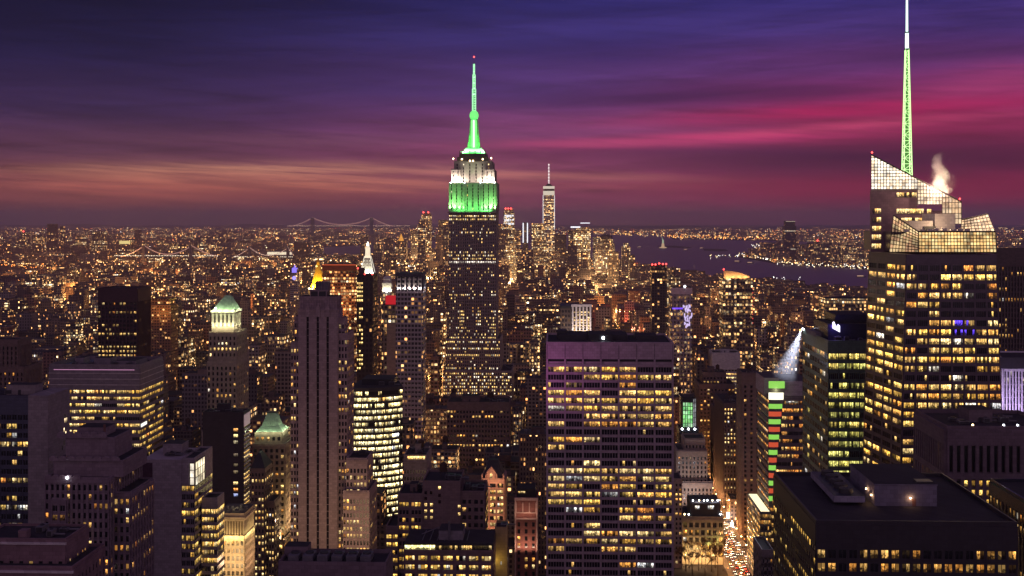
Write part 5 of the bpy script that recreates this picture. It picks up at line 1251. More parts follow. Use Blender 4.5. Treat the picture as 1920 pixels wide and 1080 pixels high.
# ------------------------------------------------------------------ centre, between the limestone tower and the travertine slab
b = Bld('curved_glass_office', 'brightly lit curved glass office tower behind the limestone tower', 'skyscraper', (X(705, 770), 790), wallmat('dark_band', (0.05, 0.042, 0.04), .5, .4, .3), seed=54)
d = 760.0; zt = Z(728, d, 700); x0, x1 = X(655, d), X(750, d)
arc = []
for k in range(9):
    f = k / 8; arc.append((x0 + (x1 - x0) * f, d + 12 * f ** 3))
poly = arc + [(X(747, d + 40), d + 40), (x0, d + 40)]
b.wall.prism(poly, 20, zt, 0, 1); b.wmats = [b.wmat, ROOF]
lt = Lit(150, .82, .15, .7, .4, [(1, .86, .45), (1, .9, .55), (1, .8, .36)], 2.6, .02)
for p, q in zip(arc, arc[1:]):
    b.facade((*p, 20), (*q, 20), (*q, zt), (*p, zt), dict(n=2, fh=4.05, ww=.97, wh=.62, panes=3, pier=.06, span=.35, top=1.6), lt)
m = MB(); m.box(x0 + 6, x1 - 6, d + 14, d + 36, zt, zt + 4, 0, 1); b.part(m, 'bulkhead', [DARKG, ROOF]); b.kit(x0 + 3, x1 - 3, d + 10, d + 34, zt, 5, 0, False)
b.finish(rect=(662, 752, 925, 755))
b = Bld('lit_attic_loft', 'tan loft building with a bright row of attic windows beside the curved glass tower', 'building', (X(783, 720), 730), TAN, seed=55)
d = 705.0
b.tier(X(757, d), X(800, d), d, d + 26, 20, Z(856, d, 780), dict(n=8, fh=4.2, ww=.5, wh=.5, pier=.3, span=.2, top=7), Lit(161, .1, .3, .2, .05, PALE, .7), parapet=1)
b.part(strip(764, 797, 855.5, 861.5, d - .4, 9, 5, 1, PALE, 1.3), 'window', WINDOW)
m = MB(); m.box(X(756, d), X(801, d), d - 1, d - .5, Z(869, d), Z(867, d)); b.part(m, 'cornice', [TAN]); b.kit(X(762, d), X(796, d), d + 4, d + 20, Z(856, d, 780), 3, 1)
b.finish(rect=(757, 810, 905, 705))
b = Bld('blank_core_block', 'brown office complex with a tall blank windowless core between stepped wings', 'office building', (X(820, 565), 580), wallmat('cocoa_brick', (0.20, 0.145, 0.13), .9, .15, .22), seed=56)
d = 560.0; zq8 = lambda py: Z(py, d, 810)
spb = dict(fh=3.75, ww=.72, wh=.52, pier=.18, span=.1, top=2.2)
b.tier(X(724, d), X(747, d), d - 1, d + 22, 30, zq8(990), dict(spb, n=2, groups=(-.22, .22), ww=.36), Lit(171, .4, .4, .6, .1, GOLD, 1.0))
b.tier(X(746, d), X(792, d), d, d + 24, 30, zq8(930), dict(spb, n=2, groups=(-.28, 0, .28), ww=.2), Lit(172, .4, .3, .6, .08, GOLD, 1.1))
b.tier(X(792, d), X(863, d), d + .4, d + 26, 30, zq8(906), None, None)
b.tier(X(863, d), X(908, d), d + 2, d + 26, 30, zq8(926), dict(spb, n=2, ww=.3, groups=(-.2, .3)), Lit(173, .1, .4, .4, .08, WARM, 1.0))
for k, (px, py, g) in enumerate(((798, 924, .0), (808, 924, 0), (798, 935, 0), (824, 915, 1), (824, 929, 0), (824, 941, 0), (798, 947, .6), (809, 947, .9), (798, 959, .9), (809, 959, 1), (861, 950, .7), (861, 964, .5), (798, 971, .3), (809, 971, .3))):
    s_ = MB(); x_ = X(px, d); s_.face([(x_ - .6, d + .33, zq8(py + 3)), (x_ + .6, d + .33, zq8(py + 3)), (x_ + .6, d + .33, zq8(py - 3)), (x_ - .6, d + .33, zq8(py - 3))], 0, (1.0 * g + .001, .7 * g, .28 * g, 1), [(k, 0), (k + 1, 0), (k + 1, 1), (k, 1)]); b.part(s_, 'window', WINDOW)
b.kit(X(748, d), X(790, d), d + 3, d + 20, zq8(930), 2, 0); b.kit(X(866, d), X(905, d), d + 5, d + 22, zq8(926), 3, 0, False); b.kit(X(798, d), X(860, d), d + 4, d + 20, zq8(906), 3, 1, False)
b.finish(rect=(724, 910, 1010, 558))
b = Bld('penthouse_row_office', 'low brown office with a glowing glazed penthouse row along its roof edge', 'office building', (X(840, 500), 512), wallmat('umber_brick', (0.19, 0.13, 0.115), .9, .15, .25), seed=57)
d = 500.0; zq9 = lambda py: Z(py, d, 840)
b.tier(X(757, d), X(924, d), d, d + 30, 50, zq9(1033), dict(n=7, fh=3.9, ww=.26, wh=.52, pier=.2, pierw=.3, span=.12, top=1.2, groups=(-.3, 0, .3)), Lit(182, .75, .2, .6, .3, GOLD + PALE, 1.15, .05), parapet=.3)
m = MB(); m.box(X(757, d), X(924, d), d + 1.6, d + 24, zq9(1033), zq9(1020), 0, 1); ph = b.part(m, 'penthouse', [DARKSTEEL, ROOF])
b.part(strip(759, 816, 1022, 1031, d + 1.5, 10, 5, 1, [(1, .9, .4), (.95, 1, .5)], 1.3), 'penthouse_window', WINDOW, parent=ph); b.part(strip(861, 885, 1023, 1031, d + 1.5, 6, 6, .8, PALE, .7), 'penthouse_window', WINDOW, parent=ph); b.part(strip(818, 858, 1023, 1031, d + 1.5, 8, 7, .15, PALE, .5), 'penthouse_window', WINDOW, parent=ph); b.part(strip(888, 922, 1023, 1031, d + 1.5, 6, 8, .3, PALE, .5), 'penthouse_window', WINDOW, parent=ph)
m = MB(); m.box(X(820, d), X(866, d), d + 6, d + 18, zq9(1020), zq9(1002), 0, 1); m.box(X(838, d), X(842, d), d + 5, d + 6, zq9(1020), zq9(985), 2); b.part(m, 'roof_plant', [GREYC, ROOF, STEEL])
m = MB()
for k in range(7): m.tube((X(790, d) + k * 3.2, d + 4, zq9(1020) + .4), (X(790, d) + k * 3.2, d + 20, zq9(1020) + .4), .22, 0, 6)
m.tube((X(785, d), d + 12, zq9(1020) + .9), (X(818, d), d + 14, zq9(1020) + 3.5), .25, 0, 6); b.part(m, 'roof_pipes', [STEEL], 'stuff')
b.finish(rect=(756, 926, 1090, 498))
b = Bld('ochre_stair_tower', 'narrow ochre-lit stair tower beside the glazed penthouse row', 'building', (X(938, 520), 527), wallmat('ochre_render', (.36, .26, .12), .9, .15, .25), seed=58)
d = 522.0
b.tier(X(928, d), X(951, d), d, d + 12, 40, Z(993, d, 940), dict(n=1, fh=24, ww=.12, wh=.07, pier=.05, span=0, top=3), Lit(3, 1, 0, 1, 1, WHITE, 1.2)); b.kit(X(929, d), X(950, d), d + 1, d + 10, Z(993, d, 940), 1, 0, False)
light('yard_lamp', 'POINT', (X(928, d) + .5, d - 3, Z(1050, d, 940)), (1, .75, .2), 420, size=.2, parent=b.e)
b.finish(rect=(927, 952, 1090, 520))
b = Bld('gabled_gothic_building', 'rose-lit gothic building with a pointed gable and pinnacles', 'building', (X(925, 725), 735), wallmat('rose_terracotta', (0.40, 0.24, 0.18), .85, .2, .25), seed=59)
d = 720.0; zg = lambda py: Z(py, d, 925); x0, x1 = X(903, d), X(945, d)
b.tier(x0, x1, d, d + 24, 20, zg(898), dict(n=3, fh=4.0, ww=.26, wh=.6, pier=.6, pierw=.25, span=.25, top=2, groups=(-.26, .0, .26)), Lit(191, .2, .4, .5, .15, PALE, 1.0, .1), parapet=.5)
m = MB(); c = X(921, d); m.prism([(c - 2.6, d - .4), (c + 2.6, d - .4), (c + 2.6, d + 3), (c - 2.6, d + 3)], zg(898), zg(886), 0); 
for s_ in (0, 1): m.face([(c - 3, d - .5 + 3.4 * s_, zg(886)), (c + 3, d - .5 + 3.4 * s_, zg(886)), (c, d - .5 + 3.4 * s_, zg(875))][::1 - 2 * s_], 0)
m.face([(c - 3, d + 2.9, zg(886)), (c - 3, d - .5, zg(886)), (c, d - .5, zg(875)), (c, d + 2.9, zg(875))], 0); m.face([(c + 3, d - .5, zg(886)), (c + 3, d + 2.9, zg(886)), (c, d + 2.9, zg(875)), (c, d - .5, zg(875))], 0)
for px in (904, 911, 931, 944): q = X(px, d); m.cyl(q, d, .5, .45, zg(902), zg(892), 6, 0); m.cyl(q, d, .55, .03, zg(892), zg(886), 6, 0)
gable = b.part(m, 'gable', [b.wmat])
m = MB(); m.prism([(x0 + .5, d + 2), (x1 - .5, d + 2), (x1 - .5, d + 23), (x0 + .5, d + 23)], zg(898), zg(868), 0, None, False, [(x0 + 4, d + 9), (x1 - 4, d + 9), (x1 - 4, d + 14), (x0 + 4, d + 14)]); b.part(m, 'slate_roof', [MATS['slate']])
s_ = MB(); s_.face([(c - .8, d - .45, zg(897)), (c + .8, d - .45, zg(897)), (c + .8, d - .45, zg(889)), (c, d - .45, zg(886)), (c - .8, d - .45, zg(889))], 0, (1, .7, .3, 1), [(0, 0), (1, 0), (1, .8), (.5, 1), (0, .8)]); b.part(s_, 'gable_window', WINDOW, parent=gable)
light('facade_floodlight', 'AREA', (X(924, d - 18), d - 20, 40), (1, .5, .28), 30000, (X(924, d), d, 82), 16, size_y=2, parent=b.e); light('facade_floodlight', 'AREA', (X(924, d - 10), d - 9, zg(905)), (1, .55, .32), 1500, (X(924, d), d, zg(885)), 12, size_y=1, parent=b.e)
b.finish(rect=(902, 947, 995, 718))
b = Bld('arched_brick_building', 'dark red brick building edged in light with an arched upper storey', 'building', (X(986, 655), 664), wallmat('oxide_brick', (0.24, 0.10, 0.085), .9, .15, .3), seed=60)
d = 650.0; zk = lambda py: Z(py, d, 986); x0, x1 = X(966, d), X(1007, d)
b.tier(x0, x1, d, d + 20, 20, zk(936), dict(n=3, fh=3.9, ww=.36, wh=.6, pier=.25, span=.1, top=12), Lit(201, .0, .5, .3, .1, WARM, .7), parapet=1)
m = MB()
for px in (966.5, 1006.5): q = X(px, d); m.box(q - .4, q + .4, d - .7, d - .02, 60, zk(938), 0)
m.box(x0 - .4, x1 + .4, d - .9, d - .02, zk(938), zk(933), 0); m.box(x0, x1, d - .6, d - .02, zk(962), zk(960), 0); m.box(x0, x1, d - .6, d - .02, zk(974), zk(971), 0)
for k in range(4): q = X(968 + k * 12.3, d); m.box(q - .3, q + .3, d - .6, d - .02, zk(960), zk(942), 0)
b.part(m, 'pink_trim', [wallmat('pink_stone', (.5, .34, .3), .85, .2, .2)])
for k in range(3):
    s_ = MB(); q = X(974.5 + k * 12, d); w_ = 1.1; pts = [(q - w_, zk(959)), (q + w_, zk(959))] + [(q + w_ * math.cos(math.pi * a / 8), zk(948) + w_ * math.sin(math.pi * a / 8)) for a in range(9)]
    s_.face([(a, d - .04, c_) for a, c_ in pts], 0, (.7, .45, .2, 1), [(a, .5 + .02 * i) for i, (a, c_) in enumerate(pts)]); b.part(s_, 'arched_window', WINDOW)
m = MB(); m.box(x0 + 1, x1 - 1, d + 2, d + 16, zk(936), zk(918), 0, 1); b.part(m, 'roof_house', [DARK, ROOF]); b.part(strip(971, 985, 921, 925, d + 1.9, 3, 3, 1, PALE, .7), 'window', WINDOW)
for py, pw in ((1024, 1500), (963, 700)): light('facade_floodlight', 'AREA', (X(986, d - 5), d - 5, zk(py) - 2), (1, .62, .42), pw, (X(986, d), d, zk(py) + 12), 11, size_y=1, parent=b.e)
b.finish(rect=(964, 1009, 1025, 648))
b = Bld('flat_dark_block', 'wide dark block with a few lit windows at the foot of the green-lit skyscraper', 'office building', (X(900, 1000), 1015), BROWN, seed=61)
d = 1000.0
b.tier(X(838, d), X(955, d), d, d + 34, 0, Z(757, d, 900), dict(n=20, fh=4.1, ww=.55, wh=.5, pier=.25, span=.15, top=5), Lit(213, .05, .35, .35, .03, WARM, 1.0), parapet=1.5)
b.kit(X(842, d), X(950, d), d + 3, d + 30, Z(757, d, 900), 6, 2)
b.finish(rect=(838, 957, 840, 1000))
b = Bld('near_roof_deck', 'dark flat roof crowded with plant at the bottom edge under the limestone tower', 'building', (X(620, 400), 408), wallmat('plum_parapet', (.16, .12, .135), .85, .2, .25), seed=62)
d = 400.0; zn = Z(1061, d, 620)
b.tier(X(522, d), X(724, d), d, d + 16, 70, zn, dict(n=16, fh=4, ww=.5, wh=.5, pier=.2, span=.2, top=8), Lit(3, .1, .3, .2, .1), parapet=1.4)
for k in range(6):
    m = MB(); q = X(552 + k * 27, d + 6); m.box(q - 1.8, q + 1.8, d + 4, d + 11, zn + .3, zn + 2.2, 0); m.cyl(q, d + 7.5, 1.5, 1.4, zn + 2.2, zn + 2.8, 14, 1); b.part(m, 'cooling_fan_unit', [STEEL, DARKSTEEL])
m = MB()
for k in range(5): m.box(X(527, d), X(570, d), d + 2.4 + k * 2.6, d + 2.7 + k * 2.6, zn + .1, zn + .8, 0)
b.part(m, 'roof_dunnage', [DARKSTEEL], 'stuff'); m = MB(); m.box(X(522, d), X(566, d), d + 9, d + 15.4, zn + .02, zn + 4.0, 0, 1); b.part(m, 'bulkhead', [b.wmat, ROOF])
b.finish(rect=(520, 726, 1090, 400))
# ------------------------------------------------------------------ farther landmarks: walls with storeys in the material
R = random.Random(77)
NSEED = [0]
def fbox(m, x0, x1, y0, y1, z0, z1, wall=(.16, .12, .11), prob=.25, gain=1.0, cell=1.0, tint=.5, seed=None, roofm=1, poly=None, poly1=None):
    NSEED[0] += 1
    sd_ = (NSEED[0] * 0.6180339) % 1.0 * 97 if seed is None else seed
    m.prism(poly or [(x0, y0), (x1, y0), (x1, y1), (x0, y1)], z0, z1, 0, roofm, False, poly1, uoff=R.uniform(0, 50))
    m.paint(0, (sd_, prob, tint, gain), (*wall, cell))
FM = [FACADE, ROOF, ROOF2]
def empty(name, label, cat, loc, group=None):
    e = bpy.data.objects.new(name, None); C.objects.link(e); e.location = loc; e.empty_display_size = 5
    return tag(e, label, cat, group)
def part_of(e, mb, name, mats, kind=None):
    mb.v = [(a - e.location[0], b_ - e.location[1], c - e.location[2]) for a, b_, c in mb.v]
    return mb.build(name, mats, e, kind)
def far(name, label, cat, d, tiers, wall=(.16, .12, .11), prob=.25, gain=1.0, cell=1.0, tint=.5, yb=None, dep=None):
    """tiers: (px left, px right, py top, depth metres, setback) stacked from the ground"""
    e = empty(name, label, cat, (X((tiers[0][0] + tiers[0][1]) / 2, d), d + 10, 0))
    m = MB()
    for i, (pl, pr, pt, dp, sb) in enumerate(tiers):
        z0 = 0 if i == 0 else Z(tiers[i - 1][2], d, pl)
        fbox(m, X(pl, d + sb), X(pr, d + sb), d + sb, d + sb + dp, z0, Z(pt, d + sb, pl), wall, prob, gain, cell, tint, seed=NSEED[0] * .37 + 3)
    part_of(e, m, 'wall', FM)
    HEROES.append((min(t[0] for t in tiers), max(t[1] for t in tiers), yb or (max(t[2] for t in tiers) + 40), d))
    return e
def bead(e, px, py, d, r, mat, name='beacon'):
    m = MB(); q = P3(px, py, d); m.lathe(q[0], q[1], [(0, q[2] - r), (r, q[2]), (0, q[2] + r)], 8); return part_of(e, m, name, mat)

e = far('rust_slab_tower', 'rust-orange lit slab tower beside the golden pyramid roof', 'skyscraper', 1350, [(604, 668, 496, 34, 0)], (.20, .085, .05), .45, 1.3, 1.1, 0, yb=700)
m = MB(); q0, q1 = X(604, 1349), X(668, 1349); z1 = Z(496, 1349); m.box(q0, q1, 1348, 1349.8, z1 - 7, z1 - .3); part_of(e, m, 'fascia', [wallmat('rust_panel', (.20, .08, .05), .7, .2, .2)])
m = MB(); m.box(q0, q1, 1347.6, 1348, z1 - .9, z1 - .3); part_of(e, m, 'red_edge_light', [glow('red_edge', (1, .16, .05), .9)])
light('orange_wash', 'AREA', (X(612, 1340), 1338, z1 - 60), (1, .38, .08), 34000, (X(628, 1350), 1350, z1 - 20), 30, size_y=3, parent=e)
e = far('needle_dark_tower', 'thin black tower with a strip of yellow windows in front of the white-lit clock tower', 'skyscraper', 1100, [(669, 699, 515, 30, 0)], (.035, .028, .03), .04, 1.0, 1.2, .5, yb=710)
m = MB(); d = 1099.6
for k in range(46):
    z_ = Z(530, d) - k * 4.0
    if z_ < 120: break
    for q in (669.5, 673.5, 677.5):
        if R.random() < (.62 if q > 670 and k < 26 else .5):
            g = R.uniform(.5, 1.3); m.face([(X(q, d), d, z_ - 2.3), (X(q + 2.6, d), d, z_ - 2.3), (X(q + 2.6, d), d, z_), (X(q, d), d, z_)], 0, (1 * g, .72 * g, .28 * g, 1), [(k, 0), (k + 1, 0), (k + 1, 1), (k, 1)])
part_of(e, m, 'windows', [WINDOW], 'stuff')
m = MB(); m.box(X(672, 1102), X(681, 1102), 1102, 1112, Z(515, 1100), Z(503, 1100)); part_of(e, m, 'bulkhead', [DARK])
for px in (671, 684, 698): bead(e, px, 514 if px > 680 else 503, 1100, .9, [LAMPR])
# gold pyramid
GOLD_M, t, o = newmat('gilded_tiles'); principled(t, o, (.85, .50, .05), .5, .2, .5)
d = 1800.0
e = empty('gilded_pyramid_tower', 'stone tower with a floodlit golden octagonal pyramid roof', 'skyscraper', (X(593, d), d + 15, 0))
m = MB(); fbox(m, X(578, d), X(608, d), d, d + 26, 0, Z(543, d), (.25, .19, .13), .3, 1, 1.2); part_of(e, m, 'wall', FM)
m = MB(); cx, cy = X(593.5, d), d + 13; zA, zB, zC = Z(540, d), Z(500, d), Z(484, d)
m.cyl(cx, cy, 11.5, 3.4, zA, zB, 8, 0); m.cyl(cx, cy, 3.0, 2.6, zB, zB + 6, 8, 0); m.cyl(cx, cy, 3.4, .1, zB + 6, zC, 8, 0); part_of(e, m, 'golden_roof', [GOLD_M])
for a in range(6): light('gold_floodlight', 'POINT', (cx - 13 + a * 5.2, cy - 15 + 3 * abs(a - 2.5), zA + 1), (1, .66, .08), 60000, size=.5, parent=e)
bead(e, 593.5, 499, d - 0, 1.6, [glow('gold_lamp', (1, .75, .2), 3)], 'lantern_light'); bead(e, 580, 541, d - 4, 1.6, [LAMPW], 'base_lamp'); bead(e, 586, 542, d - 4, 1.4, [LAMPW], 'base_lamp')
HEROES.append((577, 609, 545, d))
# clock tower
d = 2000.0
e = empty('marble_clock_tower', 'white-lit campanile tower with a steep pyramid spire and glowing lantern', 'skyscraper', (X(688, d), d + 12, 0))
m = MB(); fbox(m, X(675, d), X(701, d), d, d + 24, 0, Z(515, d), (.38, .34, .30), .25, 1.1, 1.2); part_of(e, m, 'wall', FM)
cx, cy = X(687.5, d), d + 12; sq = lambda h: [(cx - h, cy - h), (cx + h, cy - h), (cx + h, cy + h), (cx - h, cy + h)]
MARB = wallmat('pale_marble', (.5, .48, .42), .7, .3, .25)
m = MB(); m.prism(sq(11.5), Z(515, d), Z(512, d)); m.prism(sq(10.6), Z(512, d), Z(484, d), 0, None, False, sq(5.4)); part_of(e, m, 'pyramid_roof', [MARB])
m = MB()
for i in range(4):
    a, b_ = sq(10.8)[i], sq(5.5)[i]; m.tube((*a, Z(512, d)), (*b_, Z(484, d)), .55, 0)
for k in range(1, 5): 
    f = k / 5; h = 10.8 - 5.2 * f; zz_ = Z(512, d) + (Z(484, d) - Z(512, d)) * f
    for i in range(0, 3): u = -h + 2 * h * (i + .5) / 3; m.box(cx + u - .5, cx + u + .5, cy - h - .5, cy - h - .1, zz_ - .7, zz_ + .7)
part_of(e, m, 'ridge_lights', [glow('ridge_white', (1, .95, .75), 1.3)], 'stuff')
m = MB(); m.prism(sq(5.6), Z(484, d), Z(481, d), 0); m.cyl(cx, cy, 4.6, 4.2, Z(481, d), Z(467, d), 8, 0); m.cyl(cx, cy, 4.8, 2.2, Z(467, d), Z(461, d), 8, 0); part_of(e, m, 'lantern', [glow('lantern_warm', (1, .85, .6), .9, (.5, .48, .42))])
m = MB(); m.lathe(cx, cy, [(2.2, Z(461, d)), (1.8, Z(457, d)), (0, Z(453, d))], 10); part_of(e, m, 'beacon', [glow('beacon_white', (1, .9, .75), 5)])
for k in range(3): light('spire_floodlight', 'POINT', (cx - 10 + k * 10, cy - 15, Z(513, d)), (1, .95, .72), 16000, size=.5, parent=e)
HEROES.append((673, 703, 520, d))
# tower with the lit fluted crown
d = 1000.0
e = empty('fluted_crown_tower', 'grey gridded tower with white floodlit vertical recesses at its crown', 'skyscraper', (X(767, d), d + 14, 0))
x0, x1, z0, z1 = X(742, d), X(793, d), Z(544, d), Z(520, d)
m = MB(); fbox(m, x0, x1, d, d + 22, 0, z0, (.30, .26, .27), .12, .9, 1.0, .4); m.box(x0 + .8, x1 - .8, d + 1.2, d + 21, z0, z1); m.paint(0, (5, 0, 0, 0), (.5, .46, .42, 1)); part_of(e, m, 'wall', FM)
m = MB()
for i in range(6): c = x0 + .5 + (x1 - x0 - 1) * i / 5; m.box(c - .55, c + .55, d - .2, d + 1.19, z0, z1 + .5)
for i in range(6): c = d + .6 + 20.4 * i / 5; m.box(x1 - .79, x1 + .2, c - .55, c + .55, z0, z1 + .5)
m.box(x0 - .2, x1 + .2, d - .4, d + 22.2, z1 + .51, z1 + 3.4); part_of(e, m, 'crown_piers', [wallmat('crown_slate', (.06, .055, .07), .7, .3, .3)])
for i in range(5): light('crown_floodlight', 'POINT', (x0 + 2.6 + (x1 - x0 - 1) * i / 5, d - .1, z0 + 1.0), (1, .87, .82), 1100, size=.25, parent=e)
for i in range(3): light('crown_floodlight', 'POINT', (x1 + 1.2, d + 4 + 7 * i, z0 + 1.0), (1, .9, .9), 800, size=.25, parent=e)
m = MB()
for j in range(28):
    for i in range(5):
        zz_ = z0 - 2 - j * 3.75; c = x0 + 1 + (x1 - x0 - 2) * i / 5; m.box(c, c + (x1 - x0 - 2) / 5 - 1.0, d - .25, d - .03, zz_ - .5, zz_)
part_of(e, m, 'sill_bands', [wallmat('pale_sill', (.4, .36, .38), .8, .2, .2)], 'stuff')
HEROES.append((738, 798, 680, d))
d = 1300.0
e = far('gilt_lantern_tower', 'slim tower with a small floodlit cream lantern crown beside the fluted crown', 'skyscraper', d, [(715, 734, 548, 18, 0)], (.25, .21, .17), .3, 1.1, 1.1, yb=556)
m = MB(); cx, cy = X(724.5, d), d + 9; s8 = lambda h: [(cx - h, cy - h), (cx + h, cy - h), (cx + h, cy + h), (cx - h, cy + h)]
m.prism(s8(5.2), Z(548, d), Z(531, d), 0); m.prism(s8(4.0), Z(531, d), Z(524, d), 0); m.prism(s8(4.5), Z(524, d), Z(519, d), 0, None, False, s8(2.6)); part_of(e, m, 'lantern', [MARB])
for k in (-1, 0, 1): light('lantern_floodlight', 'POINT', (cx + k * 4, cy - 8.5, Z(547, d)), (1, .9, .6), 2600, size=.4, parent=e)
bead(e, 725, 546, d - 3, 1.5, [LAMPC], 'floodlight')
d = 1050.0
e = far('red_cube_loft', 'grey loft building with a blank side wall and a small red glowing rooftop cube', 'building', d, [(716, 746, 572, 26, 0)], (.17, .14, .12), .3, 1.0, 1.1, yb=690)
m = MB(); m.box(X(722, d), X(741, d), d + 3, d + 12, Z(572, d), Z(556, d)); part_of(e, m, 'red_cube', [glow('red_cube_glow', (.9, .02, .03), .55)])
m = MB(); m.box(X(725, 1046), X(745, 1046), 1046, 1049.9, 0, Z(606, 1046)); part_of(e, m, 'blank_wall', [wallmat('buff_blank', (.30, .24, .19), .9, .1, .2)])
d = 2900.0
e = far('violet_clock_tower', 'distant tower with violet-lit clock face and lantern', 'tower', d, [(544, 559, 515, 18, 0), (546, 557, 505, 14, 2)], (.3, .25, .3), .2, 1, 1.5, yb=530)
m = MB(); cx = X(551.5, d); m.box(cx - 6, cx + 6, d + 1, d + 12, Z(512, d), Z(503, d)); m.cyl(cx, d + 6, 3, .2, Z(503, d), Z(496, d), 8); part_of(e, m, 'lantern', [glow('violet_lantern', (.30, .22, 1.0), 1.1)])
m = MB(); pts = [(cx + 5 * math.cos(2 * math.pi * k / 16), Z(522, d) + 5 * math.sin(2 * math.pi * k / 16)) for k in range(16)]; m.face([(a, d - .4, c) for a, c in pts]); part_of(e, m, 'clock_face', [glow('clock_violet', (.35, .3, 1.0), 1.6)])
e = far('amber_lit_block', 'low wide block with an amber-lit blank upper storey in the eastern streets', 'building', 1500, [(278, 320, 572, 30, 0), (280, 318, 560, 24, 2)], (.3, .16, .08), .1, 1, 1, yb=600)
light('amber_wash', 'AREA', (X(300, 1490), 1484, Z(592, 1490)), (1, .45, .12), 4200, (X(300, 1500), 1500, Z(575, 1500)), 24, size_y=2, parent=e)
for (nm, lb, d, ti, wl, pr, ga, yb) in [
    ('ribbed_white_hotel', 'dark block with tall white-lit vertical ribs above the travertine slab', 1000, [(1050, 1110, 578, 26, 0)], (.10, .07, .06), .05, .8, 632),
    ('orange_crown_tower', 'slim tower with a curved orange-lit crown in front of the river', 1400, [(1356, 1411, 522, 34, 0)], (.13, .10, .10), .62, 1.1, 720),
    ('violet_lattice_tower', 'tower with a pale blank cap and violet lattice lights', 1300, [(1258, 1298, 552, 26, 0), (1258.3, 1297.6, 539, 25, .3)], (.22, .19, .24), .4, 1.1, 640),
    ('red_beacon_tower', 'dark tower topped with red beacons near the river shore', 1700, [(1222, 1250, 496, 30, 0)], (.06, .05, .06), .25, 1.2, 600),
    ('terraced_river_tower', 'terraced block behind the red-beacon tower at the water edge', 2300, [(1248, 1275, 520, 40, 0), (1252, 1266, 504, 30, 4)], (.13, .11, .11), .5, .8, 545),
    ('gridlit_block', 'long block with an even grid of pale lit windows below the river', 1500, [(1549, 1640, 560, 40, 0)], (.12, .10, .10), .9, .9, 605)]:
    e = far(nm, lb, 'skyscraper' if d < 2000 else 'building', d, ti, wl, pr, ga, 1.15, .5, yb)
    if nm == 'ribbed_white_hotel':
        m = MB(); z1 = Z(575, d - 2); z0 = Z(640, d - 2)
        for i in range(6): c = X(1074 + i * 6.6, d - 2); m.box(c - .7, c + .7, d - 2, d - .05, z0, z1)
        m.box(X(1071, d - 2), X(1110, d - 2), d - 2.2, d - .05, z1 + .01, z1 + 2); part_of(e, m, 'white_ribs', [wallmat('white_rib', (.62, .56, .54), .7, .2, .15)])
        light('rib_wash', 'AREA', (X(1090, d - 16), d - 18, Z(635, d)), (1, .85, .75), 9000, (X(1090, d), d, Z(600, d)), 16, size_y=2, parent=e)
        m = MB(); m.box(X(1050, d) , X(1110, d), d, d + 26, Z(578, d), Z(573, d)); part_of(e, m, 'cornice', [DARK])
        m = MB()
        for j in range(11):
            for i in range(5):
                if R.random() < .8: g = R.uniform(.3, 1); a = X(1075.6 + i * 6.6, d - .1); zz_ = Z(584 + j * 5, d); m.face([(a, d - .1, zz_ - 1.5), (a + 1.7, d - .1, zz_ - 1.5), (a + 1.7, d - .1, zz_), (a, d - .1, zz_)], 0, (g, g * .7, g * .35, 1), [(i, 0), (i + 1, 0), (i + 1, 1), (i, 1)])
        part_of(e, m, 'windows', [WINDOW], 'stuff')
    if nm == 'orange_crown_tower':
        m = MB(); n = 10; a, c = X(1357, d + 3), X(1406, d + 3); zz_ = Z(522, d)
        top = lambda f: Z(507 + 3.0 * f + 9 * f ** 3, d)
        pts = [(a + (c - a) * k / n, top(k / n)) for k in range(n + 1)]
        m.face([(a, d + 4, zz_), (c, d + 4, zz_)] + [(p, d + 4, q) for p, q in reversed(pts)]); m.face([(c, d + 6, zz_), (a, d + 6, zz_)] + [(p, d + 6, q) for p, q in pts])
        for p, q in zip(pts, pts[1:]): m.face([(p[0], d + 4, p[1]), (q[0], d + 4, q[1]), (q[0], d + 6, q[1]), (p[0], d + 6, p[1])])
        part_of(e, m, 'curved_crown', [wallmat('crown_render', (.5, .36, .24), .8, .2, .15)])
        for k in range(4): light('crown_floodlight', 'POINT', (a + 4 + k * 7.4, d + .6, zz_ + 1.2), (1, .55, .2), 2600, size=.3, parent=e)
        bead(e, 1357, 505, d + 3, 1.2, [LAMPR])
        m = MB()
        for k in range(9): zz2 = Z(540 + k * 8, d); m.box(X(1411, d) - .1, X(1411, d) + .6, d - .5, d + 5, zz2 - .6, zz2 + .6)
        part_of(e, m, 'red_edge_lights', [glow('red_edge_lamp', (1, .08, .06), 1.2)], 'stuff')
    if nm == 'violet_lattice_tower':
        m = MB(); d2 = d - .4; m.box(X(1258, d2), X(1298, d2), d2, d2 + .3, Z(551, d2), Z(539, d2)); part_of(e, m, 'pale_cap', [wallmat('mauve_cap', (.5, .42, .44), .8, .2, .15)])
        m = MB()
        for k in range(40):
            px = 1280 + 17 * R.random(); py = 575 + 40 * R.random(); a, zz_ = X(px, d2), Z(py, d2); m.box(a, a + 1.2, d2 - .2, d2, zz_, zz_ + R.uniform(1, 4))
        part_of(e, m, 'lattice_lights', [glow('lilac_lamp', (.75, .6, 1.0), 1.0)], 'stuff')
        m = MB()
        for k in range(9): a = X(1261 + k * 2.2, d2); m.box(a, a + .8, d2 - .2, d2, Z(579, d2), Z(576, d2))
        part_of(e, m, 'violet_lights', [glow('violet_lamp', (.2, .08, 1.0), 1.6)], 'stuff'); bead(e, 1284, 537, d, 1.4, [LAMPC])
    if nm == 'red_beacon_tower':
        for px in (1223, 1229, 1236, 1243, 1249): bead(e, px, 494 + (px % 3), d, 1.6, [LAMPR])

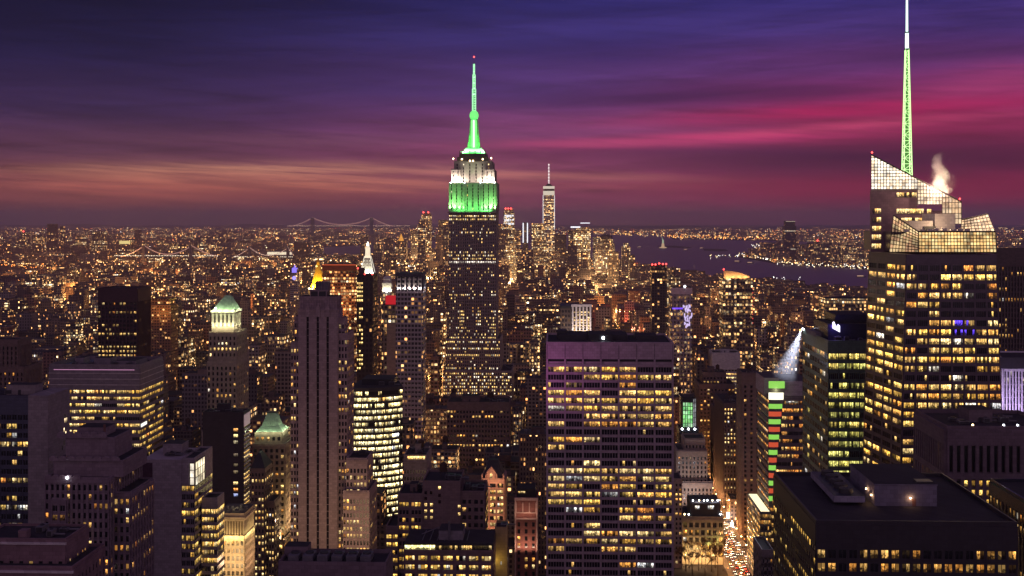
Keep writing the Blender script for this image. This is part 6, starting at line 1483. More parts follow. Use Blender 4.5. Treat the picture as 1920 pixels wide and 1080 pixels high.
# ------------------------------------------------------------------ downtown, across the bay and on the bridges
def downtown(name, label, d, pl, pr, pt, dep=40, wall=(.14, .11, .11), prob=.4, gain=1.3, cell=2.2, tint=.5, tops=()):
    e = empty(name, label, 'skyscraper', (X((pl + pr) / 2, d), d + 10, 0), 'downtown towers')
    m = MB(); zt = Z(pt, d, pl)
    fbox(m, X(pl, d), X(pr, d), d, d + dep, 0, zt, wall, prob, gain, cell, tint)
    z0 = zt
    for (a, c, p) in tops:
        fbox(m, X(a, d + 5), X(c, d + 5), d + 5, d + dep - 5, z0, Z(p, d + 5, a), wall, prob, gain, cell, tint); z0 = Z(p, d + 5, a)
    part_of(e, m, 'wall', FM)
    return e
d = 5840.0
e = empty('tapered_supertall_tower', 'tallest distant tower, tapering and white-lit with a needle spire, beyond downtown', 'skyscraper', (X(1029, d), d + 30, 0), 'downtown towers')
m = MB(); cx, cy = X(1029, d), d + 30
h0 = (X(1040, d) - X(1018, d)) / 2
sqr = lambda h: [(cx - h, cy - h), (cx + h, cy - h), (cx + h, cy + h), (cx - h, cy + h)]
fbox(m, 0, 0, 0, 0, 0, Z(366, d, 1029), (.4, .36, .36), .75, 1.6, 2.2, .7, poly=sqr(h0 + .5), poly1=sqr(h0 - 1.0)); part_of(e, m, 'wall', FM)
m = MB(); h1 = h0 - .8; m.prism(sqr(h1), Z(366, d), Z(358, d)); m.prism(sqr(h1), Z(354, d), Z(349, d)); part_of(e, m, 'crown_band', [glow('crown_cream', (1, .88, .7), .75)])
m = MB(); m.prism(sqr(h1 - 2), Z(358, d), Z(354, d)); m.cyl(cx, cy, 20, 6, Z(349, d), Z(344, d), 12); part_of(e, m, 'mechanical_ring', [DARK])
m = MB()
for s_ in (-1, 1): m.box(cx + s_ * h1 - 1.5, cx + s_ * h1 + 1.5, cy - h1 - 3, cy - h1, Z(430, d), Z(366, d))
part_of(e, m, 'edge_lights', [glow('edge_white', (1, .95, .95), 1.0)])
m = MB(); m.cyl(cx, cy, 3.4, 1.6, Z(344, d), Z(306, d), 8); part_of(e, m, 'spire', [glow('spire_pink_white', (1, .82, .82), .9)])
for k in range(6):
    bead(e, 1029, 309 + k * 6, d + 30, 4.6, [glow('spire_lamp', (1, .92, .88), 1.4)], 'spire_lamp')
DT = [  # px left, right, py top, depth, prob, gain, tint, look
    (783, 797, 420, 5200, .45, 1.3, .3, 'slab tower with a warm-lit face', ((785, 794, 412),)), (790, 808, 402, 5900, .6, 1.5, .4, 'broad tower with twin red beacons', ((794, 806, 399),)), (770, 784, 432, 5500, .5, 1.4, .5, 'stubby tower with a white lamp'), (822, 841, 412, 5700, .4, 1.2, .3, 'flat-topped tower with amber windows'), (817, 830, 440, 4900, .12, .8, .3, 'dark slab with a lit edge'),
    (935, 952, 420, 5300, .35, 1.2, .4, 'tower with warm mottled windows'), (944, 964, 398, 5900, .5, 1.5, .8, 'tall tower with white and red crown lights', ((946, 962, 392),)), (948, 966, 458, 4800, .9, 1.5, .6, 'low bright cream block'), (964, 976, 432, 5600, .4, 1.3, .2, 'narrow amber tower'),
    (980, 990, 417, 5750, .08, .6, .9, 'slim tower outlined by two white light strips'), (997, 1020, 419, 5600, .9, 1.5, .55, 'broad golden-lit tower left of the supertall'), (999, 1024, 452, 5000, .55, 1.2, .4, 'squat golden block below the supertall'), (1040, 1062, 440, 5950, .1, .8, .5, 'dim slab right of the supertall'), (1036, 1050, 470, 4700, .4, 1.2, .2, 'amber block with a lit roofline'),
    (1066, 1079, 432, 5800, .5, 1.2, .4, 'narrow tower beside the wide golden tower'), (1076, 1107, 430, 5500, 1.0, 1.7, .6, 'wide golden-lit tower with white roof edge', ((1080, 1106, 426),)), (1064, 1082, 460, 4600, .35, 1.2, .3, 'dark tower dotted with orange windows'), (1112, 1126, 444, 6000, .7, 1.3, .9, 'small pale tower with a white top'), (1117, 1153, 456, 5200, .75, 1.4, .45, 'domed wide tower with banded gold windows', ((1122, 1150, 448), (1128, 1146, 443))),
    (1166, 1182, 462, 4900, .55, 1.4, .3, 'tower by the water with orange windows', ((1170, 1179, 456),)), (1180, 1190, 478, 4600, .4, 1.3, .4, 'low block at the tip of downtown'), (1140, 1160, 472, 4500, .3, 1.2, .4, 'dim mid-rise below the domed tower'), (1084, 1104, 472, 4400, .4, 1.2, .3, 'mid-rise with scattered gold windows'), (976, 1000, 468, 4300, .35, 1.2, .3, 'long low block with amber top floors'), (740, 762, 452, 5400, .3, 1.1, .3, 'block crowned by a small orange pyramid'), (700, 716, 458, 5000, .25, 1.0, .5, 'eastern slab with few lights'), (720, 736, 446, 6200, .3, 1.0, .3, 'hazy eastern tower'), (676, 690, 440, 7800, .2, .9, .3, 'far hazy slab by the river')]
for row in DT:
    pl, pr, pt, d, pr_, ga, ti, look = row[:8]
    e = downtown('downtown_tower', look + ', in the distant downtown cluster', d, pl, pr, pt, 40, R.choice([(.16, .12, .11), (.12, .10, .11), (.2, .16, .13)]), pr_, ga, 2.2, ti, row[8] if len(row) > 8 else ())
    if 'white light strips' in look:
        m = MB()
        for px in (981, 989): q = X(px, d - 1); m.box(q - 2.4, q + 2.4, d - 5, d - 1, Z(455, d), Z(418, d))
        part_of(e, m, 'light_strip', [glow('strip_white', (.9, .92, 1), 1.5)])
    if 'white roof edge' in look:
        m = MB(); m.box(X(1070, d), X(1088, d), d - 2, d + 2, Z(427, d), Z(424.5, d)); m.box(X(1088, d + 20), X(1106, d + 20), d + 20, d + 24, Z(419, d), Z(417.5, d)); part_of(e, m, 'roof_light', [glow('strip_white', (.9, .92, 1), 1.5)])
    if 'orange pyramid' in look:
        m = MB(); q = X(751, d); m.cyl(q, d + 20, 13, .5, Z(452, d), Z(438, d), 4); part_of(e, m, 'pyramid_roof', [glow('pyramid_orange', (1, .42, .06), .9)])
    if 'red crown' in look or 'red beacons' in look:
        for px in ((948, 953, 958) if pl > 900 else (794, 803)): bead(e, px, 391 if pl > 900 else 398, d, 5, [LAMPR])
        if pl > 900:
            m = MB()
            for py in (405, 413, 420): 
                for k in range(5): q = X(946 + k * 3.6, d - 2); m.box(q, q + R.uniform(3, 8), d - 4, d - 1, Z(py + R.uniform(0, 3), d), Z(py - 2, d))
            part_of(e, m, 'crown_lights', [glow('strip_white', (.9, .92, 1), 1.5)], 'stuff')
    if 'domed' in look:
        m = MB(); q = X(1137, d); m.lathe(q, d + 20, [(26, Z(446, d)), (22, Z(442, d)), (12, Z(440, d)), (0, Z(439.5, d))], 12); part_of(e, m, 'dome', [DARK])
# tower across the river
d = 7300.0
e = downtown('riverside_tower', 'dark rounded-top tower standing alone across the river', d, 1470, 1493, 424, 50, (.07, .07, .09), .10, .9, 2.6, .6, ((1472, 1491, 417),))
m = MB(); m.box(X(1472, d), X(1491, d), d + 4, d + 40, Z(417, d), Z(414, d)); part_of(e, m, 'cap', [DARK])
m = MB()
for k in range(9): q = X(1473.5 + k * 2, d + 3); m.box(q, q + 3.4, d + 1, d + 3, Z(415.6, d), Z(414.6, d))
m.box(X(1471, d - 2), X(1492, d - 2), d - 3, d - 1, Z(433.4, d), Z(432.4, d)); m.box(X(1471, d - 2), X(1492, d - 2), d - 3, d - 1, Z(467, d), Z(466, d)); part_of(e, m, 'light_band', [glow('band_cream', (1, .85, .6), .9)])
e['group'] = 'riverside towers'
for i, (pl, pr, pt, lk) in enumerate([(1500, 1508, 460, 'grey'), (1516, 1525, 455, 'tall warm-lit'), (1528, 1538, 452, 'red-topped'), (1541, 1560, 456, 'long flat'), (1560, 1575, 462, 'stubby'), (1578, 1590, 458, 'pale'), (1592, 1608, 464, 'low wide'), (1452, 1464, 478, 'small'), (1610, 1622, 468, 'dim')]):
    d = R.uniform(6500, 7200); e = downtown('riverside_tower', '%s waterfront tower, number %d rightward from the rounded-top tower across the river' % (lk, i + 1), d, pl, pr, pt, 40, (.12, .10, .11), R.uniform(.15, .5), 1.1, 2.4, .5); e['group'] = 'riverside towers'
    if lk == 'red-topped': bead(e, 1533, 451, d, 6, [LAMPR])
    e['label'] = '%s waterfront tower beyond the river, %s of the rounded-top tower' % (lk, 'left' if pl < 1470 else 'right')

def bridge(label, pts_tower, deck_py, d, px0, px1, ytop, lampmat, sag, tube_r, lamp_r, ends):
    e = empty('suspension_bridge', label, 'bridge', (X((px0 + px1) / 2, d), d, 0))
    m = MB(); m.box(X(px0, d), X(px1, d), d - 12, d + 12, Z(deck_py + .8, d), Z(deck_py, d)); part_of(e, m, 'deck', [DARKSTEEL])
    for p in pts_tower:
        m = MB(); q = X(p, d); w_ = tube_r * 2.2; zt = Z(ytop, d)
        for s_ in (-1, 1): m.box(q - w_ / 2, q + w_ / 2, d + s_ * 12 - w_ / 2, d + s_ * 12 + w_ / 2, 0, zt)
        m.box(q - w_ / 2, q + w_ / 2, d - 12, d + 12, zt - w_, zt); m.box(q - w_ / 2, q + w_ / 2, d - 12, d + 12, zt * .55, zt * .55 + w_); part_of(e, m, 'tower', [STEEL])
    cab = MB(); lam = MB()
    spans = [(ends[0], pts_tower[0], 'L'), (pts_tower[0], pts_tower[1], 'M'), (pts_tower[1], ends[1], 'R')]
    for a, c, k in spans:
        n = max(8, int(abs(c - a) / 1.6)); prev = None
        for i in range(n + 1):
            f = i / n; px = a + (c - a) * f
            if k == 'M': py = ytop + (deck_py - 1.5 - ytop) * (1 - (2 * f - 1) ** 2) * sag
            elif k == 'L': py = deck_py + (ytop - deck_py) * f ** 1.5
            else: py = deck_py + (ytop - deck_py) * (1 - f) ** 1.5
            q = Vector(P3(px, py, d - 12))
            if prev is not None: cab.tube(prev, q, tube_r * .35, 0)
            prev = q
            if i % 2 == 0: lam.lathe(q.x, q.y, [(0, q.z - lamp_r), (lamp_r, q.z), (0, q.z + lamp_r)], 4)
    n = int((px1 - px0) / 3)
    for i in range(n): q = P3(px0 + (px1 - px0) * i / n, deck_py - .5, d - 13); lam.lathe(q[0], q[1], [(0, q[2] - lamp_r * .8), (lamp_r * .8, q[2]), (0, q[2] + lamp_r * .8)], 4)
    part_of(e, cab, 'cable', [glow('lit_cable', (1, .5, .4), .4, (.3, .25, .22))]); part_of(e, lam, 'lamps', [lampmat], 'stuff')
bridge('great suspension bridge on the horizon with two tall towers and lit cables', (586, 697), 424, 18000, 540, 770, 408, glow('bridge_lamp_far', (1, .66, .46), 3.0), .92, 22, 6, (545, 738))
bridge('nearer suspension bridge over the east river with dotted white cable lights', (271, 359), 480, 5600, 215, 410, 460.5, glow('bridge_lamp_near', (1, .85, .62), 6.0), .9, 6, 1.7, (228, 408))
bridge('dark bridge approach with a bright white cable climbing beside the warehouse lights', (468, 540), 482, 6500, 436, 560, 464, glow('bridge_lamp_near', (1, .85, .62), 6.0), .9, 5, 2.0, (436, 556))

# the statue in the harbour
d = 10800.0
e = empty('harbour_statue', 'small floodlit statue with raised torch on its pedestal in the bay', 'statue', (X(1243, d), d, 0))
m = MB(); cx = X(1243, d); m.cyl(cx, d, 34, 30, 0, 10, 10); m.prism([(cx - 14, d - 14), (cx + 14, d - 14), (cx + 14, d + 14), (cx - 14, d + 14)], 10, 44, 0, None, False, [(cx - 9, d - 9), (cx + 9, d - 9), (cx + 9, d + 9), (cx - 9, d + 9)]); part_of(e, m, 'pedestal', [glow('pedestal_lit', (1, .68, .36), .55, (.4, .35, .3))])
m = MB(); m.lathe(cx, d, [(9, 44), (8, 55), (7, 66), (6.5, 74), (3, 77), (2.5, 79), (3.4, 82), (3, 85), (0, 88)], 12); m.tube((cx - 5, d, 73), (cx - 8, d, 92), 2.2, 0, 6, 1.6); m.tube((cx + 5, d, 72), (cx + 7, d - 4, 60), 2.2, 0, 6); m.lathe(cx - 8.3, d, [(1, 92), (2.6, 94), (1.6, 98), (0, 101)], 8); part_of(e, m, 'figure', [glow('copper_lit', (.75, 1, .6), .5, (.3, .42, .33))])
for (px, py) in ((1383, 491.5), (1407, 494), (1615, 520), (1200, 464), (1286, 469), (1316, 466), (1462, 476)):
    q = GP(px, py); e = empty('ferry', 'small lit boat on the dark bay water', 'boat', (q[0], q[1], .6), 'boats on the bay')
    m = MB(); L = 22; m.prism([(-L, -5), (L * .7, -5), (L, 0), (L * .7, 5), (-L, 5)], 0, 4); m.v = [(a + q[0], b_ + q[1], c + .6) for a, b_, c in m.v]; part_of(e, m, 'hull', [DARKSTEEL])
    m = MB(); m.box(-L * .8 + q[0], L * .4 + q[0], q[1] - 3.5, q[1] + 3.5, 4.6, 9); part_of(e, m, 'cabin', [glow('cabin_glow', (1, .62, .4), .5)])
# ------------------------------------------------------------------ the blocks in between: one building each where the photograph shows them large, a mass far off
RF = random.Random(2024)
AV = [-2300, -2050, -1830, -1610, -1390, -1180, -1000, -800, -620, -460, -305, -149, 140, 420, 700, 980, 1260]
COLS = 960
sky_top = [1090.0] * COLS               # visible skyline per 2 px column, swept front to back
def water(x, y):
    px, py = pix(x, y, 0); c = False; n = len(shore)
    for i in range(n):
        (x1_, y1_), (x2_, y2_) = shore[i], shore[i - 1]
        if (y1_ > py) != (y2_ > py) and px < (x2_ - x1_) * (py - y1_) / (y2_ - y1_) + x1_: c = not c
    return c
cands = []
for iy in range(5, 118):
    yb0 = 300 + 80 * iy
    for (a0, a1) in zip(AV, AV[1:]):
        xa, xb = a0 + 13, a1 - 13
        if a0 == 140: xa = AVW
        if a1 == 140: xb = AVE
        for row in (0, 1):
            y0 = yb0 + row * 31; y1 = y0 + 29.5
            x = xa
            while x < xb - 8:
                w_ = min(RF.choice([9, 14, 18, 22, 28, 36]) * (1 + .4 * (y0 > 2500)), xb - x)
                if xb - x - w_ < 8: w_ = xb - x
                cands.append((x, x + w_ - .4, y0, y1 - RF.uniform(0, 5))); x += w_
cands.sort(key=lambda c: c[2])
def height(x, y):
    d = y
    if d < 1000: h = RF.choice([24, 38, 50, 66, 80, 95])
    elif d < 1500: h = RF.choice([22, 30, 42, 55, 70, 88, 110])
    elif d < 2600: h = RF.choice([18, 22, 28, 34, 42, 50, 62, 85])
    elif d < 4200: h = RF.choice([14, 18, 20, 24, 28, 36, 48, 64])
    elif d < 6600: h = RF.choice([16, 22, 30, 42, 60, 90]) if -1000 < x < 400 else RF.choice([12, 16, 20, 26, 40, 56])
    else: h = RF.choice([10, 14, 18, 24, 40])
    if x > 120 and d > 3300: h = min(h, RF.uniform(10, 26))
    if x > 300 and d < 2600: h *= .9
    return h * RF.uniform(.85, 1.15)
heroes_by_d = sorted(HEROES, key=lambda h: h[3])
FILL = []
occl = [(h[3], h[0], h[1]) for h in HEROES]
hero_sorted = sorted(((h[3], h) for h in HEROES), key=lambda t_: t_[0])
HTOP = {}
for (x0, x1, y0, y1) in cands:
    d = y0
    pl, _ = pix(x0, y0, 0); pr, _ = pix(x1, y0, 0)
    pl2, _ = pix(x0, y1, 0); pr2, _ = pix(x1, y1, 0); L, Rr = min(pl, pl2), max(pr, pr2)
    if Rr < -30 or L > 1950: continue
    if d > 3600 and (water((x0 + x1) / 2, y0) or water((x0 + x1) / 2, y1)): continue
    if d > 7600: continue
    h = height((x0 + x1) / 2, d)
    ptop = pix((x0 + x1) / 2, y0, h)[1]
    lim = 0; clash = False
    for (hl, hr, yb, hd) in HEROES:
        if hr < L - 1 or hl > Rr + 1: continue
        if d < hd + 55 and d > hd - 34 and not (hr < L + 1 or hl > Rr - 1): 
            ov = min(hr, Rr) - max(hl, L)
            if ov > .12 * (Rr - L) or ov > .12 * (hr - hl): clash = True; break
            lim = max(lim, yb)
        elif d < hd: lim = max(lim, yb + 1)
    if clash: continue
    # keep the avenue, the park and its lit front open
    if 700 < d < 905 and -20 < x0 and x1 <= AVE + 2: continue
    if ptop < lim:
        h = CAM_Z - (lim - YH) / (ptop - YH) * (CAM_Z - h); h -= RF.uniform(0, 6)
    if h < 9: continue
    ptop = pix((x0 + x1) / 2, y0, h)[1]
    if ptop > 1085: continue
    FILL.append([d, x0, x1, y0, y1, h, L, Rr, ptop, 0.0])
# sweep front to back for what is really seen of each
ev = [(f[0], 1, f) for f in FILL] + [(h[3], 0, h) for h in HEROES]
ev.sort(key=lambda t_: t_[0])
BOT = {}
for d, k, f in ev:
    if k: a, c, top = f[6], f[7], f[8]
    else: a, c, top = f[0], f[1], None
    for i in range(max(0, int(a / 2)), min(COLS, int(c / 2) + 1)):
        if k:
            vis = max(0, sky_top[i] - top); f[9] += 2 * vis; sky_top[i] = min(sky_top[i], top)
        else: pass
seen = [f for f in FILL if f[9] > 1.5]
near = sorted(seen, key=lambda f: -f[9])
IND = set(id(f) for f in near[:285])
PALW = [(.17, .12, .10), (.20, .15, .12), (.12, .085, .075), (.24, .20, .17), (.15, .13, .135), (.09, .075, .08), (.21, .115, .09), (.28, .24, .21)]
TONES = ['brown', 'tan', 'dark brick', 'pale stone', 'grey', 'charcoal', 'russet', 'cream']
LANDMARKS = [(60, 'blank-sided tower'), (150, 'scalloped brick tower'), (185, 'golden-striped office'), (220, 'ribbed dark tower'), (330, 'blank slab'), (425, 'lantern-crowned tower'), (505, 'copper roof'), (600, 'limestone pier tower'), (690, 'marble clock tower'), (767, 'fluted crown tower'), (886, 'green-lit skyscraper'), (985, 'red-lit arched building'), (1090, 'white-ribbed block'), (1143, 'travertine slab'), (1285, 'violet lattice tower'), (1383, 'orange-crowned tower'), (1470, 'striped office tower'), (1560, 'green glass tower'), (1750, 'crystal skyscraper')]
used = {}
def street_label(f, tone, kind, lit, extra):
    px = (f[6] + f[7]) / 2
    lm = min(LANDMARKS, key=lambda l: abs(l[0] - px)); side = 'left of' if px < lm[0] - 12 else 'right of' if px > lm[0] + 12 else 'in line with'
    dist = 'near' if f[0] < 900 else 'mid-distance' if f[0] < 1500 else 'far' if f[0] < 2600 else 'very far'
    base = '%s %s %s%s, %s, %s %s' % (dist, tone, kind, extra, lit, side, lm[1])
    used.setdefault(base, []).append(f); n = len(used[base])
    if n > 1: base = '%s %s %s%s, %s, %s %s, %s back' % (dist, tone, kind, extra, lit, side, lm[1], ['', '', 'second', 'third', 'fourth', 'fifth', 'sixth', 'seventh', 'eighth'][min(n, 8)])
    return base
far_mb = MB()
n_ind = 0
for f in seen:
    d, x0, x1, y0, y1, h, L, Rr, ptop, vis = f
    k = RF.randrange(len(PALW)); wall = PALW[k]
    fac = min(1.0, max(0, (d - 900) / 4000))
    prob = RF.choice([.02, .04, .07, .1, .16, .34]) * (1.45 if d < 2500 else 1.0 if x0 > 120 else 1.5)
    gain = RF.uniform(.9, 1.6) * (1.0 + 1.3 * fac); cell = 1.0 + 1.3 * fac; tint = RF.random()
    if id(f) in IND:
        n_ind += 1
        tank = d < 1600 and RF.random() < .45 and h < 90
        kind = RF.choice(['apartment_building', 'loft_building', 'office_building']); lit = 'mostly dark' if prob < .06 else 'partly lit' if prob < .15 else 'well lit'
        nm = kind
        step = RF.random() < .3 and h > 30 and (x1 - x0) > 12
        e = empty(nm, street_label(f, TONES[k], kind.replace('_building', ' block'), lit, ' with stepped top' if step else ' with roof tank' if tank else ''), kind.replace('_', ' '), ((x0 + x1) / 2, (y0 + y1) / 2, 0), 'city blocks')
        m = MB(); hh = h * .8 if step else h
        fbox(m, x0, x1, y0, y1, 0, hh, wall, prob, gain, cell, tint, roofm=RF.choice([1, 1, 2]))
        if step: fbox(m, x0 + (x1 - x0) * .15, x1 - (x1 - x0) * .15, y0 + 4, y1 - 3, hh, h, wall, prob, gain, cell, tint)
        part_of(e, m, 'wall', FM)
        m = MB(); zr = h; bx0 = x0 + (x1 - x0) * RF.uniform(.2, .5); bw = (x1 - x0) * RF.uniform(.18, .35)
        m.box(bx0, bx0 + bw, y0 + 8, y0 + 8 + RF.uniform(5, 9), zr, zr + RF.uniform(2.5, 5), 0, 1); part_of(e, m, 'bulkhead', [wallmat('stucco_%d' % (k % 3), PALW[k % 3], .9, .15, .3), ROOF])
        if d < 1300:
            m = MB(); zt = hh + .01; p = .4; q = (x0, x1, y0, y1)
            for bb in ((x0, x1, y0, y0 + p), (x0, x0 + p, y0 + p, y1), (x1 - p, x1, y0 + p, y1)): m.box(*bb, zt, zt + 1.0)
            part_of(e, m, 'parapet', [wallmat('stucco_%d' % (k % 3), PALW[k % 3], .9, .15, .3)])
            for _ in range(RF.choice([1, 2, 3])):
                m = MB(); ax, ay = RF.uniform(x0 + 1, max(x0 + 1.1, x1 - 4)), RF.uniform(y0 + 2, y1 - 5); m.box(ax, ax + RF.uniform(1.5, 3), ay, ay + RF.uniform(1.5, 3), h if not step else hh, (h if not step else hh) + RF.uniform(1.2, 2.4)); part_of(e, m, 'air_handler', [STEEL])
        if tank:
            m = MB(); water_tank(m, (x0 + x1) / 2, y1 - 8, zr if step else zr, 2.2, 4.0, 4.0); part_of(e, m, 'water_tank', [WOOD, DARKSTEEL])
    else:
        fbox(far_mb, x0, x1, y0, y1, 0, h, wall, prob, gain, cell, tint, roofm=RF.choice([1, 1, 2]))
# Brooklyn, Queens, Jersey and Staten Island: everything beyond the rivers
for _ in range(5200):
    py = YH + 13 + 75 * RF.random() ** 1.6; px = RF.uniform(-40, 1960)
    x, y = GP(px, py)
    if y < 5200 or y > 30000: continue
    if y < 7600 and -1900 < x < 1300: continue
    if water(x, y) or water(x - 60, y) or water(x + 60, y) or water(x, y - 120): continue
    s_ = RF.uniform(14, 40) * (1 + y / 16000); h = RF.choice([10, 14, 18, 25, 40, 70]) * RF.uniform(.8, 1.2)
    if px < 520 and py > 440 and RF.random() < .18: h = RF.uniform(50, 120)
    fbox(far_mb, x - s_, x + s_, y, y + s_ * 1.5, 0, h, RF.choice(PALW), RF.choice([.1, .2, .4]), RF.uniform(1, 2), 2.0 + y / 9000, RF.random() * .6)
far_o = far_mb.build('distant_city', FM); far_o['kind'] = 'stuff'
# individual far towers on the left shore
for (pl, pr, pt, d, lk) in [(88, 104, 420, 7600, 'dark flat-topped'), (112, 118, 424, 8200, 'thin white-topped'), (172, 196, 434, 7000, 'broad brightly lit'), (142, 158, 442, 7300, 'warm-lit square'), (252, 262, 431, 8600, 'dark slim'), (60, 78, 440, 7400, 'grey wide'), (36, 52, 436, 7900, 'red-beaconed'), (222, 246, 450, 6400, 'yellow-topped'), (550, 578, 454, 6400, 'brick-dark'), (364, 372, 446, 8000, 'narrow dim'), (318, 330, 456, 6900, 'squat')]:
    e = downtown('shore_tower', '%s tower rising from the far eastern shore lights' % lk, d, pl, pr, pt, 40, (.10, .08, .085), .12 if 'dark' in lk or 'dim' in lk else .5, 1.3, 2.4, .4); e['group'] = 'far shore towers'
    if lk == 'red-beaconed': bead(e, 44, 434, d, 6, [LAMPR])
    if lk == 'yellow-topped':
        m = MB(); m.box(X(224, d - 2), X(244, d - 2), d - 4, d - 1, Z(458, d), Z(452, d)); part_of(e, m, 'lit_top', [glow('yellow_top', (1, .8, .3), .9)])
m = MB(); d = 6900
for k in range(17): q = X(502 + k * 2.7, d); m.box(q - 2.6, q + 2.6, d, d + 10, Z(478, d), Z(473, d))
e = empty('waterfront_shed', 'long white-lit colonnaded shed on the east river shore', 'building', (X(525, d), d, 0)); part_of(e, m, 'lit_bays', [glow('shed_white', (1, .85, .6), 1.2)], 'stuff')
m = MB(); m.box(X(500, d), X(550, d), d - 2, d + 26, 0, Z(479, d)); m.box(X(500, d), X(550, d), d + 11, d + 26, Z(479, d), Z(472, d)); part_of(e, m, 'wall', [GREYC])

# ------------------------------------------------------------------ street lamps and far lights: too many to count
lamps = [MB() for _ in range(5)]
LCOL = [glow('sodium_points', (1, .30, .05), 6.5), glow('amber_points', (1, .50, .13), 8), glow('warm_points', (1, .72, .34), 8), glow('white_points', (1, .95, .85), 7), glow('signal_points', (1, .07, .04), 5)]
def lamp(x, y, z, r, c):
    m = lamps[c]; m.lathe(x, y, [(0, z - r), (r, z), (0, z + r)], 3)
def pickc(q=(.38, .3, .2, .08, .04)):
    u = RF.random(); s_ = 0
    for i, p in enumerate(q):
        s_ += p
        if u < s_: return i
    return 0
def gauss(a, b_): return RF.gauss(a, b_)
for _ in range(10500):
    py = YH + 14.5 + 78 * RF.random() ** 1.75; px = RF.uniform(-10, 1930)
    x, y = GP(px, py)
    if y > 36000: continue
    if water(x, y): continue
    if px > 1150 and py < 447 and RF.random() < .2: continue
    r = y / 1173 * RF.uniform(.14, .40) * (1.0 if RF.random() < .88 else 1.7)
    lamp(x, y, RF.uniform(6, 24), r, pickc())
# denser strings: shore roads, streets seen end on
for (p, q, n, cs) in [((1130, 438), (1260, 443), 70, (1, 2)), ((1250, 445), (1480, 447), 190, (1, 0)), ((1250, 441), (1625, 441), 130, (0, 1)), ((1360, 437), (1625, 437), 90, (0, 0)), ((1060, 436), (1250, 437), 60, (0, 1)), ((560, 437), (640, 434), 50, (1, 2)), ((630, 436), (760, 437), 70, (0, 1)), ((400, 436), (560, 440), 150, (1, 2)), ((250, 440), (420, 446), 120, (0, 1)), ((470, 446), (600, 449), 80, (0, 1)), ((480, 472), (560, 470), 40, (2, 1)), ((0, 452), (250, 456), 120, (0, 1)), ((0, 500), (180, 512), 60, (0, 0)), ((300, 470), (430, 474), 50, (1, 2)), ((60, 484), (200, 480), 70, (0, 0)), ((110, 522), (185, 516), 40, (0, 0)), ((1410, 462), (1480, 464), 34, (3, 2)), ((1330, 484), (1460, 478), 36, (3, 2)), ((1380, 480), (1480, 492), 44, (3, 2)), ((1455, 496), (1625, 504), 90, (2, 3)), ((1490, 488), (1620, 484), 60, (2, 3)), ((1625, 506), (1900, 520), 60, (2, 3)), ((1430, 527), (1510, 530), 26, (3, 3)), ((1630, 440), (1930, 446), 120, (1, 0)), ((1870, 452), (1930, 456), 30, (2, 1))]:
    for _ in range(n):
        f = RF.random(); px = p[0] + (q[0] - p[0]) * f + gauss(0, 2); py = p[1] + (q[1] - p[1]) * f + gauss(0, 1.5)
        if py < YH + 14: continue
        x, y = GP(px, py); lamp(x, y, RF.uniform(5, 16), y / 1173 * RF.uniform(.2, .45), cs[RF.random() < .4])
# lamps down the avenues and cross streets
for av in AV + [AVE + 12]:
    y = 700
    while y < 5200:
        x = av + RF.choice([-9, 9])
        if not water(x, y): lamp(x, y, 9, max(.35, y / 1173 * .3), pickc((.5, .3, .16, .02, .02)))
        y += RF.uniform(22, 48) * (1 + y / 5000)
for iy in range(5, 62):
    y = 300 + 80 * iy + 71
    x = -y * .5
    while x < y * .45:
        if RF.random() < .55 and not water(x, y): lamp(x + RF.uniform(-5, 5), y, 9, max(.35, y / 1173 * .24), pickc((.5, .3, .16, .02, .02)))
        x += RF.uniform(35, 90)
# Broadway's red and orange glow cutting across
for _ in range(130):
    f = RF.random(); x = 90 + 150 * (1 - f) * 1.0; y = 1400 + 1700 * f; x = 330 - .13 * (y - 1200) + gauss(0, 6); lamp(x, y, RF.uniform(6, 30), y / 1173 * RF.uniform(.25, .5), RF.choice([0, 0, 4, 1]))
for k, mbx in enumerate(lamps):
    o_ = mbx.build('street_lights', LCOL[k]); o_['kind'] = 'stuff'
# ------------------------------------------------------------------ the lit avenue: traffic, lamps, park trees
RS = random.Random(9)
CARP = {c: wallmat('car_paint_' + c, v, .3, .5, .1) for c, v in (('black', (.02, .02, .022)), ('yellow', (.6, .36, .02)), ('white', (.6, .6, .6)), ('silver', (.3, .3, .32)), ('red', (.3, .03, .03)))}
HEAD = glow('headlamp', (1, .93, .8), 16.0); TAIL = glow('tail_lamp', (1, .06, .03), 10.0); TYRE = wallmat('tyre', (.02, .02, .02), .9, .1, .1); CARG = wallmat('car_glass', (.01, .012, .015), .1, .6, .1)
def car_meshes():
    b_ = MB(); prof = [(-2.2, .35), (-2.25, .8), (-1.5, .95), (-.9, 1.45), (.7, 1.45), (1.4, .95), (2.2, .85), (2.25, .35)]
    for s_ in (-1, 1): b_.face([(s_ * .88, y, z) for y, z in (prof if s_ > 0 else prof[::-1])], 0)
    for i, (p, q) in enumerate(zip(prof, prof[1:] + prof[:1])): b_.face([(-.88, p[0], p[1]), (-.88, q[0], q[1]), (.88, q[0], q[1]), (.88, p[0], p[1])][::-1], 1 if i in (2, 4) else 0)
    w_ = MB()
    for y in (-1.4, 1.4):
        for s_ in (-1, 1): w_.tube((s_ * .7, y, .32), (s_ * .92, y, .32), .32, 0, 10)
    h = MB(); h.box(-.16, .16, -.08, .05, -.1, .1, bottom=True)
    return b_, w_, h
cb, cw, ch = car_meshes()
cme = {c: cb.mesh('car_body', [m_, CARG]) for c, m_ in CARP.items()}; cwm = cw.mesh('car_wheels', [TYRE]); chm = ch.mesh('headlight', [HEAD]); ctm = ch.mesh('taillight', [TAIL])
ncar = 0
CARWHERE = {}
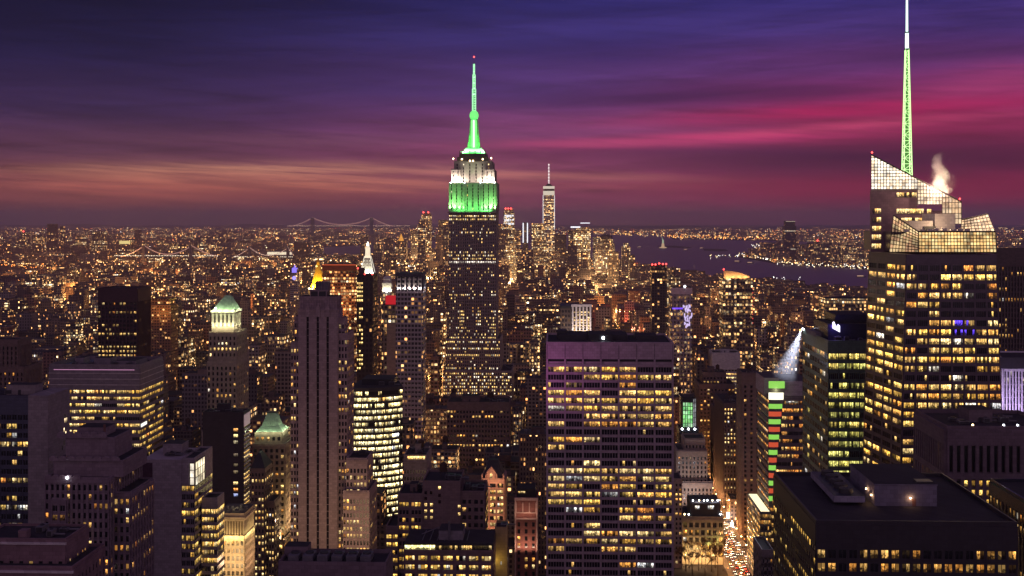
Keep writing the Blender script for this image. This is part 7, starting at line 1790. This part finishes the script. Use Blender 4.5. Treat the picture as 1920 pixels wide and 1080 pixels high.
for lane, lx in enumerate((132.6, 135.6, 138.6, 141.6, 144.8, 147.4)):
    y = 842 + lane * 2.1
    while y < 1230:
        y += RS.choice([6.4, 7.0, 8.5, 12.0, 19.0]) if y < 1050 else RS.choice([9, 14, 22])
        px = pix(lx, y, 0)[0]
        if not 1346 < px < 1452 or ncar > 130: continue
        c = RS.choice(['yellow', 'yellow', 'black', 'white', 'silver', 'red', 'black'])
        parked = lane == 5
        r_ = empty('taxi' if c == 'yellow' else 'car', '%s %s among the avenue traffic below the striped office tower' % (c, 'taxi with bright headlights' if c == 'yellow' else 'car with bright headlights'), 'taxi' if c == 'yellow' else 'car', (lx + RS.uniform(-.25, .25), y, 0), 'cars on the lit avenue')
        for nm, me, loc in (('car_body', cme[c], (0, 0, 0)), ('wheels', cwm, (0, 0, 0)), ('headlight', chm, (-.6, -2.27, .68)), ('headlight', chm, (.6, -2.27, .68)), ('taillight', ctm, (-.6, 2.27, .72)), ('taillight', ctm, (.6, 2.27, .72))):
            o_ = bpy.data.objects.new(nm, me); C.objects.link(o_); o_.parent = r_; o_.location = loc
        if RS.random() < .14 and not parked: r_.rotation_euler = (0, 0, math.pi)
        ncar += 1
pole = MB(); pole.cyl(0, 0, .14, .08, 0, 9, 8); pole.tube((0, 0, 9), (0, -1.8, 9.4), .07, 0, 6); pole.cyl(0, 0, .28, .2, 0, .8, 8)
head = MB(); head.box(-.3, .3, -2.5, -1.6, 9.25, 9.5, bottom=True)
pm = pole.mesh('lamp_post', [STEEL]); hm = head.mesh('lamp_head', [glow('street_lamp_head', (1, .62, .28), 30.0)])
k = 0
for y in range(838, 1180, 24):
    for sx, rz in ((AVE + 2.4, math.pi / 2), (AVW - 2.4, -math.pi / 2)):
        k += 1
        e = empty('street_lamp', 'amber street lamp on the pavement of the crowded avenue', 'street lamp', (sx, y, .15), 'street lamps on the avenue'); e.rotation_euler = (0, 0, rz)
        for nm, me in (('lamp_post', pm), ('lamp_head', hm)): o_ = bpy.data.objects.new(nm, me); C.objects.link(o_); o_.parent = e
        l = bpy.data.lights.new('street_lamp_light', 'POINT'); l.color = (1, .42, .12); l.energy = 11000; l.shadow_soft_size = .3
        o_ = bpy.data.objects.new('street_lamp_light', l); C.objects.link(o_); o_.parent = e; o_.location = (0, -2.0, 8.9)
for (px, py, d, c) in ((1365, 966, 1020, (1, .95, .9)), (1357, 950, 1070, (.35, .2, 1.0)), (1372, 985, 1000, (1, .8, .6))):
    q = P3(px, py, d); e = empty('lit_shop_sign', '%s glowing shop sign at the avenue edge' % ('violet' if c[2] == 1 and c[0] < .5 else 'white' if c[1] > .9 else 'cream'), 'sign', (q[0], d, 0))
    m = MB(); m.box(q[0] - 1.4, q[0] + 1.4, d - .3, d, q[2] - 2.6, q[2] + 2.6); part_of(e, m, 'panel', [glow('shop_%d' % px, c, 3.0)])
    m = MB(); m.box(q[0] - .15, q[0] + .15, d + .01, d + .3, 0, q[2] + 2.6); part_of(e, m, 'post', [STEEL])
    light('sign_light', 'POINT', (q[0] + 1, d - 3, q[2]), c, 3000, size=.4, parent=e)
# ground floor shop lights of the corner hotel and beyond
for (px, d) in ((1288, 886), (1306, 886), (1324, 886), (1342, 886)):
    light('shopfront_light', 'POINT', (X(px, d), d - 3, 5), (1, .62, .26), 4200, size=.4)
LEAF, t, o = newmat('autumn_leaves')
ob_ = t.n.new('ShaderNodeObjectInfo'); g = t.n.new('ShaderNodeNewGeometry').outputs['Position']
lc = t.mix(t.noise(g, .7, 2, .6), (.10, .045, .012, 1), (.26, .13, .03, 1)); principled(t, o, lc, .8, 0, .2)
BARK = wallmat('bark', (.06, .045, .035), .95, .1, .5)
def make_tree(seed, h):
    r = random.Random(seed); tr = MB(); lf = MB()
    tips = []
    def grow(p, dirv, L, rad_, lvl):
        q = p + dirv * L; tr.tube(p, q, rad_, 0, 6, rad_ * .65)
        if lvl == 0: tips.append(q); return
        for k in range(3 if lvl > 1 else 4):
            dv = (dirv + Vector((r.uniform(-.9, .9), r.uniform(-.9, .9), r.uniform(-.15, .6)))).normalized(); grow(q, dv, L * r.uniform(.55, .75), rad_ * .6, lvl - 1)
    grow(Vector((0, 0, 0)), Vector((0, 0, 1)), h * .36, h * .018, 3)
    for q in tips:
        for k in range(26):
            c = q + Vector((r.gauss(0, h * .05), r.gauss(0, h * .05), r.gauss(0, h * .045))); a = Vector((r.uniform(-1, 1), r.uniform(-1, 1), r.uniform(-1, 1))).normalized() * r.uniform(.14, .34); b_ = a.cross(Vector((r.uniform(-1, 1), r.uniform(-1, 1), 1))).normalized() * r.uniform(.12, .28)
            lf.face([c - a, c - b_, c + a, c + b_])
    return tr.mesh('trunk', [BARK]), lf.mesh('crown', [LEAF])
TREES = [make_tree(s_, 22) for s_ in (1, 2, 3)]
i = 0
for (px, y) in ((1286, 872), (1298, 862), (1310, 874), (1322, 860), (1334, 872), (1346, 862), (1356, 874), (1292, 880), (1316, 880), (1341, 881)):
    e = empty('street_tree', 'amber-lit thin-leaved park tree in front of the ornate corner hotel', 'tree', (X(px, y), y, 0), 'park trees by the avenue'); e.rotation_euler = (0, 0, i * 1.3); e.scale = (1, 1, RS.uniform(.8, 1.25))
    for nm, me in zip(('trunk', 'crown'), TREES[i % 3]): o_ = bpy.data.objects.new(nm, me); C.objects.link(o_); o_.parent = e
    i += 1
# Fifth avenue canyon glow: its own lamps, seen end on left of the tallest tower
for y in range(960, 1620, 60):
    for sx in (-159, -139):
        e = empty('street_lamp', 'amber street lamp deep in the avenue canyon left of the tallest tower', 'street lamp', (sx, y, 0), 'street lamps in the far canyon')
        for nm, me in (('lamp_post', pm), ('lamp_head', hm)): o_ = bpy.data.objects.new(nm, me); C.objects.link(o_); o_.parent = e
        l = bpy.data.lights.new('street_lamp_light', 'POINT'); l.color = (1, .36, .09); l.energy = 26000; l.shadow_soft_size = .3
        o_ = bpy.data.objects.new('street_lamp_light', l); C.objects.link(o_); o_.parent = e; o_.location = (0, 0, 8.9)

# ------------------------------------------------------------------ steam from the crystal skyscraper's roof
m, t, o = newmat('steam')
vol = t.n.new('ShaderNodeVolumePrincipled'); vol.inputs['Color'].default_value = (1, .95, .93, 1); m.cycles.volume_sampling = 'EQUIANGULAR'
tcg = t.n.new('ShaderNodeTexCoord').outputs['Object']
g = tcg
nz = t.noise(g, .34, 6, .66, 1.2)
sx_, sy_, sz_ = t.sep(g)
f = t.math('DIVIDE', sz_, 20.0, clamp=True)
ax = t.math('ADD', sx_, t.math('ADD', t.math('MULTIPLY', f, 2.2), t.math('MULTIPLY', t.math('SINE', t.math('MULTIPLY', sz_, .5)), 1.0)))
rad2 = t.math('SQRT', t.math('ADD', t.math('MULTIPLY', ax, ax), t.math('MULTIPLY', sy_, sy_)))
rw = t.math('ADD', 6.2, t.math('MULTIPLY', f, -3.0))
fall = t.math('SUBTRACT', 1.0, t.math('DIVIDE', rad2, rw), clamp=True)
den = t.math('MULTIPLY', t.smooth(t.math('ADD', nz, t.math('MULTIPLY', fall, .42)), .58, .78), t.math('MULTIPLY', t.math('SUBTRACT', 1.05, f, clamp=True), .6))
t.l.new(den, vol.inputs['Density']); t.l.new(vol.outputs[0], o.inputs['Volume'])
mb = MB(); prof = [(2.5, -1), (6.5, 1), (8, 5), (7, 10), (5.4, 15), (4, 19), (0.3, 21)]
mb.lathe(0, 0, [(0, -1.2)] + prof + [(0, 21.1)], 16)
q = P3(1766, 361, 607); st = mb.build('steam_plume', m, loc=(q[0], 607, q[2])); tag(st, 'small white steam plume drifting up behind the sloping glass crown', 'steam', kind='stuff')
light('steam_glow', 'POINT', (q[0] - 5, 597, q[2] + 4), (1, .66, .5), 34000, size=.5, parent=BOA.e)

# ------------------------------------------------------------------ strong warm lights added to tint the farther city, each above an added lamp cluster
RG = random.Random(3)
for (px, y, p_, c) in [(812, 1700, 1, 0), (800, 2200, 1.2, 0), (1225, 1750, 1, 0), (1205, 2050, 1.3, 0), (1180, 2500, 1.6, 2), (1120, 3000, 2, 0), (1010, 2600, 1.4, 0), (960, 2000, 1.0, 0), (980, 3300, 2, 0), (300, 1800, .8, 0), (430, 2200, 1, 0), (520, 1700, .7, 0), (140, 2500, 1.3, 0), (60, 3300, 2, 0), (160, 3900, 3, 0), (250, 3000, 1.5, 0), (380, 3600, 2, 0), (520, 3200, 1.6, 0), (640, 2700, 1.2, 0), (720, 3400, 1.8, 0), (1330, 2200, 1, 0), (1420, 2800, 1.4, 0), (1500, 2200, 1, 0), (1580, 2700, 1.2, 0), (1300, 3200, 1.6, 0), (1080, 4200, 3, 1), (1000, 4600, 3.5, 1), (1140, 4400, 3, 1), (930, 4400, 3, 1), (800, 4700, 3.5, 1), (680, 4400, 2.6, 0), (330, 4800, 4, 0), (120, 5200, 5, 0), (240, 5600, 5, 0), (480, 5600, 4, 0), (20, 4400, 4, 0), (1060, 5200, 4, 1), (780, 5400, 4, 1), (1350, 1300, .5, 0), (1225, 1300, .4, 0)]:
    x = X(px, y); a = min(AV + [130], key=lambda v: abs(v - x)); x = a if abs(a - x) < 130 else x; y = 300 + 80 * round((y - 371) / 80) + 71
    e = empty('added_lamp_cluster', 'added cluster of amber lamps at a street crossing of the far city', 'street lamps', (x, y, 0), 'far street crossings')
    m = MB()
    for k in range(5):
        qx, qy = x + RG.uniform(-9, 9), y + RG.uniform(-7, 7); m.cyl(qx, qy, .12, .08, 0, 10, 5, 0); m.lathe(qx, qy, [(0, 10), (.9, 10.6), (0, 11.2)], 6, 1)
    part_of(e, m, 'lamps', [STEEL, LCOL[1]], 'stuff')
    light('added_city_glow', 'POINT', (x, y, 26), ((1, .40, .10), (1, .58, .22), (1, .16, .08))[c], 215000 * p_ * (y / 2500), size=3, parent=e)
# ------------------------------------------------------------------ haze: one even box of damp air round everything
m, t, o = newmat('haze_air')
hz = t.n.new('ShaderNodeVolumePrincipled')
hz.inputs['Density'].default_value = 4.0e-5
hz.inputs['Color'].default_value = (1, .88, .92, 1)
hz.inputs['Anisotropy'].default_value = 0.3
t.l.new(hz.outputs[0], o.inputs['Volume'])
m.cycles.volume_sampling = 'EQUIANGULAR'
mb = MB(); mb.box(-46000, 46000, -3500, 61000, -2.5, 640, 0, bottom=True)
tag(mb.build('haze', m), kind='stuff')
